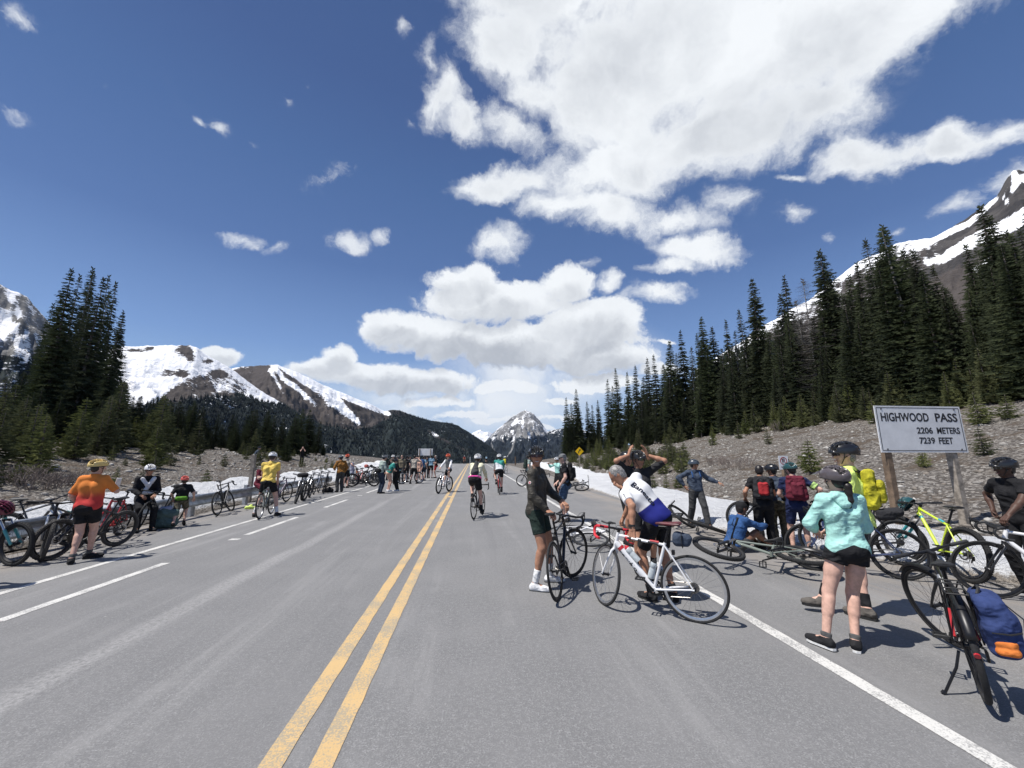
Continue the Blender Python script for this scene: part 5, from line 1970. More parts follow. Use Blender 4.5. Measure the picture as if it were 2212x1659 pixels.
def person(label, loc, heading, height=1.75, lean=3, pel=(0, .945), twist=0, side=0, feetL=(0, .10), feetR=(0, -.10), toeL=8, toeR=-8, handL=None, handR=None,
           elbL=(-.6, .5, -.5), elbR=(-.6, -.5, -.5), kneeL=(1, .12, 0), kneeR=(1, -.12, 0), head=(0, 0), curl=.5, palmL=None, palmR=None, skin='fair', fat=0.0, female=False,
           top=None, sleeve='short', bottom=None, legs='shorts', shoes=None, sole=None, socks=None, sockh=.14, helmet=None, hstyle='road', hair=None, hairlong=False, cap=None, glasses=None,
           gloves=None, res=.016, loose=.0, group=None, hem=0.0, ground=0.0, wl=None, face=False, headfrom=None, child=False, hoodm=None, pitchL=0, pitchR=0, legloose=0.0, world=True, upturn=0.0):
    s = height / 1.75
    root = empty('person', label, 'person', group, (loc[0], loc[1], ground), R_(heading))
    ch, sh = math.cos(R_(heading)), math.sin(R_(heading))

    def L(p):
        """place coordinates to the figure's own"""
        x, y, z = p[0] - loc[0], p[1] - loc[1], p[2] - ground
        return np.array([x * ch + y * sh, -x * sh + y * ch, z])
    fs = .88 if female else 1.0
    P = np.array([pel[0] * s, 0, pel[1] * s]) if len(pel) == 2 else np.array(pel) * [s, s, s]

    def sp(a):
        a = R_(a)
        return nrm([math.sin(a), -math.sin(R_(side)), math.cos(a) * math.cos(R_(side))])
    d1, d2 = sp(lean * .85), sp(lean * 1.12)
    waist = P + d1 * .14 * s
    chest = waist + d1 * .19 * s
    neck = chest + d2 * .185 * s
    tw_ = R_(twist)
    lat = np.array([-math.sin(tw_), math.cos(tw_), -math.sin(R_(side)) * 0])
    lat = nrm(lat - d2 * (lat @ d2) + np.array([0, 0, math.sin(R_(side))]) * .8)
    fwd = nrm(np.cross(lat, d2))
    sw = (.172 if not female else .152) * s
    shz = neck - d2 * .058 * s
    upl, upr = (upturn, upturn) if not hasattr(upturn, '__len__') else upturn
    SL, SR = shz + lat * sw + d2 * .035 * upl * s, shz - lat * sw + d2 * .035 * upr * s
    hw = .088 * s
    plat = np.array([0, 1.0, math.sin(R_(side)) * .5])
    HL, HR = P + plat * hw - [0, 0, .03 * s], P - plat * hw - [0, 0, .03 * s]
    la, lf = .285 * s, .255 * s
    lt, lc = .435 * s, .425 * s

    def foot(f, sg):
        if f is None:
            return np.array([0, .1 * sg * s, .085 * s])
        f = np.array(f, float)
        if len(f) == 2:
            return np.array([f[0] * s, f[1] * s, .085 * s])
        return L(f) if world else f * s
    AL, AR = foot(feetL, 1), foot(feetR, -1)
    KL, AL = ik(HL, AL, lt, lc, kneeL)
    KR, AR = ik(HR, AR, lt, lc, kneeR)

    def handt(hnd, S, sg):
        if hnd is None:
            return S + np.array([.06, .10 * sg, -.53]) * s
        h_ = np.array(hnd[:3], float)
        return L(h_) if len(hnd) == 3 else S + h_ * s
    TL, TR_ = handt(handL, SL, 1), handt(handR, SR, -1)
    EL, WL = ik(SL, TL - nrm(TL - SL) * .045 * s, la, lf, elbL)
    ER, WR = ik(SR, TR_ - nrm(TR_ - SR) * .045 * s, la, lf, elbR)
    hy, hp = R_(head[0]), R_(head[1])
    hf = nrm([math.cos(hy) * math.cos(hp), math.sin(hy) * math.cos(hp), -math.sin(hp)])
    hl = nrm(np.cross([0, 0, 1], hf)) if abs(hf[2]) < .98 else lat
    hu = np.cross(hf, hl)
    nd_ = nrm(d2 * .6 + hu * .5 + fwd * .10)
    kid = 1.16 if child else 1.0
    hs = s * kid
    HC = neck + nd_ * .075 * s + hu * .075 * hs + hf * .018 * hs
    Mh = np.stack([hf, hl, hu])
    b = []
    bt = .012 * fat
    torso = []
    for sg in (-1, 1):
        o = lat * sg
        torso += [cone(P + plat * sg * .058 * s + d1 * .01, waist + o * .062 * s * (1 + fat * .3), (.098 + bt) * s * (1 if not female else 1.03), (.086 + bt * 1.3) * s * fs),
                  cone(waist + o * .062 * s, chest + o * .072 * s, (.086 + bt * 1.3) * s * fs, (.098 + bt * .6) * s * (.94 if female else 1)),
                  cone(chest + o * .072 * s, shz + o * .105 * s - d2 * .02 * s, .098 * s * (.94 if female else 1), .062 * s),
                  cone(neck - d2 * .015 * s + o * .03 * s, (SL if sg > 0 else SR), .042 * s, .052 * s * (.9 if female else 1))]
    if fat > .5:
        torso.append(ell(waist + fwd * .055 * s + d1 * .03 * s, np.array([.13, .15, .14]) * s * (.8 + .15 * fat)))
    torso.append(ell(P - fwd * .045 * s - [0, 0, .03 * s], np.array([.105, .155, .105]) * s * (1.04 if female else 1)))
    b += torso
    b.append(cone(neck - d2 * .03 * s, HC - hu * .05 * hs - hf * .02 * hs, .056 * s * fs, .050 * s * fs))
    ms = 1 + .10 * fat
    leg = {}
    for sg, H_, K_, A_, ty, pt in ((1, HL, KL, AL, toeL, pitchL), (-1, HR, KR, AR, toeR, pitchR)):
        kd, cd = nrm(K_ - H_), nrm(A_ - K_)
        bk = -nrm(np.array([1.0, 0, 0]) - cd * cd[0]) if abs(cd[0]) < .95 else np.array([0, 0, -1.0])
        b += [cone(H_, H_ + (K_ - H_) * .5, .088 * s * ms, .072 * s * ms), cone(H_ + (K_ - H_) * .5, K_, .072 * s * ms, .054 * s), cone(K_, A_, .050 * s, .034 * s),
              cone(K_ + cd * .07 * s + bk * .014 * s, K_ + cd * .18 * s + bk * .012 * s, .050 * s * ms, .043 * s)]
        a_, p_ = R_(ty), R_(pt)
        fd = np.array([math.cos(a_) * math.cos(p_), math.sin(a_) * math.cos(p_), -math.sin(p_)])
        fn_ = nrm(np.array([0, 0, 1.0]) - fd * fd[2])
        heel = A_ - fn_ * .045 * s - fd * .03 * s
        toe = A_ - fn_ * .055 * s + fd * .155 * s
        b += [cone(A_, heel, .034 * s, .034 * s), cone(A_ - fn_ * .015 * s, toe, .034 * s, .028 * s)]
        leg[sg] = (H_, K_, A_, fd, fn_, heel, toe)
    for sg, S_, E_, W_ in ((1, SL, EL, WL), (-1, SR, ER, WR)):
        q = .92 if female else 1.0
        b += [cone(S_, E_, .049 * s * q * ms, .039 * s * q), cone(E_, E_ + (W_ - E_) * .35, .040 * s * q, .038 * s * q), cone(E_ + (W_ - E_) * .35, W_, .038 * s * q, .0265 * s * q)]
    # head
    hh = hs
    b += [ell(HC + hu * .022 * hh - hf * .008 * hh, np.array([.094, .075, .098]) * hh, Mh, k=.03), cone(HC - hu * .03 * hh + hf * .018 * hh, HC - hu * .082 * hh + hf * .042 * hh, .060 * hh, .034 * hh),
          cone(HC + hf * .082 * hh + hu * .018 * hh, HC + hf * .102 * hh - hu * .018 * hh, .011 * hh, .014 * hh, k=.010),
          cone(HC + hf * .078 * hh + hu * .03 * hh - hl * .03 * hh, HC + hf * .078 * hh + hu * .03 * hh + hl * .03 * hh, .012 * hh, .012 * hh, k=.015)]
    for sg in (-1, 1):
        b.append(ell(HC + hl * sg * .076 * hh - hf * .008 * hh - hu * .002 * hh, np.array([.020, .009, .032]) * hh, Mh, k=.006))
    V, Fq = sdf_mesh(b, res, .026)
    vs, fs_ = [V], [Fq]
    cnt = len(V)
    HP = {}
    for sg, E_, W_, pm in ((1, EL, WL, palmL), (-1, ER, WR, palmR)):
        d = nrm(W_ - E_)
        if pm is None:
            n = np.array([0, -sg, 0.0]) if abs(d[1]) < .8 else np.array([0, 0, -1.0])
            if d[0] > .45:
                n = np.array([0, 0, -1.0])
        else:
            n = np.array(pm[:3], float)
            if len(pm) > 3:
                d = nrm(np.array(pm[3:6], float))
        # fingers and thumb: right hand palm down has its thumb towards the left
        hpz = hand_prims(W_, d, n, -sg, curl if not hasattr(curl, '__len__') else curl[0 if sg > 0 else 1], s * 1.02)
        HP[sg] = hpz
        V2, F2 = sdf_mesh(hpz + [cone(W_ - d * .05 * s, W_, .0275 * s, .0255 * s)], .0048 if res < .02 else .007, .010)
        vs.append(V2)
        fs_.append(F2 + cnt)
        cnt += len(V2)
    me = tri_obj('body', np.concatenate(vs), np.concatenate(fs_), SK[skin], root, smooth_=True)
    fine = res < .016
    cr = res * (.9 if fine else 1.0)
    sd = (hash(label) % 97) / 9.7 if False else (sum(map(ord, label)) % 97) / 9.7
    # trousers, shorts
    if bottom is not None:
        o_ = .010 + legloose * .5
        pr = [cone(P + plat * sg * .058 * s, waist + lat * sg * .062 * s * (1 + fat * .3) - d1 * .02 * s, (.098 + bt) * s * (1 if not female else 1.03) + o_, (.088 + bt * 1.3) * s * fs + o_) for sg in (-1, 1)]
        pr.append(ell(P - fwd * .045 * s - [0, 0, .03 * s], np.array([.105, .155, .105]) * s * (1.04 if female else 1) + o_))
        for sg in (1, -1):
            H_, K_, A_ = leg[sg][:3]
            if legs == 'long':
                pr += [cone(H_, K_, .090 * s * ms + o_, .060 * s + o_ + legloose * .5), cone(K_, K_ + (A_ - K_) * .45, .060 * s + o_ + legloose * .5, .056 * s + o_ + legloose * .5),
                       cone(K_ + (A_ - K_) * .4, A_ + (A_ - K_) * .06, .056 * s + o_ + legloose * .5, .044 * s + o_ + legloose * .7, True)]
            elif legs == 'brief':
                pr.append(cone(H_, H_ + (K_ - H_) * .30, .089 * s * ms + o_, .083 * s * ms + o_ + .012, True))
            else:
                q = .80 if legs == 'knee' else .62
                pr.append(cone(H_, H_ + (K_ - H_) * q, .088 * s * ms + o_, (.072 if q < .7 else .064) * s * ms + o_ + legloose * .9, True))
        V, Fq = sdf_mesh(pr, cr, .018, wrinkle=.0012 + .10 * legloose, wf=24, seed=sd, keep=[(waist + d1 * .03 * s, -d1)])
        tri_obj('trousers' if legs == 'long' else 'shorts', V, Fq, bottom, root, smooth_=True)
    # shirt or jacket
    if top is not None:
        o_ = .009 + loose * .55
        pr = []
        for sg in (-1, 1):
            o = lat * sg
            pr += [cone(P + plat * sg * .058 * s + d1 * .02, waist + o * .062 * s * (1 + fat * .3), (.099 + bt) * s + o_ + .004, (.086 + bt * 1.3) * s * fs + o_),
                   cone(waist + o * .062 * s, chest + o * .072 * s, (.086 + bt * 1.3) * s * fs + o_, (.098 + bt * .6) * s * (.94 if female else 1) + o_),
                   cone(chest + o * .072 * s, shz + o * .105 * s - d2 * .02 * s, .098 * s * (.94 if female else 1) + o_, .062 * s + o_ * .8),
                   cone(neck - d2 * .025 * s + o * .03 * s, (SL if sg > 0 else SR), .040 * s + o_ * .6, .052 * s + o_ * .8)]
        if fat > .5:
            pr.append(ell(waist + fwd * .055 * s + d1 * .03 * s, np.array([.13, .15, .14]) * s * (.8 + .15 * fat) + o_))
        if hem:
            pr.append(ell(P - fwd * .025 * s - [0, 0, .02 * s], np.array([.110, .164, .116]) * s + o_ + .010))
        pr.append(cone(neck - d2 * .03 * s, neck + (HC - neck) * .22, .062 * s, .060 * s, True))
        for sg, S_, E_, W_ in ((1, SL, EL, WL), (-1, SR, ER, WR)):
            if sleeve == 'none':
                continue
            pr.append(cone(S_, E_ if sleeve == 'long' else S_ + (E_ - S_) * (.62 if sleeve == 'short' else .95), .052 * s + o_, .044 * s + o_ + (0.004 + loose * .4 if sleeve == 'short' else 0), sleeve != 'long'))
            if sleeve == 'long':
                pr += [cone(E_, E_ + (W_ - E_) * .4, .044 * s + o_, .042 * s + o_ * .9), cone(E_ + (W_ - E_) * .35, W_ - (W_ - E_) * .02, .042 * s + o_ * .9, .032 * s + o_ * .6, True)]
        lowp = P + d1 * (.03 - hem) * s
        V, Fq = sdf_mesh(pr, cr, .036, wrinkle=.0016 + loose * .17, wf=27, seed=sd + 2, keep=[(lowp, d1)])
        st = tri_obj('jacket' if sleeve == 'long' else 'shirt', V, Fq, top, root, smooth_=True)
        root['_shirt'] = 1
        if hoodm is not None:
            V, Fq = sdf_mesh([cone(neck - fwd * .05 * s + lat * q * s - d2 * .02 * s, neck - fwd * .085 * s + lat * q * .4 * s - d2 * .09 * s, .045 * s, .03 * s) for q in (-.06, -.02, .02, .06)], cr, .02, wrinkle=.002, wf=20)
            tri_obj('hood', V, Fq, hoodm, root, smooth_=True)
    # shoes and socks
    for sg in (1, -1):
        H_, K_, A_, fd, fn_, heel, toe = leg[sg]
        cd = nrm(A_ - K_)
        if socks is not None:
            V, Fq = sdf_mesh([cone(A_ + fn_ * -.02 * s, A_ - cd * sockh * .5 * s, .041 * s, .041 * s), cone(A_ - cd * sockh * .3 * s, A_ - cd * sockh * s, .041 * s, .047 * s, True)], min(cr, .012), .01)
            tri_obj('sock', V, Fq, socks, root, smooth_=True)
        if shoes is not None:
            side_ = np.cross(fn_, fd)
            pr = [cone(heel + fn_ * .005 * s, toe - fd * .03 * s, .043 * s, .040 * s), cone(toe - fd * .05 * s, toe + fd * .012 * s, .043 * s, .034 * s), cone(A_ - fn_ * .01 * s, A_ - fn_ * .05 * s + fd * .06 * s, .044 * s, .040 * s),
                  cone(heel, A_ - fn_ * .012 * s, .042 * s, .043 * s)]
            zc_ = A_ - fn_ * .072 * s
            V, Fq = sdf_mesh(pr, min(cr, .011), .015, keep=[(zc_, fn_)])
            so_ = tri_obj('shoe', V, Fq, shoes, root, smooth_=True)
            mb = MB()
            ol = [(-.078, .0), (-.066, .030), (-.02, .036), (.06, .040), (.12, .045), (.165, .036), (.190, .012), (.192, -.01), (.170, -.034), (.12, -.043), (.06, -.036), (-.02, -.034), (-.066, -.030)]
            base = A_ - fn_ * .0735 * s
            k_ = len(ol)
            Vs = [base + (fd * x + side_ * y) * s + fn_ * zz * s for zz in (.004, -.016) for x, y in ol]
            mb.add(Vs, [tuple(range(k_)), tuple(range(2 * k_ - 1, k_ - 1, -1))] + [((i + 1) % k_, i, i + k_, (i + 1) % k_ + k_) for i in range(k_)])
            mb.build('sole', sole or shoes, so_)
    if gloves is not None:
        for sg, E_, W_ in ((1, EL, WL), (-1, ER, WR)):
            pr = [(p[0], p[1], p[2], p[3] + .0028, p[4] + .0028) + p[5:] for p in HP[sg]] + [cone(W_ - nrm(W_ - E_) * .02 * s, W_, .031 * s, .029 * s)]
            V, Fq = sdf_mesh(pr, .006, .008)
            tri_obj('glove', V, Fq, gloves, root, smooth_=True)
    # head wear, hair, glasses
    if hair is not None:
        pr = [ell(HC + hu * .030 * hh - hf * .018 * hh, np.array([.094, .081, .096]) * hh, Mh), ell(HC - hf * .045 * hh - hu * .01 * hh, np.array([.06, .076, .085]) * hh, Mh)]
        if hairlong:
            back_ = neck - fwd * .075 * s
            q0 = HC - hf * .095 * hh - hu * .01 * hh
            pr += [cone(q0, q0 - hf * .030 * s - [0, 0, .06 * s], .030 * s, .034 * s), cone(q0 - hf * .030 * s - [0, 0, .06 * s], q0 - hf * .030 * s - [0, 0, .20 * s], .036 * s, .030 * s),
                   cone(q0 - hf * .030 * s - [0, 0, .20 * s], q0 - hf * .02 * s - [0, 0, .28 * s], .030 * s, .010 * s)]
        kp = [(HC + hf * .062 * hh + hu * .035 * hh, nrm(-hf * .75 + hu * .66))] if not hairlong else []
        V, Fq = sdf_mesh(pr, min(res, .012), .015, wrinkle=.0022, wf=60, seed=sd, keep=kp)
        tri_obj('hair', V, Fq, hair, root, smooth_=True)
    if helmet is not None:
        helmet_mesh(Mh, HC + hu * .040 * hh - hf * .004 * hh, [helmet, BLACKV, blkp], root, hstyle, res < .022, hs * .97)
    if cap is not None:
        mb = MB()
        mb.ell((-.008 * hh, 0, .045 * hh), (.108 * hh, .088 * hh, .088 * hh), 24, 8, z0=-.05, z1=1.0)
        a = np.linspace(-1.1, 1.1, 12)
        top_ = [(.075 * hh + .095 * hh * math.cos(q), .082 * hh * math.sin(q) / math.sin(1.1), .042 * hh - .012 * abs(math.sin(q))) for q in a]
        in_ = [(.085 * hh * math.cos(q * 1.25), .085 * hh * math.sin(q * 1.25), .052 * hh) for q in a]
        for dz_ in (0, -.004):
            mb.add(np.array(top_ + in_) + [0, 0, dz_], [(i, i + 1, 13 + i, 12 + i) if dz_ == 0 else (12 + i, 13 + i, i + 1, i) for i in range(11)])
        mb.v = [v @ Mh + HC for v in mb.v]
        mb.build('cap', cap, root)
    if glasses is not None:
        mb = MB()
        a = np.linspace(-1.15, 1.15, 15)
        Vv = []
        for q in a:
            for zz in (.040, .022, -.004 + .012 * (abs(q) < .15)):
                Vv.append((.040 + .068 * math.cos(q), .080 * math.sin(q), zz * (1 - .25 * abs(q) / 1.15) + .004))
        mb.add(np.array(Vv) * hh, [(i * 3 + j, (i + 1) * 3 + j, (i + 1) * 3 + j + 1, i * 3 + j + 1) for i in range(14) for j in range(2)])
        for sg in (-1, 1):
            mb.tube([np.array((.068, .075 * sg, .030)) * hh, np.array((-.015, .080 * sg, .022)) * hh], .0035 * hh, 4)
        mb.v = [v @ Mh + HC for v in mb.v]
        mb.build('sunglasses', glasses, root)
    elif face:
        for sg in (-1, 1):
            mb = MB()
            mb.ell((.086 * hh, .031 * sg * hh, .016 * hh), (.010 * hh, .015 * hh, .008 * hh), 10, 6)
            mb.v = [v @ Mh + HC for v in mb.v]
            mb.build('eye', mat('eye_dark', (.035, .022, .016), .25, var=.1), root)
    if face:
        mb = MB()
        q = np.linspace(-1, 1, 9)
        mb.tube([((.092 - .016 * t * t) * hh, .026 * t * hh, (-.056 + .008 * t * t) * hh) for t in q], [.003 * hh + .0035 * hh * (1 - t * t) for t in q], 6)
        mb.v = [v @ Mh + HC for v in mb.v]
        mb.build('mouth', mat('teeth_white', (.62, .55, .50), .4, var=.05) if face == 'smile' else mat('lips', (.36, .15, .12), .5, var=.1), root)
    root['_j'] = 0
    J = dict(P=P, waist=waist, chest=chest, neck=neck, fwd=fwd, lat=lat, d1=d1, d2=d2, SL=SL, SR=SR, EL=EL, ER=ER, WL=WL, WR=WR, HC=HC, Mh=Mh, KL=KL, KR=KR, AL=AL, AR=AR, s=s, hs=hs)
    del root['_j']
    if '_shirt' in root:
        del root['_shirt']
    PEOPLE.append((root, J))
    return root, J


def bpack(rj, label, col, accent=None, size=1.0, strapc=None, tall=1.0, name='backpack'):
    """backpack carried on a person's back"""
    root, J = rj
    s = J['s']
    M = np.stack([-J['fwd'], J['lat'], J['d2']])            # outwards, left, up
    o0 = J['chest'] + J['d2'] * .03 * s - J['fwd'] * .135 * s
    e = empty(name, label, name, loc=root.location, rz=root.rotation_euler[2])
    e.location = root.location

    def W(x, y, z):
        return o0 + np.array([x, y, z]) * s @ M
    pr = []
    w, hgt, dp = .105 * size, .20 * size * tall, .055 * size
    for y in (-w, 0, w):
        pr.append(cone(W(dp * .2, y * .82, hgt * .62), W(dp * .5, y, -hgt), .060 * size, .072 * size))
    pr.append(cone(W(dp * .9, -w * .6, -hgt * .5), W(dp * .9, w * .6, -hgt * .5), .062 * size))
    V, F = sdf_mesh(pr, .012, .03, wrinkle=.0035, wf=34, seed=len(label))
    tri_obj('bag', V, F, col, e, smooth_=True)
    if accent is not None:
        pr = [cone(W(dp * 1.15 + .035, -w * .45, .02), W(dp * 1.2 + .04, -w * .42, -hgt * .75), .045 * size), cone(W(dp * 1.15 + .035, w * .45, .02), W(dp * 1.2 + .04, w * .42, -hgt * .75), .045 * size)]
        V, F = sdf_mesh(pr, .012, .04, wrinkle=.002, wf=25)
        tri_obj('pocket', V, F, accent, e, smooth_=True)
    for sg, S_ in ((1, J['SL']), (-1, J['SR'])):
        mb = MB()
        a = S_ - J['lat'] * sg * .065 * s
        f, u = J['fwd'], J['d2']
        mb.tube([W(.01, sg * w * .6, hgt * .55), a - f * .02 * s + u * .062 * s, a + f * .085 * s + u * .015 * s, a + f * .128 * s - u * .10 * s, J['waist'] + J['lat'] * sg * .16 * s + f * .02, W(.03, sg * w, -hgt * .8)], .018 * s, 6, flat=.45)
        mb.build('strap', strapc or col, e)
    return e


def wrap_text(rj_or_obj, body, size, origin, xdir, ydir, m, parent, lift=.0025, bold=.01, wide=1.0):
    """lettering laid on to a curved surface"""
    o = rj_or_obj
    me = o.data
    bvh = BVHTree.FromPolygons([v.co for v in me.vertices], [tuple(p.vertices) for p in me.polygons])
    V, F = text_mesh(body, size, bold * size, wide)
    xdir, ydir = nrm(xdir), nrm(ydir)
    nv = np.cross(xdir, ydir)
    out = []
    for v in V:
        p = np.asarray(origin, float) + xdir * v[0] + ydir * v[1] + nv * .4
        h_ = bvh.ray_cast(Vector(p), Vector(-nv), .8)
        out.append(np.array(h_[0]) + nv * lift if h_[0] is not None else np.asarray(origin) + xdir * v[0] + ydir * v[1])
    mb = MB()
    mb.add(out, F)
    return mb.build('lettering', m, parent, smooth_=False)


def bike_pt(b, p, steer=False):
    M = b.matrix_basis
    return np.array(M @ Vector(p))
# ================================================================== who and what stands where
def C(name, r, g, b, **k):
    return cloth(name, (r, g, b), **k)


K_ = dict(
    black=C('black', .016, .016, .018), blk2=C('washed_black', .03, .03, .033), white=C('white', .76, .76, .77), navy=C('navy', .018, .026, .075), mint=C('mint', .37, .66, .60), neon=C('neon', .70, .86, .22),
    olive=C('olive', .045, .040, .031, rough=.6, spec=.4), dgreen=C('dark_green', .022, .036, .030), denim=C('denim', .055, .09, .15, var=.25), blue=C('blue', .032, .085, .22), grey=C('grey', .14, .145, .15),
    dgrey=C('dark_grey', .055, .056, .058), slate=C('slate', .055, .072, .105), yellow=C('yellow', .80, .58, .14), brown=C('brown', .26, .12, .03), beige=C('beige', .34, .31, .27), maroon=C('maroon', .13, .02, .035),
    red=C('red', .36, .03, .035), sky=C('light_blue', .20, .32, .42), cream=C('cream', .70, .68, .50), pink=C('pink', .75, .09, .36), teal=C('teal', .03, .22, .19), sage=C('sage', .30, .36, .33), royal=C('royal', .02, .03, .26),
    camo=C('camo', .10, .09, .065, var=.5), khaki=C('khaki', .20, .17, .12), lime=C('lime', .42, .60, .20), peach=C('peach', .66, .42, .32), jeans=C('dark_jeans', .03, .042, .065), green=C('green', .10, .25, .03), orange=C('orange', .75, .22, .05),
    lav=C('lavender', .34, .35, .45), shoeb=C('shoe_black', .022, .022, .024), shoew=C('shoe_white', .74, .74, .75), shoeg=C('shoe_grey', .11, .10, .09), sockw=C('sock_white', .74, .74, .74), sockg=C('sock_grey', .10, .10, .10),
    pannier=C('pannier_blue', .035, .055, .155), yelbag=C('yellow_bag', .46, .42, .03, var=.3), tealbag=C('teal_bag', .10, .15, .14))
solew = mat('sole_white', (.72, .72, .71), .7, var=.08)
solek = mat('sole_black', (.02, .02, .02), .8)
solet = mat('sole_tan', (.30, .26, .2), .8)
HR = {'dark': mat('hair_dark', (.014, .010, .009), .45, var=.3, scale=90), 'grey': mat('hair_grey', (.24, .23, .22), .5, var=.45, scale=60), 'brown': mat('hair_brown', (.05, .03, .02), .5, var=.3, scale=90)}
lens = mat('lens_dark', (.012, .010, .012), .08, var=.05, coat=1.0)
lensr = mat('lens_red', (.05, .012, .02), .06, .3, var=.5, scale=14, coat=1.0, col2=(.03, .01, .05))


def mid(*p):
    return tuple(np.mean(np.array(p, float), 0))


def f3(u, v, s=1.0):
    x, y = gp(u, v)
    return (x, y, .085 * s + float(zc(y)))


def split_cloth(name, c1, c2, p, n, soft=.01, noise_=.0):
    """one garment dyed in two colours, the change lying across the body"""
    m, nt, b = new_mat('cloth_' + name)
    oc = nd(nt, 'ShaderNodeTexCoord').outputs['Object']
    q = nd(nt, 'ShaderNodeVectorMath', {0: oc, 1: tuple(p)}, operation='SUBTRACT').outputs[0]
    d = nd(nt, 'ShaderNodeVectorMath', {0: q, 1: tuple(n)}, operation='DOT_PRODUCT').outputs['Value']
    d = mth(nt, 'MULTIPLY_ADD', mth(nt, 'SUBTRACT', noise(nt, oc, 12, 3), .5), noise_, d)
    k = smooth(nt, d, -soft, soft)
    nn_ = noise(nt, oc, 18, 3)
    nt.links.new(mixc(nt, mth(nt, 'MULTIPLY', nn_, .16), mixc(nt, k, c2, c1), (.02, .02, .02)), b.inputs['Base Color'])
    b.inputs['Roughness'].default_value = .85
    b.inputs['Specular IOR Level'].default_value = .2
    bb = nd(nt, 'ShaderNodeBump', {'Height': noise(nt, oc, 420, 2), 'Strength': .3, 'Distance': .003})
    nt.links.new(bb.outputs[0], b.inputs['Normal'])
    return m


def kid(root, name):
    for c_ in root.children:
        if c_.name.split('.')[0] == name:
            return c_


def helmet_thing(label, hm, M, style='road', fine=True, s=1.0):
    e = empty('helmet', label, 'helmet')
    e.matrix_basis = Matrix(M)
    o = helmet_mesh(np.eye(3), np.zeros(3), [hm, BLACKV, blkp], e, style, fine, s)
    o.name = 'shell'
    return e


def Mat(loc, rz=0, rx=0, ry=0):
    return Matrix.Translation(Vector(loc)) @ Matrix.Rotation(R_(rz), 4, 'Z') @ Matrix.Rotation(R_(ry), 4, 'Y') @ Matrix.Rotation(R_(rx), 4, 'X')


def rider(b, kind, label, lean, hoods=True, ca=.5, sadz=0.0, feet_on=True, down=None, h=1.72, **k):
    """someone sitting on a bike: hips on the saddle, hands on the bars, feet on the pedals"""
    Kd = KIND[kind]
    st = nrm(np.array([Kd['sc'][0] - Kd['bb'][0], 0, Kd['sc'][1] - Kd['bb'][1]]))
    t = (Kd['sad'] - Kd['sc'][1]) / st[2]
    sx_ = Kd['sc'][0] + st[0] * t - .05
    M = b.matrix_basis
    hd = math.degrees(math.atan2(M[1][0], M[0][0]))
    sad = np.array(M @ Vector((sx_, 0, Kd['sad'] + .085)))
    c_ = np.array([Kd['ht'][0] - .01 + .095, 0, Kd['ht'][1] + .04])
    hp = [np.array(M @ Vector(c_ + ([.085, .208 * q, .035] if kind in ('road', 'gravel') else [-.08, .29 * q, .035]))) for q in (1, -1)]
    dd = np.array([math.cos(ca), 0, -math.sin(ca)])
    bb = np.array([Kd['bb'][0], 0, Kd['bb'][1]])
    pl = [np.array(M @ Vector(bb - dd * .172 + [-.06, .125, .10])), np.array(M @ Vector(bb + dd * .172 + [-.06, -.125, .10]))]
    if down is not None:
        for i, q in down.items():
            pl[i] = np.array(q)
    loc = (sad[0], sad[1])
    g_ = float(zc(sad[1]))
    kw = dict(height=h, lean=lean, pel=(0, (sad[2] - g_) / (h / 1.75)), feetL=tuple(pl[0]), feetR=tuple(pl[1]), handL=tuple(hp[0]), handR=tuple(hp[1]), ground=g_,
              elbL=(-.3, .8, -.6), elbR=(-.3, -.8, -.6), palmL=(0, -.3, -1), palmR=(0, .3, -1), curl=.9, head=(0, 4), kneeL=(1, .25, .3), kneeR=(1, -.25, .3), toeL=4, toeR=-4)
    kw.update(k)
    return person(label, loc, hd, **kw)


# ------------------------------------------------------------------ centre right: white bike and the man bending over it
redtape = mat('red_tape', (.62, .03, .045), .6, var=.08)
b = bike('road', 'white road bike with red bar tape held by the man bending over it', P_WHITE, fork=P_WHITE, tape=redtape, rim=alu, steer=R_(-47), aero=1.7, accent=P_RED, crank=2.3,
         saddle=mat('saddle_red', (.10, .02, .025), .5, var=.4, scale=12))
stand_bike(b, gp(1505, 1345), gp(1300, 1305), lean=-2)
cerv = b
fr = kid(b, 'frame')
Kd = KIND['road']
bbp, dnp = np.array([.41, 0, .272]), np.array([.815, 0, .695])
q = nrm(dnp - bbp)
wrap_text(fr, 'cervélo', .068, dnp - q * .075 - np.array([-q[2], 0, q[0]]) * .022, -q, np.array([-q[2], 0, q[0]]), mat('decal_black', (.012, .012, .014), .4), fr, bold=.012, wide=1.35)
M = cerv.matrix_basis
# frame pump under the top tube, bottle, saddle bag
e = empty('frame_pump', 'black and white striped pump strapped along the top tube of the white bike', 'pump')
e.matrix_basis = M
mb = MB()
a_, c_ = np.array([.33, .030, .762]), np.array([.68, .030, .795])
mb.tube([a_, c_], .013, 10)
mb.tube([a_ + (c_ - a_) * .30, a_ + (c_ - a_) * .5], .0142, 10, 1)
mb.tube([a_ + (c_ - a_) * .62, a_ + (c_ - a_) * .82], .0142, 10, 1)
mb.tube([a_ + (c_ - a_) * .95, c_ + (c_ - a_) * .03], .0145, 10, 2)
mb.build('barrel', [blkp, alu, P_RED], e)


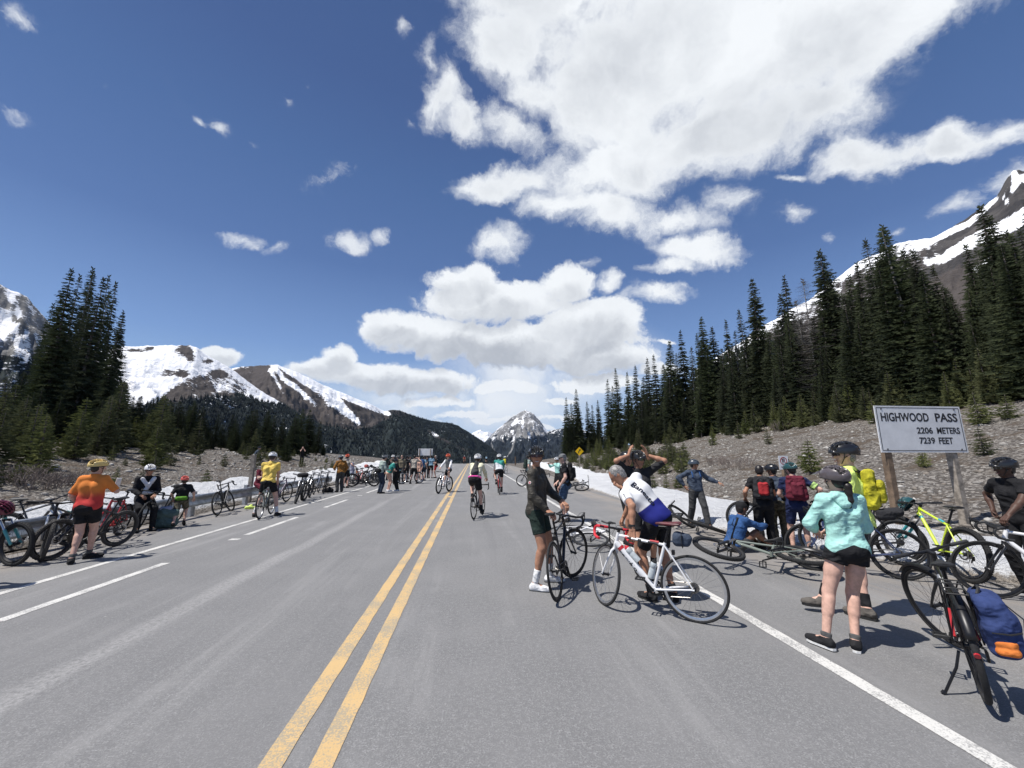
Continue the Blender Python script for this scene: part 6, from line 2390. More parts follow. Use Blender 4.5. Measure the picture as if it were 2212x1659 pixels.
def bottle(label, M, p, d, m, capm):
    e = empty('water_bottle', label, 'bottle')
    e.matrix_basis = M
    d = nrm(d)
    p = np.asarray(p, float)
    mb = MB()
    mb.tube([p, p + d * .10, p + d * .105, p + d * .12, p + d * .125, p + d * .165, p + d * .175], [.036, .036, .033, .033, .036, .036, .028], 14)
    mb.build('flask', m, e)
    mb = MB()
    mb.tube([p + d * .175, p + d * .195, p + d * .197, p + d * .215], [.029, .027, .012, .010], 12)
    mb.build('lid', capm, e)
    return e


clear = mat('bottle_clear', (.42, .46, .48), .25, var=.1)
st_ = nrm(np.array([.262 - .41, 0, .765 - .272]))
bottle('clear bottle in the seat tube cage of the white bike', M, np.array([.41, 0, .272]) + st_ * .10 + np.array([st_[2], 0, -st_[0]]) * .060, st_, clear, blkp)
bottle('clear bottle with red lid in the down tube cage of the white bike', M, bbp + q * .30 + np.array([-q[2], 0, q[0]]) * .078, q, clear, redtape)
e = empty('saddle_bag', 'blue saddle bag hanging under the saddle of the white bike', 'saddle bag')
e.matrix_basis = M
V, F = sdf_mesh([cone((.12, 0, .855), (.02, 0, .845), .055, .045), cone((.13, 0, .80), (.04, 0, .80), .05, .045)], .009, .03, wrinkle=.001)
tri_obj('bag', V, F, K_['slate'], e, smooth_=True)
mb = MB()
mb.tube([(.075, -.060, .905), (.075, -.064, .83), (.075, -.045, .755), (.075, .045, .755), (.075, .064, .83), (.075, .060, .905)], .012, 5, flat=.3)
mb.build('strap', blkp, e)
hb_ = gp(1424, 1296)
lh = bike_pt(cerv, (.60, .02, .845))
rj = person('grey-haired man in a white and blue jersey bending over the white road bike', hb_, 112, 1.82, lean=33, side=-24, pel=(-.06, .93), feetL=(.02, .10), feetR=(-.10, -.13), toeL=5, toeR=-18, handL=tuple(lh), handR=(.25, .05, -.58, 0),
            elbL=(-.6, .3, .1), top=K_['white'], sleeve='short', bottom=K_['black'], legs='knee', shoes=K_['shoeb'], sole=solek, socks=K_['black'], sockh=.10, hair=HR['grey'], skin='tan', head=(55, 44), res=.011, fat=.35, curl=.75, face=True,
            palmL=(0, 0, -1), hem=.09, loose=.006, kneeL=(1, .1, 0), kneeR=(1, -.3, 0))
root, J = rj
sh_ = kid(root, 'shirt')
sh_.data.materials[0] = split_cloth('white_blue_jersey', (.78, .78, .79), (.018, .024, .20), J['waist'] + J['d1'] * .035, J['d1'], .006)
bl_ = mat('decal_navy', (.015, .018, .05), .6)
up_ = J['lat']
nv_ = nrm(J['lat'] * .30 - J['fwd'])
yd_ = np.cross(nv_, -J['d2'])
wrap_text(sh_, 'Banesto', .112, J['neck'] - J['d2'] * .05 - yd_ * .03, -J['d2'], yd_, bl_, sh_, bold=.025, lift=.005)
wrap_text(sh_, 'Banesto', .045, J['SL'] + nrm(J['EL'] - J['SL']) * .03 + J['lat'] * .03, nrm(J['EL'] - J['SL']), np.array([-1, 0, 0]), bl_, sh_, bold=.01)
mb = MB()
wr = J['WL']
dw_ = nrm(J['WL'] - J['EL'])
mb.tube([wr - dw_ * .045 - dw_ * .011, wr - dw_ * .045 + dw_ * .011], .034, 12)
mb.tube([wr - dw_ * .045 + np.array([0, .028, 0]), wr - dw_ * .045 + np.array([0, .042, 0])], .02, 12)
mb.build('watch', blkp, root)

# jacket man and his black bike
b = bike('road', 'black road bike held upright by the man in the olive jacket', P_BLACK, rim=blk, steer=R_(-28), tape=blkp, crank=1.2)
stand_bike(b, gp(1207, 1297), gp(1236, 1254), lean=-7)
jb = b
hr_ = bike_pt(b, (.18, .03, .985))
rj = person('smiling man in olive jacket and dark sunglasses holding a black road bike', mid(gp(1150, 1272), gp(1176, 1262)), -28, 1.85, lean=-2, fat=.25, feetL=tuple(f3(1188, 1257)), feetR=tuple(f3(1156, 1276)), toeL=22, toeR=6,
            handR=tuple(hr_), handL=(.33, -.02, -.40, 0), elbR=(-.8, -.45, -.2), elbL=(-.4, .7, -.4), top=K_['olive'], sleeve='long', bottom=K_['dgreen'], legs='shorts', shoes=K_['shoew'], sole=mat('sole_dark', (.10, .10, .10), .8), socks=K_['sockw'], sockh=.17,
            helmet=HEL['black'], hair=HR['dark'], glasses=lensr, face='smile', skin='tan', head=(-66, 0), curl=.55, res=.011, hem=.09, palmR=(0, 0, -1, .75, -.5, -.35))
root, J = rj
st = kid(root, 'jacket')
mb = MB()
emb = J['SR'] + (J['ER'] - J['SR']) * .42
cdir = nrm(np.array([math.sin(R_(28)) * -.2 - .1, -1, .15]))
mb.lathe([(.0, .0), (.021, .0), (.021, -.006), (0, -.006)], emb + cdir * .064, cdir, 18, 0, closed=False)
mb.lathe([(.013, .0025), (.013, .0), (.006, .0), (.006, .0025)], emb + cdir * .064, cdir, 14, 1)
mb.build('emblem', [mat('emblem_white', (.72, .70, .68), .6), redtape], root)

# black helmeted man with raised hands, another behind him
rj = person('man in a black t-shirt raising both hands to his black helmet', gp(1392, 1236), -92, 1.80, lean=-3, feetL=(.0, .14), feetR=(.06, -.12), handL=(.04, -.030, .29, 0), handR=(.04, .030, .29, 0), elbL=(.45, .9, .05), elbR=(.45, -.9, .05),
            top=K_['blk2'], sleeve='elbow', bottom=K_['black'], legs='knee', shoes=K_['shoeb'], sole=solek, socks=K_['black'], helmet=HEL['black'], hair=HR['brown'], skin='tan', head=(18, 4), glasses=lens, face=True, curl=.2, res=.012, hem=.08,
            palmL=(0, -.9, -.25, 0, -.30, .9), palmR=(0, .9, -.25, 0, .30, .9), upturn=1.0, fat=.3)
person('man in black helmet standing half hidden behind the man with raised hands', gp(1362, 1176), -70, 1.80, lean=0, top=K_['black'], bottom=K_['black'], legs='knee', shoes=K_['shoeb'], socks=K_['black'], helmet=HEL['black'], hair=HR['dark'], glasses=lens, skin='tan',
       head=(35, 5), res=.016, handR=(.2, -.02, -.42, 0), hem=.06)
b = bike('gravel', 'black bike standing behind the man in the white jersey, front wheel towards the road', P_BLACK, steer=R_(25), rim=blk)
stand_bike(b, gp(1400, 1118), gp(1349, 1139), lean=4)

# ------------------------------------------------------------------ bikes lying on the road
b = bike('road', 'white road bike lying on the asphalt behind the olive-jacket man', P_WHITE, fork=P_BLACK, rim=blk, steer=R_(8))
lay_bike(b, gp(1219, 1164), gp(1285, 1189), -1, 82)
b = bike('mtb', 'black mountain bike lying beside the seated man in blue', P_BLACK, steer=R_(-30))
lay_bike(b, gp(1531, 1157), gp(1452, 1131), -1, 70, R=.368)
b = bike('mtb', 'sage grey mountain bike lying in front of the seated man', P_SAGE, fork=P_BLACK, steer=R_(12))
lay_bike(b, gp(1742, 1243), gp(1534, 1229), 1, 84, R=.368)
b = bike('mtb', 'dark grey mountain bike lying at the snow edge beyond the man in the cap', P_GREY, steer=R_(20))
lay_bike(b, gp(1236, 1056), gp(1293, 1067), -1, 70, R=.368)

# ------------------------------------------------------------------ right group
rj = person('woman in a mint hoodie, black shorts and mauve helmet standing by the white line', (3.55, 3.58), 70, 1.62, female=True, lean=-1, feetL=tuple(f3(1787, 1402)), feetR=tuple(f3(1851, 1406)), toeL=36, toeR=-26,
            handL=(.26, .02, -.38, 0), handR=(.22, .16, -.36, 0), elbL=(-.4, .8, -.6), elbR=(-.1, -.7, -.8), top=K_['mint'], sleeve='long', bottom=K_['black'], legs='brief', shoes=K_['shoeb'], sole=solew, socks=K_['sockg'], sockh=.05,
            helmet=HEL['mauve'], hstyle='mtb', hair=HR['dark'], hairlong=True, head=(28, 4), res=.0105, hem=.085, loose=.003, hoodm=K_['mint'], skin='pink', curl=.6, twist=0, fat=.05)
neon_c = (4.38, 4.25)
rj = person('tall man in a neon yellow jacket and black helmet behind the mint hoodie woman', neon_c, 128, 1.88, lean=-1, side=-1, feetL=tuple(f3(1774, 1322)), feetR=tuple(f3(1876, 1338)), toeL=25, toeR=-8, handR=(-.02, -.12, -.56, 0), handL=(.24, .05, -.46, 0),
            elbL=(-.5, .6, -.6), top=K_['neon'], sleeve='long', bottom=K_['dgrey'], legs='knee', shoes=K_['shoeg'], sole=solek, socks=K_['black'], helmet=HEL['black'], hair=HR['grey'], glasses=lens, face=True, skin='pink', head=(34, 4), res=.0115, hem=.11, loose=.014, gloves=None, fat=.4)
root, J = rj
mb = MB()
for t_ in (.42, .56):
    p0 = J['SR'] + (J['ER'] - J['SR']) * t_
    dd = nrm(J['ER'] - J['SR'])
    mb.tube([p0 - dd * .009, p0 + dd * .009], .0725, 16)
mb.build('reflective_band', mat('reflective_grey', (.22, .24, .22), .35, .4), root)
for nm, W_, E_, m in (('glove', 'WR', 'ER', K_['maroon']), ('glove', 'WL', 'EL', K_['black'])):
    d = nrm(J[W_] - J[E_])
    sg = -1 if W_ == 'WR' else 1
    n = np.array([0, -sg, 0.0]) if abs(d[0]) < .45 else np.array([0, 0, -1.0])
    pr = [(p[0], p[1], p[2], p[3] + .004, p[4] + .004) + p[5:] for p in hand_prims(J[W_], d, n, -sg, .5, J['s'] * 1.03)]
    V, F = sdf_mesh(pr + [cone(J[W_] - d * .03, J[W_], .036, .034)], .005, .009)
    tri_obj(nm, V, F, m, root, smooth_=True)
bpack(rj, 'yellow backpack with orange trim on the man in the neon jacket', K_['yelbag'], K_['yelbag'], .92, K_['black'])

rj = person('man in slate blue pullover and helmet standing at the snow edge with one arm out', mid(gp(1491, 1134), gp(1530, 1142)), -92, 1.63, lean=-4, feetL=tuple(f3(1531, 1142)), feetR=tuple(f3(1491, 1135)), handL=(.12, .46, -.28, 0), handR=(-.02, -.13, -.40, 0), elbR=(-.4, -1, .1),
            top=K_['slate'], sleeve='long', bottom=K_['dgrey'], legs='long', legloose=.012, shoes=K_['shoeb'], sole=solek, helmet=HEL['slate'], hair=HR['dark'], glasses=lens, skin='tan', head=(58, 4), res=.013, hem=.07, loose=.012, face=True, fat=.4)
bpack(rj, 'thin blue hydration pack on the slate blue pullover man', K_['slate'], None, .8, K_['blue'])
rj = person('man in a blue long-sleeved top and black cap sitting on the shoulder', gp(1592, 1190), 2, 1.76, pel=(-.05, .115), lean=22, feetL=(.56, .16), feetR=(.64, -.10), handL=(.50, -.08, -.12, 0), handR=(.52, .12, -.10, 0), kneeL=(.3, .2, 1), kneeR=(.3, -.2, 1),
            elbL=(-.2, .8, -.4), elbR=(-.2, -.8, -.4), top=K_['blue'], sleeve='long', bottom=K_['dgrey'], legs='long', legloose=.012, shoes=K_['khaki'], sole=solew, cap=K_['black'], hair=HR['dark'], skin='brown', head=(0, 6), res=.0125, hem=.06, loose=.008, face=True, fat=.3)
rjA = person('balding man in a black t-shirt with red backpack, back turned, by no-parking post', gp(1660, 1190), 62, 1.57, top=K_['black'], sleeve='short', bottom=K_['black'], legs='long', legloose=.010, shoes=K_['shoeb'], hair=HR['dark'], skin='tan', head=(-14, 12), res=.014, hem=.08,
             handL=(.12, .14, -.44, 0), handR=(.30, .08, -.32, 0), feetL=(-.02, .10), feetR=(.05, -.09), fat=.25)
bpack(rjA, 'black backpack with bright red pocket on the balding man', K_['blk2'], K_['red'], 1.0, K_['grey'])
J = rjA[1]
wl_ = np.array(rjA[0].location) + np.array(Matrix.Rotation(rjA[0].rotation_euler[2], 3, 'Z') @ Vector(J['WL']))
helmet_thing('black and white helmet dangling from the hand of the balding man', HEL['black'], Mat(wl_ + [-.09, -.02, -.15], 200, 80, 20), s=1.0)
person('man in black helmet and camouflage trousers between two men with backpacks', gp(1690, 1184), 60, 1.56, top=K_['slate'], sleeve='short', bottom=K_['camo'], legs='long', legloose=.012, shoes=K_['shoeb'], helmet=HEL['black'], hair=HR['dark'], glasses=lens, skin='tan', head=(60, 8), res=.015,
       handL=(.3, .02, -.38, 0), handR=(.3, -.05, -.34, 0), hem=.06)
rjC = person('man in navy cycling kit with maroon backpack, one hand on his hip', mid(gp(1724, 1203), gp(1746, 1198)), 60, 1.60, lean=3, top=K_['navy'], sleeve='short', bottom=K_['navy'], legs='knee', shoes=K_['shoeb'], socks=K_['sockg'], sockh=.07, helmet=HEL['teal'], hair=HR['dark'], skin='pink',
             head=(30, 12), res=.014, handR=(.02, -.16, -.42, 0), elbR=(-.5, -1, -.1), handL=(.30, .0, -.38, 0), hem=.06, gloves=K_['black'], feetL=(0, .14), feetR=(.02, -.13))
bpack(rjC, 'maroon backpack on the man in navy kit', K_['maroon'], K_['maroon'], 1.02, K_['maroon'])
root, J = rjC
mb = MB()
dd = nrm(J['ER'] - J['SR'])
p0 = J['SR'] + (J['ER'] - J['SR']) * .60
mb.tube([p0 - dd * .035, p0 + dd * .035], [.070, .068], 16)
mb.build('sleeve_band', K_['lime'], root)
b = bike('mtb', 'white mountain bike standing in front of the three men by the post', P_WHITE, rim=alu, fork=P_BLACK)
stand_bike(b, gp(1752, 1168), gp(1655, 1160), lean=6)

# right edge
b = bike('road', 'white road bike with black fork at the right edge, held by a man in black', P_WHITE, fork=P_BLACK, rim=blk, steer=R_(18), aero=1.15)
fb_ = np.array(gp(2148, 1292))
stand_bike(b, tuple(fb_ + [.60, -.79]), tuple(fb_), lean=3)
rj = person('man in black t-shirt and helmet at the right edge holding a white bike', tuple(fb_ + [.62, -.02]), 175, 1.70, lean=6, top=K_['black'], sleeve='short', bottom=K_['black'], legs='long', shoes=K_['shoeb'], sole=solew, helmet=HEL['black'], hair=HR['dark'], glasses=lens, skin='dark', face=True,
            head=(-15, 6), res=.012, handR=(-.02, -.12, -.42, 0), handL=tuple(bike_pt(b, (.80, .08, .90))), elbR=(-.6, -1, .1), hem=.08, loose=.008, curl=.8)
b = bike('gravel', 'navy touring bike leaning on the left post of the pass sign', P_NAVY, rim=blk)
rr = np.array(gp(1955, 1253))
stand_bike(b, tuple(rr), tuple(rr + [-.86, .56]), lean=7)
e = empty('saddle_bag', 'black bag behind the saddle of the navy touring bike', 'saddle bag')
e.matrix_basis = b.matrix_basis
V, F = sdf_mesh([cone((.12, 0, .90), (-.08, 0, .92), .055, .07), cone((.12, 0, .84), (0, 0, .85), .05, .05)], .012, .03, wrinkle=.001)
tri_obj('bag', V, F, K_['blk2'], e, smooth_=True)
b = bike('hybrid', 'black bike half hidden behind the navy touring bike at the snow', P_BLACK, rim=blk)
rr = np.array(gp(1958, 1222))
stand_bike(b, tuple(rr), tuple(rr + [-.95, .46]), lean=6)
b = bike('mtb', 'lime and teal mountain bike leaning on the right post of the pass sign', P_LIME, fork=P_TEAL, accent=P_TEAL, steer=R_(14))
rr = np.array(gp(2094, 1259))
fr_ = np.array(gp(2026, 1236))
dd = (fr_ - rr) / np.linalg.norm(fr_ - rr)
stand_bike(b, tuple(rr), tuple(rr + dd * 1.15), lean=6)
helmet_thing('dark green helmet hanging on the bar of the lime mountain bike', HEL['teal'], Mat(bike_pt(b, (.84, .12, .93)), 200, 60, 20))

# hybrid with pannier
b = bike('small', 'black and red hybrid bike with mudguards propped on its kickstand at lower right', P_BLACK, fork=P_BLACK, rim=blk, steer=R_(34), rack=True, guards=True, stand=True, accent=P_SILVER, disc=False, crank=.15)
stand_bike(b, gp(2132, 1522), gp(2072, 1402), lean=-5)
fr = kid(b, 'frame')
mb = MB()
Kd = KIND['small']
scp, rhp = np.array([Kd['sc'][0], 0, Kd['sc'][1]]), np.array([0, 0, Kd['R']])
for s_ in (-1, 1):
    mb = MB()
    mb.tube([scp + (rhp - scp) * .40 + [0, .038 * s_, 0], rhp + [.02, .062 * s_, .04]], .0098, 8)
    mb.build('seat_stay', P_RED, b)
e = empty('pannier', 'blue pannier bag with orange patch hung on the hybrid bike rack', 'pannier')
e.matrix_basis = b.matrix_basis
mb = MB()
pr = []
for z in (.40, .46, .52, .58, .64, .69):
    w_ = 1.0 - .10 * (z < .45) - .06 * (z > .66)
    pr += [cone((-.03 - .155 * w_, -.120, z), (-.03 + .135 * w_, -.120, z), .042), cone((-.03 - .14 * w_, -.185, z), (-.03 + .12 * w_, -.185, z), .048 - .012 * (z > .66))]
pr += [cone((-.15, -.225, .44), (-.15, -.222, .60), .030), cone((-.10, -.225, .44), (-.10, -.222, .60), .030), cone((-.05, -.225, .44), (-.05, -.222, .60), .030)]
V, F = sdf_mesh(pr, .0085, .045, wrinkle=.0045, wf=20)
bag = tri_obj('bag', V, F, K_['pannier'], e, smooth_=True)
V, F = sdf_mesh([cone((-.203, -.13, .405), (-.203, -.19, .405), .028), cone((-.203, -.13, .455), (-.203, -.19, .455), .028)], .007, .02, wrinkle=.001)
tri_obj('patch', V, F, K_['orange'], e, smooth_=True)
mb = MB()
mb.tube([(-.232, -.11, .52), (-.236, -.19, .52), (-.19, -.243, .525), (-.05, -.262, .53), (.10, -.240, .53), (.155, -.17, .53)], .013, 5, flat=.35)
mb.build('strap', blkp, e)
mb = MB()
mb.tube([(-.10, -.222, .68), (-.14, -.285, .60), (-.12, -.27, .50), (-.16, -.25, .42)], .007, 5, flat=.5)
mb.build('strap', blkp, e)
mb = MB()
mb.tube([(-.10, -.11, .725), (-.06, -.13, .76), (.0, -.13, .76), (.04, -.11, .725)], .010, 6)
mb.build('carry_handle', blkp, e)

# ------------------------------------------------------------------ man in the cap and those behind him
rj = person('grey-haired man in grey cap, black t-shirt and denim shorts, side on', gp(1223, 1127), 165, 1.80, lean=2, top=K_['black'], sleeve='short', bottom=K_['denim'], legs='knee', legloose=.014, shoes=K_['shoeg'], sole=solek, socks=K_['sockw'], sockh=.12, cap=K_['grey'], hair=HR['grey'], glasses=lens, skin='pink',
            head=(4, 8), res=.0135, hem=.10, loose=.010, handL=(.12, .06, -.52, 0), handR=(.22, -.02, -.46, 0), fat=.7, face=True, feetL=(.02, .10), feetR=(-.04, -.10))
bpack(rj, 'black backpack on the man in the grey cap', K_['black'], K_['blk2'], 1.08, K_['black'])
b = bike('road', 'dark road bike standing beyond the man in the cap', P_BLACK, rim=alu, steer=R_(-12))
stand_bike(b, gp(1168, 1062), gp(1206, 1073), lean=3)
person('person in mint sleeves and orange vest half hidden behind the man in the cap', gp(1206, 1066), 200, 1.66, top=K_['mint'], sleeve='long', bottom=K_['black'], legs='long', shoes=K_['shoeb'], helmet=HEL['white'], hair=HR['dark'], skin='tan', res=.018, handR=(.42, -.05, .02, 0), handL=(.40, .05, .0, 0), head=(0, 0))
b = bike('gravel', 'black bike held by the man in the sage t-shirt at the shoulder', P_BLACK, rim=blk)
stand_bike(b, gp(1163, 1050), gp(1128, 1051), lean=4)
rj = person('man in a sage t-shirt with dark backpack standing by his bike at the shoulder', gp(1141, 1055), 5, 1.80, top=K_['sage'], sleeve='short', bottom=K_['blk2'], legs='knee', shoes=K_['shoeb'], socks=K_['sockw'], helmet=HEL['black'], hair=HR['dark'], skin='pink', res=.018, hem=.08, fat=.4)
bpack(rj, 'dark olive backpack on the man in the sage t-shirt', K_['dgreen'], None, 1.1, K_['black'])
b = bike('road', 'white road bike propped at the right shoulder beside the yellow jacket', P_WHITE, fork=P_WHITE, rim=alu, steer=R_(15))
stand_bike(b, gp(1089, 1023), gp(1106, 1027), lean=3)
person('person in a bright yellow jacket standing beyond the teal jersey rider', gp(1088, 1023), 20, 1.72, top=K_['yelbag'], sleeve='long', bottom=K_['black'], legs='long', shoes=K_['shoeb'], helmet=HEL['white'], hair=HR['dark'], skin='tan', res=.022, lean=15, loose=.01)

# ------------------------------------------------------------------ riders on the road
b = bike('road', 'black road bike ridden away by the cream jersey rider', P_BLACK, rim=blk, crank=1.35)
ra = np.array(gp(1024, 1122))
stand_bike(b, tuple(ra), tuple(ra + [.26, .97]), lean=-2)
rj = rider(b, 'road', 'cyclist in cream and black jersey with pink hem riding away, white helmet', 34, ca=1.35, h=1.74, female=True, top=K_['cream'], sleeve='long', bottom=K_['black'], legs='shorts', shoes=K_['shoeb'], socks=K_['black'], helmet=HEL['white'], hair=HR['brown'], skin='pink', res=.013, hem=.02, fat=.9)
root, J = rj
jk = kid(root, 'jacket')
V, F = sdf_mesh([cone(J['neck'] - J['fwd'] * .10 - J['d2'] * .03, J['waist'] - J['fwd'] * .09, .050, .125)], .012, .02, keep=[(J['chest'] - J['fwd'] * .085, -J['fwd'])])
tri_obj('back_panel', V, F, K_['dgrey'], root, smooth_=True)
pr = [cone(J['P'] + J['lat'] * q * .07 + J['d1'] * .015, J['P'] + J['lat'] * q * .07 + J['d1'] * .055, .128, .126, True) for q in (-1, -.3, .3, 1)] + [ell(J['P'] - J['fwd'] * .03 + J['d1'] * .02, (.135, .19, .125))]
V, F = sdf_mesh(pr, .012, .02, keep=[(J['P'] + J['d1'] * .015, J['d1']), (J['P'] + J['d1'] * .06, -J['d1'])])
tri_obj('hem_band', V, F, K_['pink'], root, smooth_=True)
b = bike('road', 'red road bike ridden away by the teal jersey rider', P_RED, rim=blk, crank=1.5)
ra = np.array(gp(1079, 1069))
stand_bike(b, tuple(ra), tuple(ra + [.0, 1.0]), lean=0)
rj = rider(b, 'road', 'cyclist in teal and white jersey riding away on a red bike', 30, ca=1.5, h=1.76, top=K_['teal'], sleeve='long', bottom=K_['black'], legs='shorts', shoes=K_['shoeb'], socks=K_['black'], helmet=HEL['white'], hair=HR['dark'], skin='pink', res=.017, hem=.02, fat=.3)
root, J = rj
kid(root, 'jacket').data.materials[0] = split_cloth('teal_white_jersey', (.05, .30, .26), (.70, .72, .74), J['waist'] + J['d1'] * .13, nrm(J['d1'] + J['lat'] * -.5), .004, .05)
b = bike('mtb', 'white mountain bike ridden towards the camera by a child', P_WHITE, fork=P_WHITE, rim=blk, steer=R_(6), crank=1.2)
ra = np.array(gp(948, 1066))
stand_bike(b, tuple(ra + [.42, 1.02]), tuple(ra), lean=0)
rj = rider(b, 'mtb', 'child in white jersey and coral helmet riding down the middle of the road', 12, ca=1.2, h=1.58, top=K_['white'], sleeve='long', bottom=K_['black'], legs='knee', shoes=K_['shoew'], socks=K_['sockw'], helmet=HEL['coral'], hair=HR['brown'], glasses=lens, skin='pink', res=.017, child=True, hem=.09)
root, J = rj
mb = MB()
V, F = sdf_mesh([cone(J['neck'] + J['fwd'] * .06 + J['lat'] * q - J['d2'] * .03, J['waist'] + J['fwd'] * .075 + J['lat'] * q * .6, .062, .06) for q in (-.075, 0, .075)], .016, .03)
tri_obj('vest', V, F, K_['grey'], root, smooth_=True)
for u, v, hd_, lab, lb2, tm, hm in ((1004, 1000, 262, 'distant cyclist in red coming over the crest', 'bike of the distant cyclist in red at the crest', K_['red'], HEL['white']), (1051, 1001.5, 92, 'distant cyclist in blue riding away at the crest', 'bike of the distant cyclist in blue at the crest', K_['sky'], HEL['black'])):
    x = (u - 1021) / 840 * 86
    b = bike('road', lb2, P_BLACK, rim=blk)
    d_ = np.array([math.cos(R_(hd_)), math.sin(R_(hd_))])
    stand_bike(b, (x, 88), tuple(np.array([x, 88]) + d_))
    rider(b, 'road', lab, 30, h=1.76, top=tm, bottom=K_['black'], legs='shorts', shoes=K_['shoeb'], helmet=hm, skin='tan', res=.026)

# ------------------------------------------------------------------ left: yellow jersey, crowd, cluster of bikes
b = bike('gravel', 'sage green gravel bike straddled by the man in the yellow jersey', P_SAGE, rim=alu, fork=P_SAGE, tape=blkp)
ra = np.array(gp(560, 1121))
hd_ = 100
stand_bike(b, tuple(ra), tuple(ra + [math.cos(R_(hd_)), math.sin(R_(hd_))]), lean=-3)
ctr = ra + .48 * np.array([math.cos(R_(hd_)), math.sin(R_(hd_))])
rj = person('man in a yellow jersey and white helmet straddling a gravel bike', tuple(ctr), hd_, 1.86, lean=8, pel=(-.02, .93), feetL=(-.02, .26), feetR=(.02, -.27), toeL=14, toeR=-14, handL=tuple(bike_pt(b, (.84, .18, .93))), handR=tuple(bike_pt(b, (.84, -.18, .93))), elbL=(-.3, .9, -.3), elbR=(-.3, -.9, -.3),
            top=K_['yellow'], sleeve='short', bottom=K_['black'], legs='shorts', shoes=K_['shoeb'], sole=solek, socks=K_['sockw'], sockh=.16, helmet=HEL['white'], hair=HR['brown'], skin='pink', head=(0, 18), res=.013, hem=.07, curl=.8, palmL=(0, 0, -1), palmR=(0, 0, -1))
oc = tuple(np.array(mid(gp(152, 1221), gp(198, 1208))) + [-.05, 0])
rj = person('woman in an orange to red t-shirt and yellow helmet walking on the left shoulder', oc, 104, 1.66, female=True, lean=2, feetL=tuple(f3(152, 1219)), feetR=tuple(np.array(f3(190, 1207)) + [0, 0, .0]), toeL=30, toeR=-70, handR=(.26, .02, -.20, 0), handL=(.14, .07, -.50, 0), elbR=(-.4, -.8, -.5),
            top=K_['orange'], sleeve='elbow', bottom=K_['black'], legs='shorts', shoes=K_['shoeb'], sole=solek, socks=K_['sockg'], sockh=.07, helmet=HEL['yellow'], hair=HR['dark'], skin='pink', head=(-40, 4), res=.011, hem=.10, loose=.006, fat=.8)
root, J = rj
kid(root, 'shirt').data.materials[0] = split_cloth('orange_red_dye', (.78, .25, .055), (.60, .060, .055), J['waist'] + J['d1'] * .06, J['d1'], .11, .10)
wr_ = np.array(root.location) + np.array(Matrix.Rotation(root.rotation_euler[2], 3, 'Z') @ Vector(J['WR']))
mb = MB()
mb.box((0, 0, 0), (.075, .012, .15))
mb.box((.012, -.007, .05), (.03, .004, .035))
o = mb.build('phone', mat('phone_white', (.75, .75, .74), .4), smooth_=False)
o.matrix_basis = Mat(wr_ + [.07, .06, .09], 70, 12, 0)
tag(o, 'white phone held up by the woman in orange', 'phone')
wl_ = np.array(root.location) + np.array(Matrix.Rotation(root.rotation_euler[2], 3, 'Z') @ Vector(J['WL']))
V, F = sdf_mesh([cone(wl_ + [-.01, 0, .17], wl_ + [0, 0, -.12], .030, .05), cone(wl_ + [0, 0, -.10], wl_ + [.0, .03, -.32], .05, .03)], .010, .02, wrinkle=.003, wf=25)
o = tri_obj('jacket', V, F, K_['black'], smooth_=True)
tag(o, 'black jacket hanging from the left arm of the woman in orange', 'jacket')

# seated on the rail, child
rp = (-7.86, 10.55)
person('person in black and white jersey and patterned helmet sitting on the guardrail', rp, -42, 1.72, pel=(0, .74), lean=6, feetL=(.42, .14), feetR=(.38, -.12), handL=(.30, -.05, -.40, 0), handR=(.30, .05, -.40, 0), top=K_['black'], sleeve='long', bottom=K_['black'], legs='long', shoes=K_['shoeb'], helmet=HEL['white'], hair=HR['dark'], glasses=lens, skin='tan',
       res=.015, hem=.04, head=(6, 6))
root, J = PEOPLE[-1]
V, F = sdf_mesh([cone(J['neck'] + J['fwd'] * .07 + J['lat'] * .10 - J['d2'] * .04, J['waist'] + J['fwd'] * .10 - J['lat'] * .06, .045), cone(J['neck'] + J['fwd'] * .07 - J['lat'] * .11 - J['d2'] * .04, J['chest'] + J['fwd'] * .11 - J['lat'] * .02, .04), cone(J['waist'] + J['fwd'] * .09 + J['lat'] * .09, J['waist'] + J['fwd'] * .10 - J['lat'] * .04, .045)], .014, .015)
tri_obj('white_panel', V, F, K_['white'], root, smooth_=True)
cc = mid(gp(371, 1144), gp(396, 1132))
rj = person('small child in black t-shirt and coral red helmet walking by the rail', cc, 118, 1.20, child=True, lean=4, feetL=tuple(f3(372, 1143, .7)), feetR=tuple(np.array(f3(396, 1136, .7)) + [0, 0, .06]), pitchR=30, handL=(.12, .10, -.46, 0), handR=(.05, -.18, -.46, 0), top=K_['black'], sleeve='elbow', bottom=K_['camo'], legs='knee',
            shoes=K_['shoeb'], helmet=HEL['red'], hair=HR['brown'], skin='pink', res=.012, hem=.08, loose=.012, head=(10, 4), legloose=.01)
root, J = rj
e = empty('waist_pack', 'green waist pack on the small child', 'waist pack', loc=root.location, rz=root.rotation_euler[2])
c0 = J['P'] - J['fwd'] * .13 + J['d1'] * .03
V, F = sdf_mesh([cone(c0 + J['lat'] * -.075, c0 + J['lat'] * .075, .048)], .009, .02)
tri_obj('pouch', V, F, K_['green'], e, smooth_=True)
mb = MB()
mb.tube([J['P'] + J['d1'] * .05 + .125 * (math.cos(a) * J['fwd'] + 1.1 * math.sin(a) * J['lat']) for a in np.linspace(0, 6.28, 18, endpoint=False)], .012, 5, closed=True)
mb.build('belt', blkp, e)

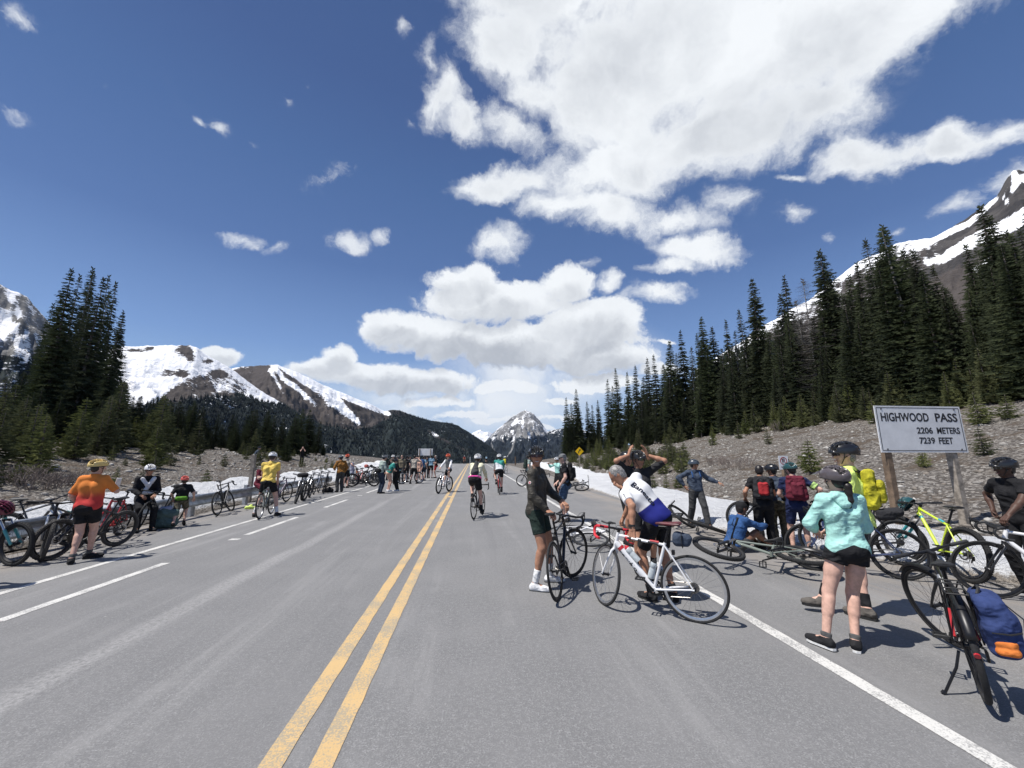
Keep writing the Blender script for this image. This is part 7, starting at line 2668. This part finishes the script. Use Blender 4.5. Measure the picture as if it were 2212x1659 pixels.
# bikes by the rail, near to far
rail = [
    # kind, label, rear, front, lean, paint, kw
    ('trail', 'black and turquoise mountain bike at the far left edge of the photo by the rail', gp(-62, 1198), gp(26, 1223), 8, P_BLACK, dict(fork=P_TURQ, steer=R_(18), accent=P_TURQ)),
    ('trail', 'black mountain bike with turquoise bands and dusty tyres, front wheel towards the camera', gp(150, 1190), gp(86, 1213), 6, P_BLACK, dict(accent=P_TURQ, tyre=rub_g, steer=R_(30))),
    ('trail', 'black mountain bike with dusty tyres behind the legs of the woman in orange', gp(160, 1199), gp(104, 1211), -7, P_BLACK, dict(tyre=rub_g)),
    ('trail', 'dark mountain bike stacked against the rail behind two others', gp(60, 1182), gp(150, 1180), 9, P_GREY, dict(accent=P_WHITE)),
    ('road', 'red road bike leaning on the rail behind the woman in orange', gp(243, 1160), gp(196, 1176), -8, P_RED, dict(fork=P_RED)),
    ('gravel', 'black touring bike with low bag leaning on the rail before the seated person', gp(353, 1136), gp(292, 1149), -7, P_BLACK, dict(steer=R_(26))),
    ('gravel', 'black bike with white fork leaning on the rail, front wheel turned', (-7.52, 13.45), gp(502, 1104), -8, P_BLACK, dict(fork=P_WHITE, steer=R_(42), rim=blk)),
    ('gravel', 'dark purple bike standing just beyond the man in yellow', gp(590, 1090), gp(618, 1084), 4, paintm('purple', (.09, .05, .12)), dict()),
    ('mtb', 'dark mountain bike with a bag on top leaning on the rail beyond the yellow rider', gp(664, 1075), gp(636, 1088), -7, P_GREY, dict(steer=R_(18))),
    ('mtb', 'black mountain bike leaning behind the one with a bag', gp(676, 1070), gp(657, 1081), -7, P_BLACK, dict(steer=R_(-10))),
    ('hybrid', 'grey bike leaning on the rail near the brown jacket man', gp(700, 1058), gp(677, 1068), -7, P_SILVER, dict()),
    ('hybrid', 'slim black bike at the rail beside the grey bike', gp(716, 1052), gp(698, 1066), -6, P_BLACK, dict()),
]
for kd_, lab, r_, f_, ln, pm, kw in rail:
    b = bike(kd_, lab, pm, **kw)
    r_, f_ = np.array(r_, float), np.array(f_, float)
    dd = (r_ - f_) / np.linalg.norm(r_ - f_)
    stand_bike(b, tuple(f_ + dd * KIND[kd_]['wb']), tuple(f_), lean=ln)
    if 'far left edge' in lab:
        helmet_thing('maroon helmet hung on the handlebar of the leftmost mountain bike', HEL['maroon'], Mat(bike_pt(b, (.84, -.05, .90)), 20, 35, 30), s=1.05)
    if 'touring bike with low bag' in lab:
        e = empty('bag', 'grey-green bag with pale cloth on the front of the touring bike by the rail', 'bag')
        c0 = bike_pt(b, (.62, .16, .0))
        e.location = (c0[0] + .12, c0[1] - .05, 0)
        V, F = sdf_mesh([cone((-.12, 0, .13), (.16, .10, .13), .12), cone((-.12, 0, .34), (.16, .10, .34), .11), cone((0, .05, .2), (0, .05, .4), .11)], .013, .05, wrinkle=.006, wf=20)
        tri_obj('sack', V, F, K_['tealbag'], e, smooth_=True)
        V, F = sdf_mesh([cone((-.06, 0, .45), (.08, .06, .47), .055)], .012, .03, wrinkle=.008, wf=35)
        tri_obj('cloth', V, F, K_['lav'], e, smooth_=True)
    if 'with a bag on top' in lab:
        e = empty('bar_bag', 'black roll bag strapped on the handlebar of a dark mountain bike by the rail', 'bag')
        c0 = bike_pt(b, (.80, 0, 1.0))
        e.location = c0
        V, F = sdf_mesh([cone((-.14, .04, 0), (.14, -.04, .01), .085)], .014, .03, wrinkle=.004, wf=25)
        tri_obj('roll', V, F, K_['black'], e, smooth_=True)
# yellow thing lying at the rail
x, y = gp(538, 1100)
V, F = sdf_mesh([cone((x - .09, y, .05), (x + .10, y + .04, .05), .05), cone((x, y, .07), (x + .03, y + .05, .10), .04)], .011, .03, wrinkle=.008, wf=35)
tag(tri_obj('crumpled_jacket', V, F, K_['neon'], smooth_=True), 'crumpled yellow jacket on the ground under the rail by the white-forked bike', 'jacket')
x, y = gp(707, 1064)
V, F = sdf_mesh([cone((x - .15, y, .08), (x + .15, y + .1, .09), .10), cone((x, y, .1), (x + .06, y + .05, .2), .07)], .015, .04, wrinkle=.008, wf=25)
tag(tri_obj('bag', V, F, K_['black'], smooth_=True), 'black bag lying on the shoulder near the brown jacket man', 'bag')

person('person in maroon top and dark helmet sitting on the rail looking at a phone', (-7.86, 15.7), -22, 1.72, pel=(0, .74), lean=14, feetL=(.40, .14), feetR=(.38, -.12), handL=(.34, -.08, -.16, 0), handR=(.34, .08, -.16, 0), top=K_['maroon'], sleeve='short', bottom=K_['maroon'], legs='knee', shoes=K_['shoeb'], helmet=HEL['black'], hair=HR['dark'], skin='pink', res=.018, head=(0, 22), hem=.03)
p = hit(650.5, 1004)
person('person in black standing alone on the left bank with hands raised to the face', (p[0], p[1]), -60, 1.74, ground=gz(p[0], p[1]), world=False, top=K_['black'], sleeve='short', bottom=K_['black'], legs='long', shoes=K_['shoeb'], hair=HR['brown'], skin='pink', res=.024, handL=(.20, -.10, .12, 0), handR=(.20, .10, .12, 0), elbL=(.4, .5, -.9), elbR=(.4, -.5, -.9))
p = hit(549, 992)
person('person in blue sitting on top of the left bank beyond the yellow rider', (p[0], p[1]), 40, 1.74, ground=gz(p[0], p[1]), world=False, pel=(0, .30), lean=30, feetL=(.45, .12), feetR=(.45, -.12), kneeL=(0, .2, 1), kneeR=(0, -.2, 1), top=K_['slate'], sleeve='long', bottom=K_['white'], legs='long', shoes=K_['shoeb'], helmet=HEL['black'], skin='pink', res=.024)
rj = person('man in a brown jacket and dark helmet standing beyond the parked bikes', gp(733, 1063), 125, 1.78, lean=8, top=K_['brown'], sleeve='long', bottom=K_['dgrey'], legs='long', legloose=.016, shoes=K_['shoeb'], helmet=HEL['grey'], hair=HR['dark'], skin='tan', res=.018, head=(20, 22), hem=.10, loose=.02, handL=(.25, .05, -.36, 0), handR=(.1, -.06, -.50, 0))
rj = person('man in a pale t-shirt and red helmet holding a grey jacket', gp(745, 1054), 78, 1.82, top=K_['beige'], sleeve='short', bottom=K_['black'], legs='knee', shoes=K_['shoeb'], helmet=HEL['coral'], hair=HR['dark'], skin='pink', res=.019, hem=.07, handR=(.16, -.20, -.30, 0))
x, y = gp(757, 1052)
V, F = sdf_mesh([cone((x, y, 1.28), (x + .05, y, .80), .10, .13), cone((x - .05, y, 1.25), (x + .02, y, .85), .09, .10)], .018, .03, wrinkle=.008, wf=18)
tag(tri_obj('jacket', V, F, K_['lav'], smooth_=True), 'grey jacket held up by the man in the red helmet', 'jacket')

crowd = [
    ('person in a grey helmet, olive jacket and jeans at the left of the huddled three', (820, 1066), 40, 1.78, K_['sage'], 'long', K_['jeans'], 'long', HEL['grey'], dict(lean=10, handL=(.28, 0, -.36, 0), handR=(.28, .05, -.36, 0), head=(0, 22))),
    ('person in teal top and tan shorts between the huddled three', (838, 1062), 30, 1.66, K_['teal'], 'short', K_['peach'], 'shorts', HEL['black'], dict(lean=26, handL=(.28, 0, -.4, 0), handR=(.28, .05, -.4, 0), head=(0, 35), shoes=K_['shoew'], female=True)),
    ('woman in a black vest with mint sleeves bending in the huddle, black trousers', (858, 1061), 172, 1.72, K_['mint'], 'long', K_['black'], 'long', None, dict(lean=30, handL=(.36, 0, -.42, 0), handR=(.36, .05, -.42, 0), head=(0, 35), hair=HR['brown'], female=True, shoes=K_['shoew'])),
    ('person in white helmet and dark top behind the huddle', (846, 1046), -80, 1.78, K_['blk2'], 'long', K_['black'], 'long', HEL['white'], dict(glasses=lens)),
    ('person in a lime top facing the road in the crowd', (856, 1041), -70, 1.74, K_['lime'], 'short', K_['black'], 'long', HEL['grey'], dict(glasses=lens)),
    ('person in a beige long-sleeved top with sunglasses in the crowd', (866, 1042), -95, 1.80, K_['khaki'], 'long', K_['dgrey'], 'long', None, dict(glasses=lens, hair=HR['brown'])),
    ('man in a black t-shirt, back turned, left of the beige shirt man', (876, 1041), 75, 1.76, K_['black'], 'short', K_['blk2'], 'knee', HEL['black'], dict()),
    ('man in a beige t-shirt and black shorts taking a picture of the crowd', (893, 1045), 70, 1.80, K_['beige'], 'short', K_['black'], 'knee', None, dict(handL=(.34, -.08, .12, 0), handR=(.34, .08, .12, 0), hair=HR['dark'], feetL=(-.05, .20), feetR=(.05, -.18), socks=K_['black'])),
    ('person in a peach top at the middle of the crowd', (904, 1039), -100, 1.66, K_['peach'], 'short', K_['peach'], 'shorts', None, dict(hair=HR['brown'], female=True, shoes=K_['shoew'])),
    ('man in grey-blue t-shirt with a blue backpack in the crowd', (913, 1038), 60, 1.74, K_['sky'], 'short', K_['jeans'], 'knee', None, dict(hair=HR['dark'])),
    ('person in dark clothes facing the camera deep in the crowd', (921, 1033), -90, 1.74, K_['dgrey'], 'short', K_['black'], 'long', HEL['black'], dict(glasses=lens)),
    ('man in a light blue shirt and dark shorts near the right of the crowd', (930, 1033), 95, 1.82, K_['sky'], 'short', K_['black'], 'knee', None, dict(hair=HR['dark'])),
    ('man in a black shirt and red shorts at the right end of the crowd', (941, 1032), 190, 1.80, K_['black'], 'short', K_['red'], 'knee', None, dict(hair=HR['grey'], handL=(.25, -.1, -.3, 0), handR=(.25, .1, -.3, 0), glasses=lens)),
    ('person in a dark jacket at the back left of the crowd', (832, 1038), -60, 1.80, K_['dgreen'], 'long', K_['black'], 'long', HEL['slate'], dict()),
    ('person in a navy top at the back of the crowd beside the white sign', (900, 1029), -90, 1.76, K_['navy'], 'long', K_['black'], 'long', HEL['black'], dict(glasses=lens)),
    ('person in a grey top at the back of the crowd left of the white sign', (884, 1031), -80, 1.74, K_['grey'], 'short', K_['dgrey'], 'long', HEL['black'], dict(glasses=lens)),
]
for lab, (u, v), hd_, h_, tp_, sl_, bt_, lg_, hm, kw in crowd:
    k = dict(shoes=K_['shoeb'], skin='pink', res=.021, hem=.06)
    k.update(kw)
    if hm is not None:
        k['hair'] = HR['dark']
    rj = person(lab, gp(u, v), hd_, h_, top=tp_, sleeve=sl_, bottom=bt_, legs=lg_, helmet=hm, **k)
    if 'blue backpack' in lab:
        bpack(rj, 'blue backpack on the man in grey-blue t-shirt', K_['blue'], None, 1.0, K_['blue'])
    if 'black vest' in lab:
        J = rj[1]
        V, F = sdf_mesh([cone(J['P'] + J['lat'] * q * .07, J['chest'] + J['lat'] * q * .075, .125, .122) for q in (-1, 1)] + [cone(J['chest'] + J['lat'] * q * .07, J['chest'] + J['lat'] * q * .06 + J['d2'] * .12, .122, .07) for q in (-1, 1)], .02, .02)
        tri_obj('vest', V, F, K_['black'], rj[0], smooth_=True)
    if 'jeans at the left' in lab:
        J = rj[1]
        e = empty('waist_pack', 'black and yellow pack on the hips of the person in jeans', 'waist pack', loc=rj[0].location, rz=rj[0].rotation_euler[2])
        c0 = J['P'] - J['fwd'] * .17 + J['d1'] * .06
        V, F = sdf_mesh([cone(c0 + J['lat'] * -.13, c0 + J['lat'] * .13, .10)], .018, .03)
        tri_obj('pouch', V, F, K_['black'], e, smooth_=True)
# crowd of parked bikes behind the people
park = [(760, 1052, 20, P_BLACK), (770, 1048, 75, P_RED), (781, 1046, 150, P_BLACK), (792, 1044, 60, P_GREY), (803, 1043, 110, P_BLACK), (812, 1041, 80, P_SILVER), (786, 1041, 40, P_NAVY), (770, 1040, 100, P_ORANGE), (798, 1037, 70, P_BLACK), (868, 1046, 30, P_BLACK), (824, 1036, 95, P_WHITE), (752, 1046, 95, P_TEAL)]
nm_ = ['black bike leaning into the pile at its left front', 'red bike in the pile of parked bikes', 'black bike seen side-on in the pile of parked bikes', 'dark grey bike in the middle of the pile', 'black bike towards the right of the pile', 'silver bike at the right of the pile', 'navy bike at the back of the pile', 'orange bike at the back left of the pile',
       'black bike deepest in the pile', 'black bike standing behind the huddled three', 'white bike at the back right of the pile', 'teal bike beside the man in the pale t-shirt']
for i, (u, v, hd_, pm) in enumerate(park):
    b = bike(('mtb', 'hybrid', 'gravel')[i % 3], nm_[i], pm, steer=R_((-25, 15, 30, -10)[i % 4]), rim=(blk, alu)[i % 2], group='bikes parked in a pile by the crowd')
    x, y = gp(u, v)
    d_ = np.array([math.cos(R_(hd_)), math.sin(R_(hd_))])
    stand_bike(b, (x, y), tuple(np.array([x, y]) + d_), lean=(8, -9, 7, -8)[i % 4])
b = bike('mtb', 'black bike lying on the road edge before the pile of parked bikes', P_BLACK)
lay_bike(b, gp(774, 1050), gp(802, 1048), 1, 74, R=.368)
for i, (u, v, z, hm, lab) in enumerate(((790, 1040, 1.02, HEL['red'], 'red helmet hung on a handlebar in the pile'), (823, 1040, 1.0, HEL['white'], 'pale helmet hung on a handlebar right of the pile'), (800, 1038, .98, HEL['black'], 'black helmet resting on the pile of bikes'))):
    x, y = gp(u, v)
    helmet_thing(lab, hm, Mat((x, y, z), 40 * i, 30, 10), fine=False, s=1.1)
# someone just outside the left edge, whose shadow falls into the photo
person('person in dark clothes standing just outside the left edge', (-6.80, 6.02), 130, 1.72, top=K_['black'], sleeve='short', bottom=K_['black'], legs='long', shoes=K_['shoeb'], helmet=HEL['black'], skin='tan', res=.03, handL=(.2, -.05, -.4, 0), handR=(.2, .05, -.4, 0))

# ================================================================== thin mountain air
hm, nt, b = new_mat('haze_air')
nt.nodes.remove(b)
vol = nd(nt, 'ShaderNodeVolumePrincipled', {'Color': (.50, .68, 1.0, 1), 'Density': 1.5e-5, 'Anisotropy': .2})
nt.links.new(vol.outputs[0], nt.nodes['Material Output'].inputs['Volume'])
mb = MB()
mb.box((0, 7500, 650), (36000, 20000, 1700))
hz = mb.build('haze', hm, smooth_=False)
hz['kind'] = 'stuff'
hz['label'] = 'thin bluish air softening the far mountains'
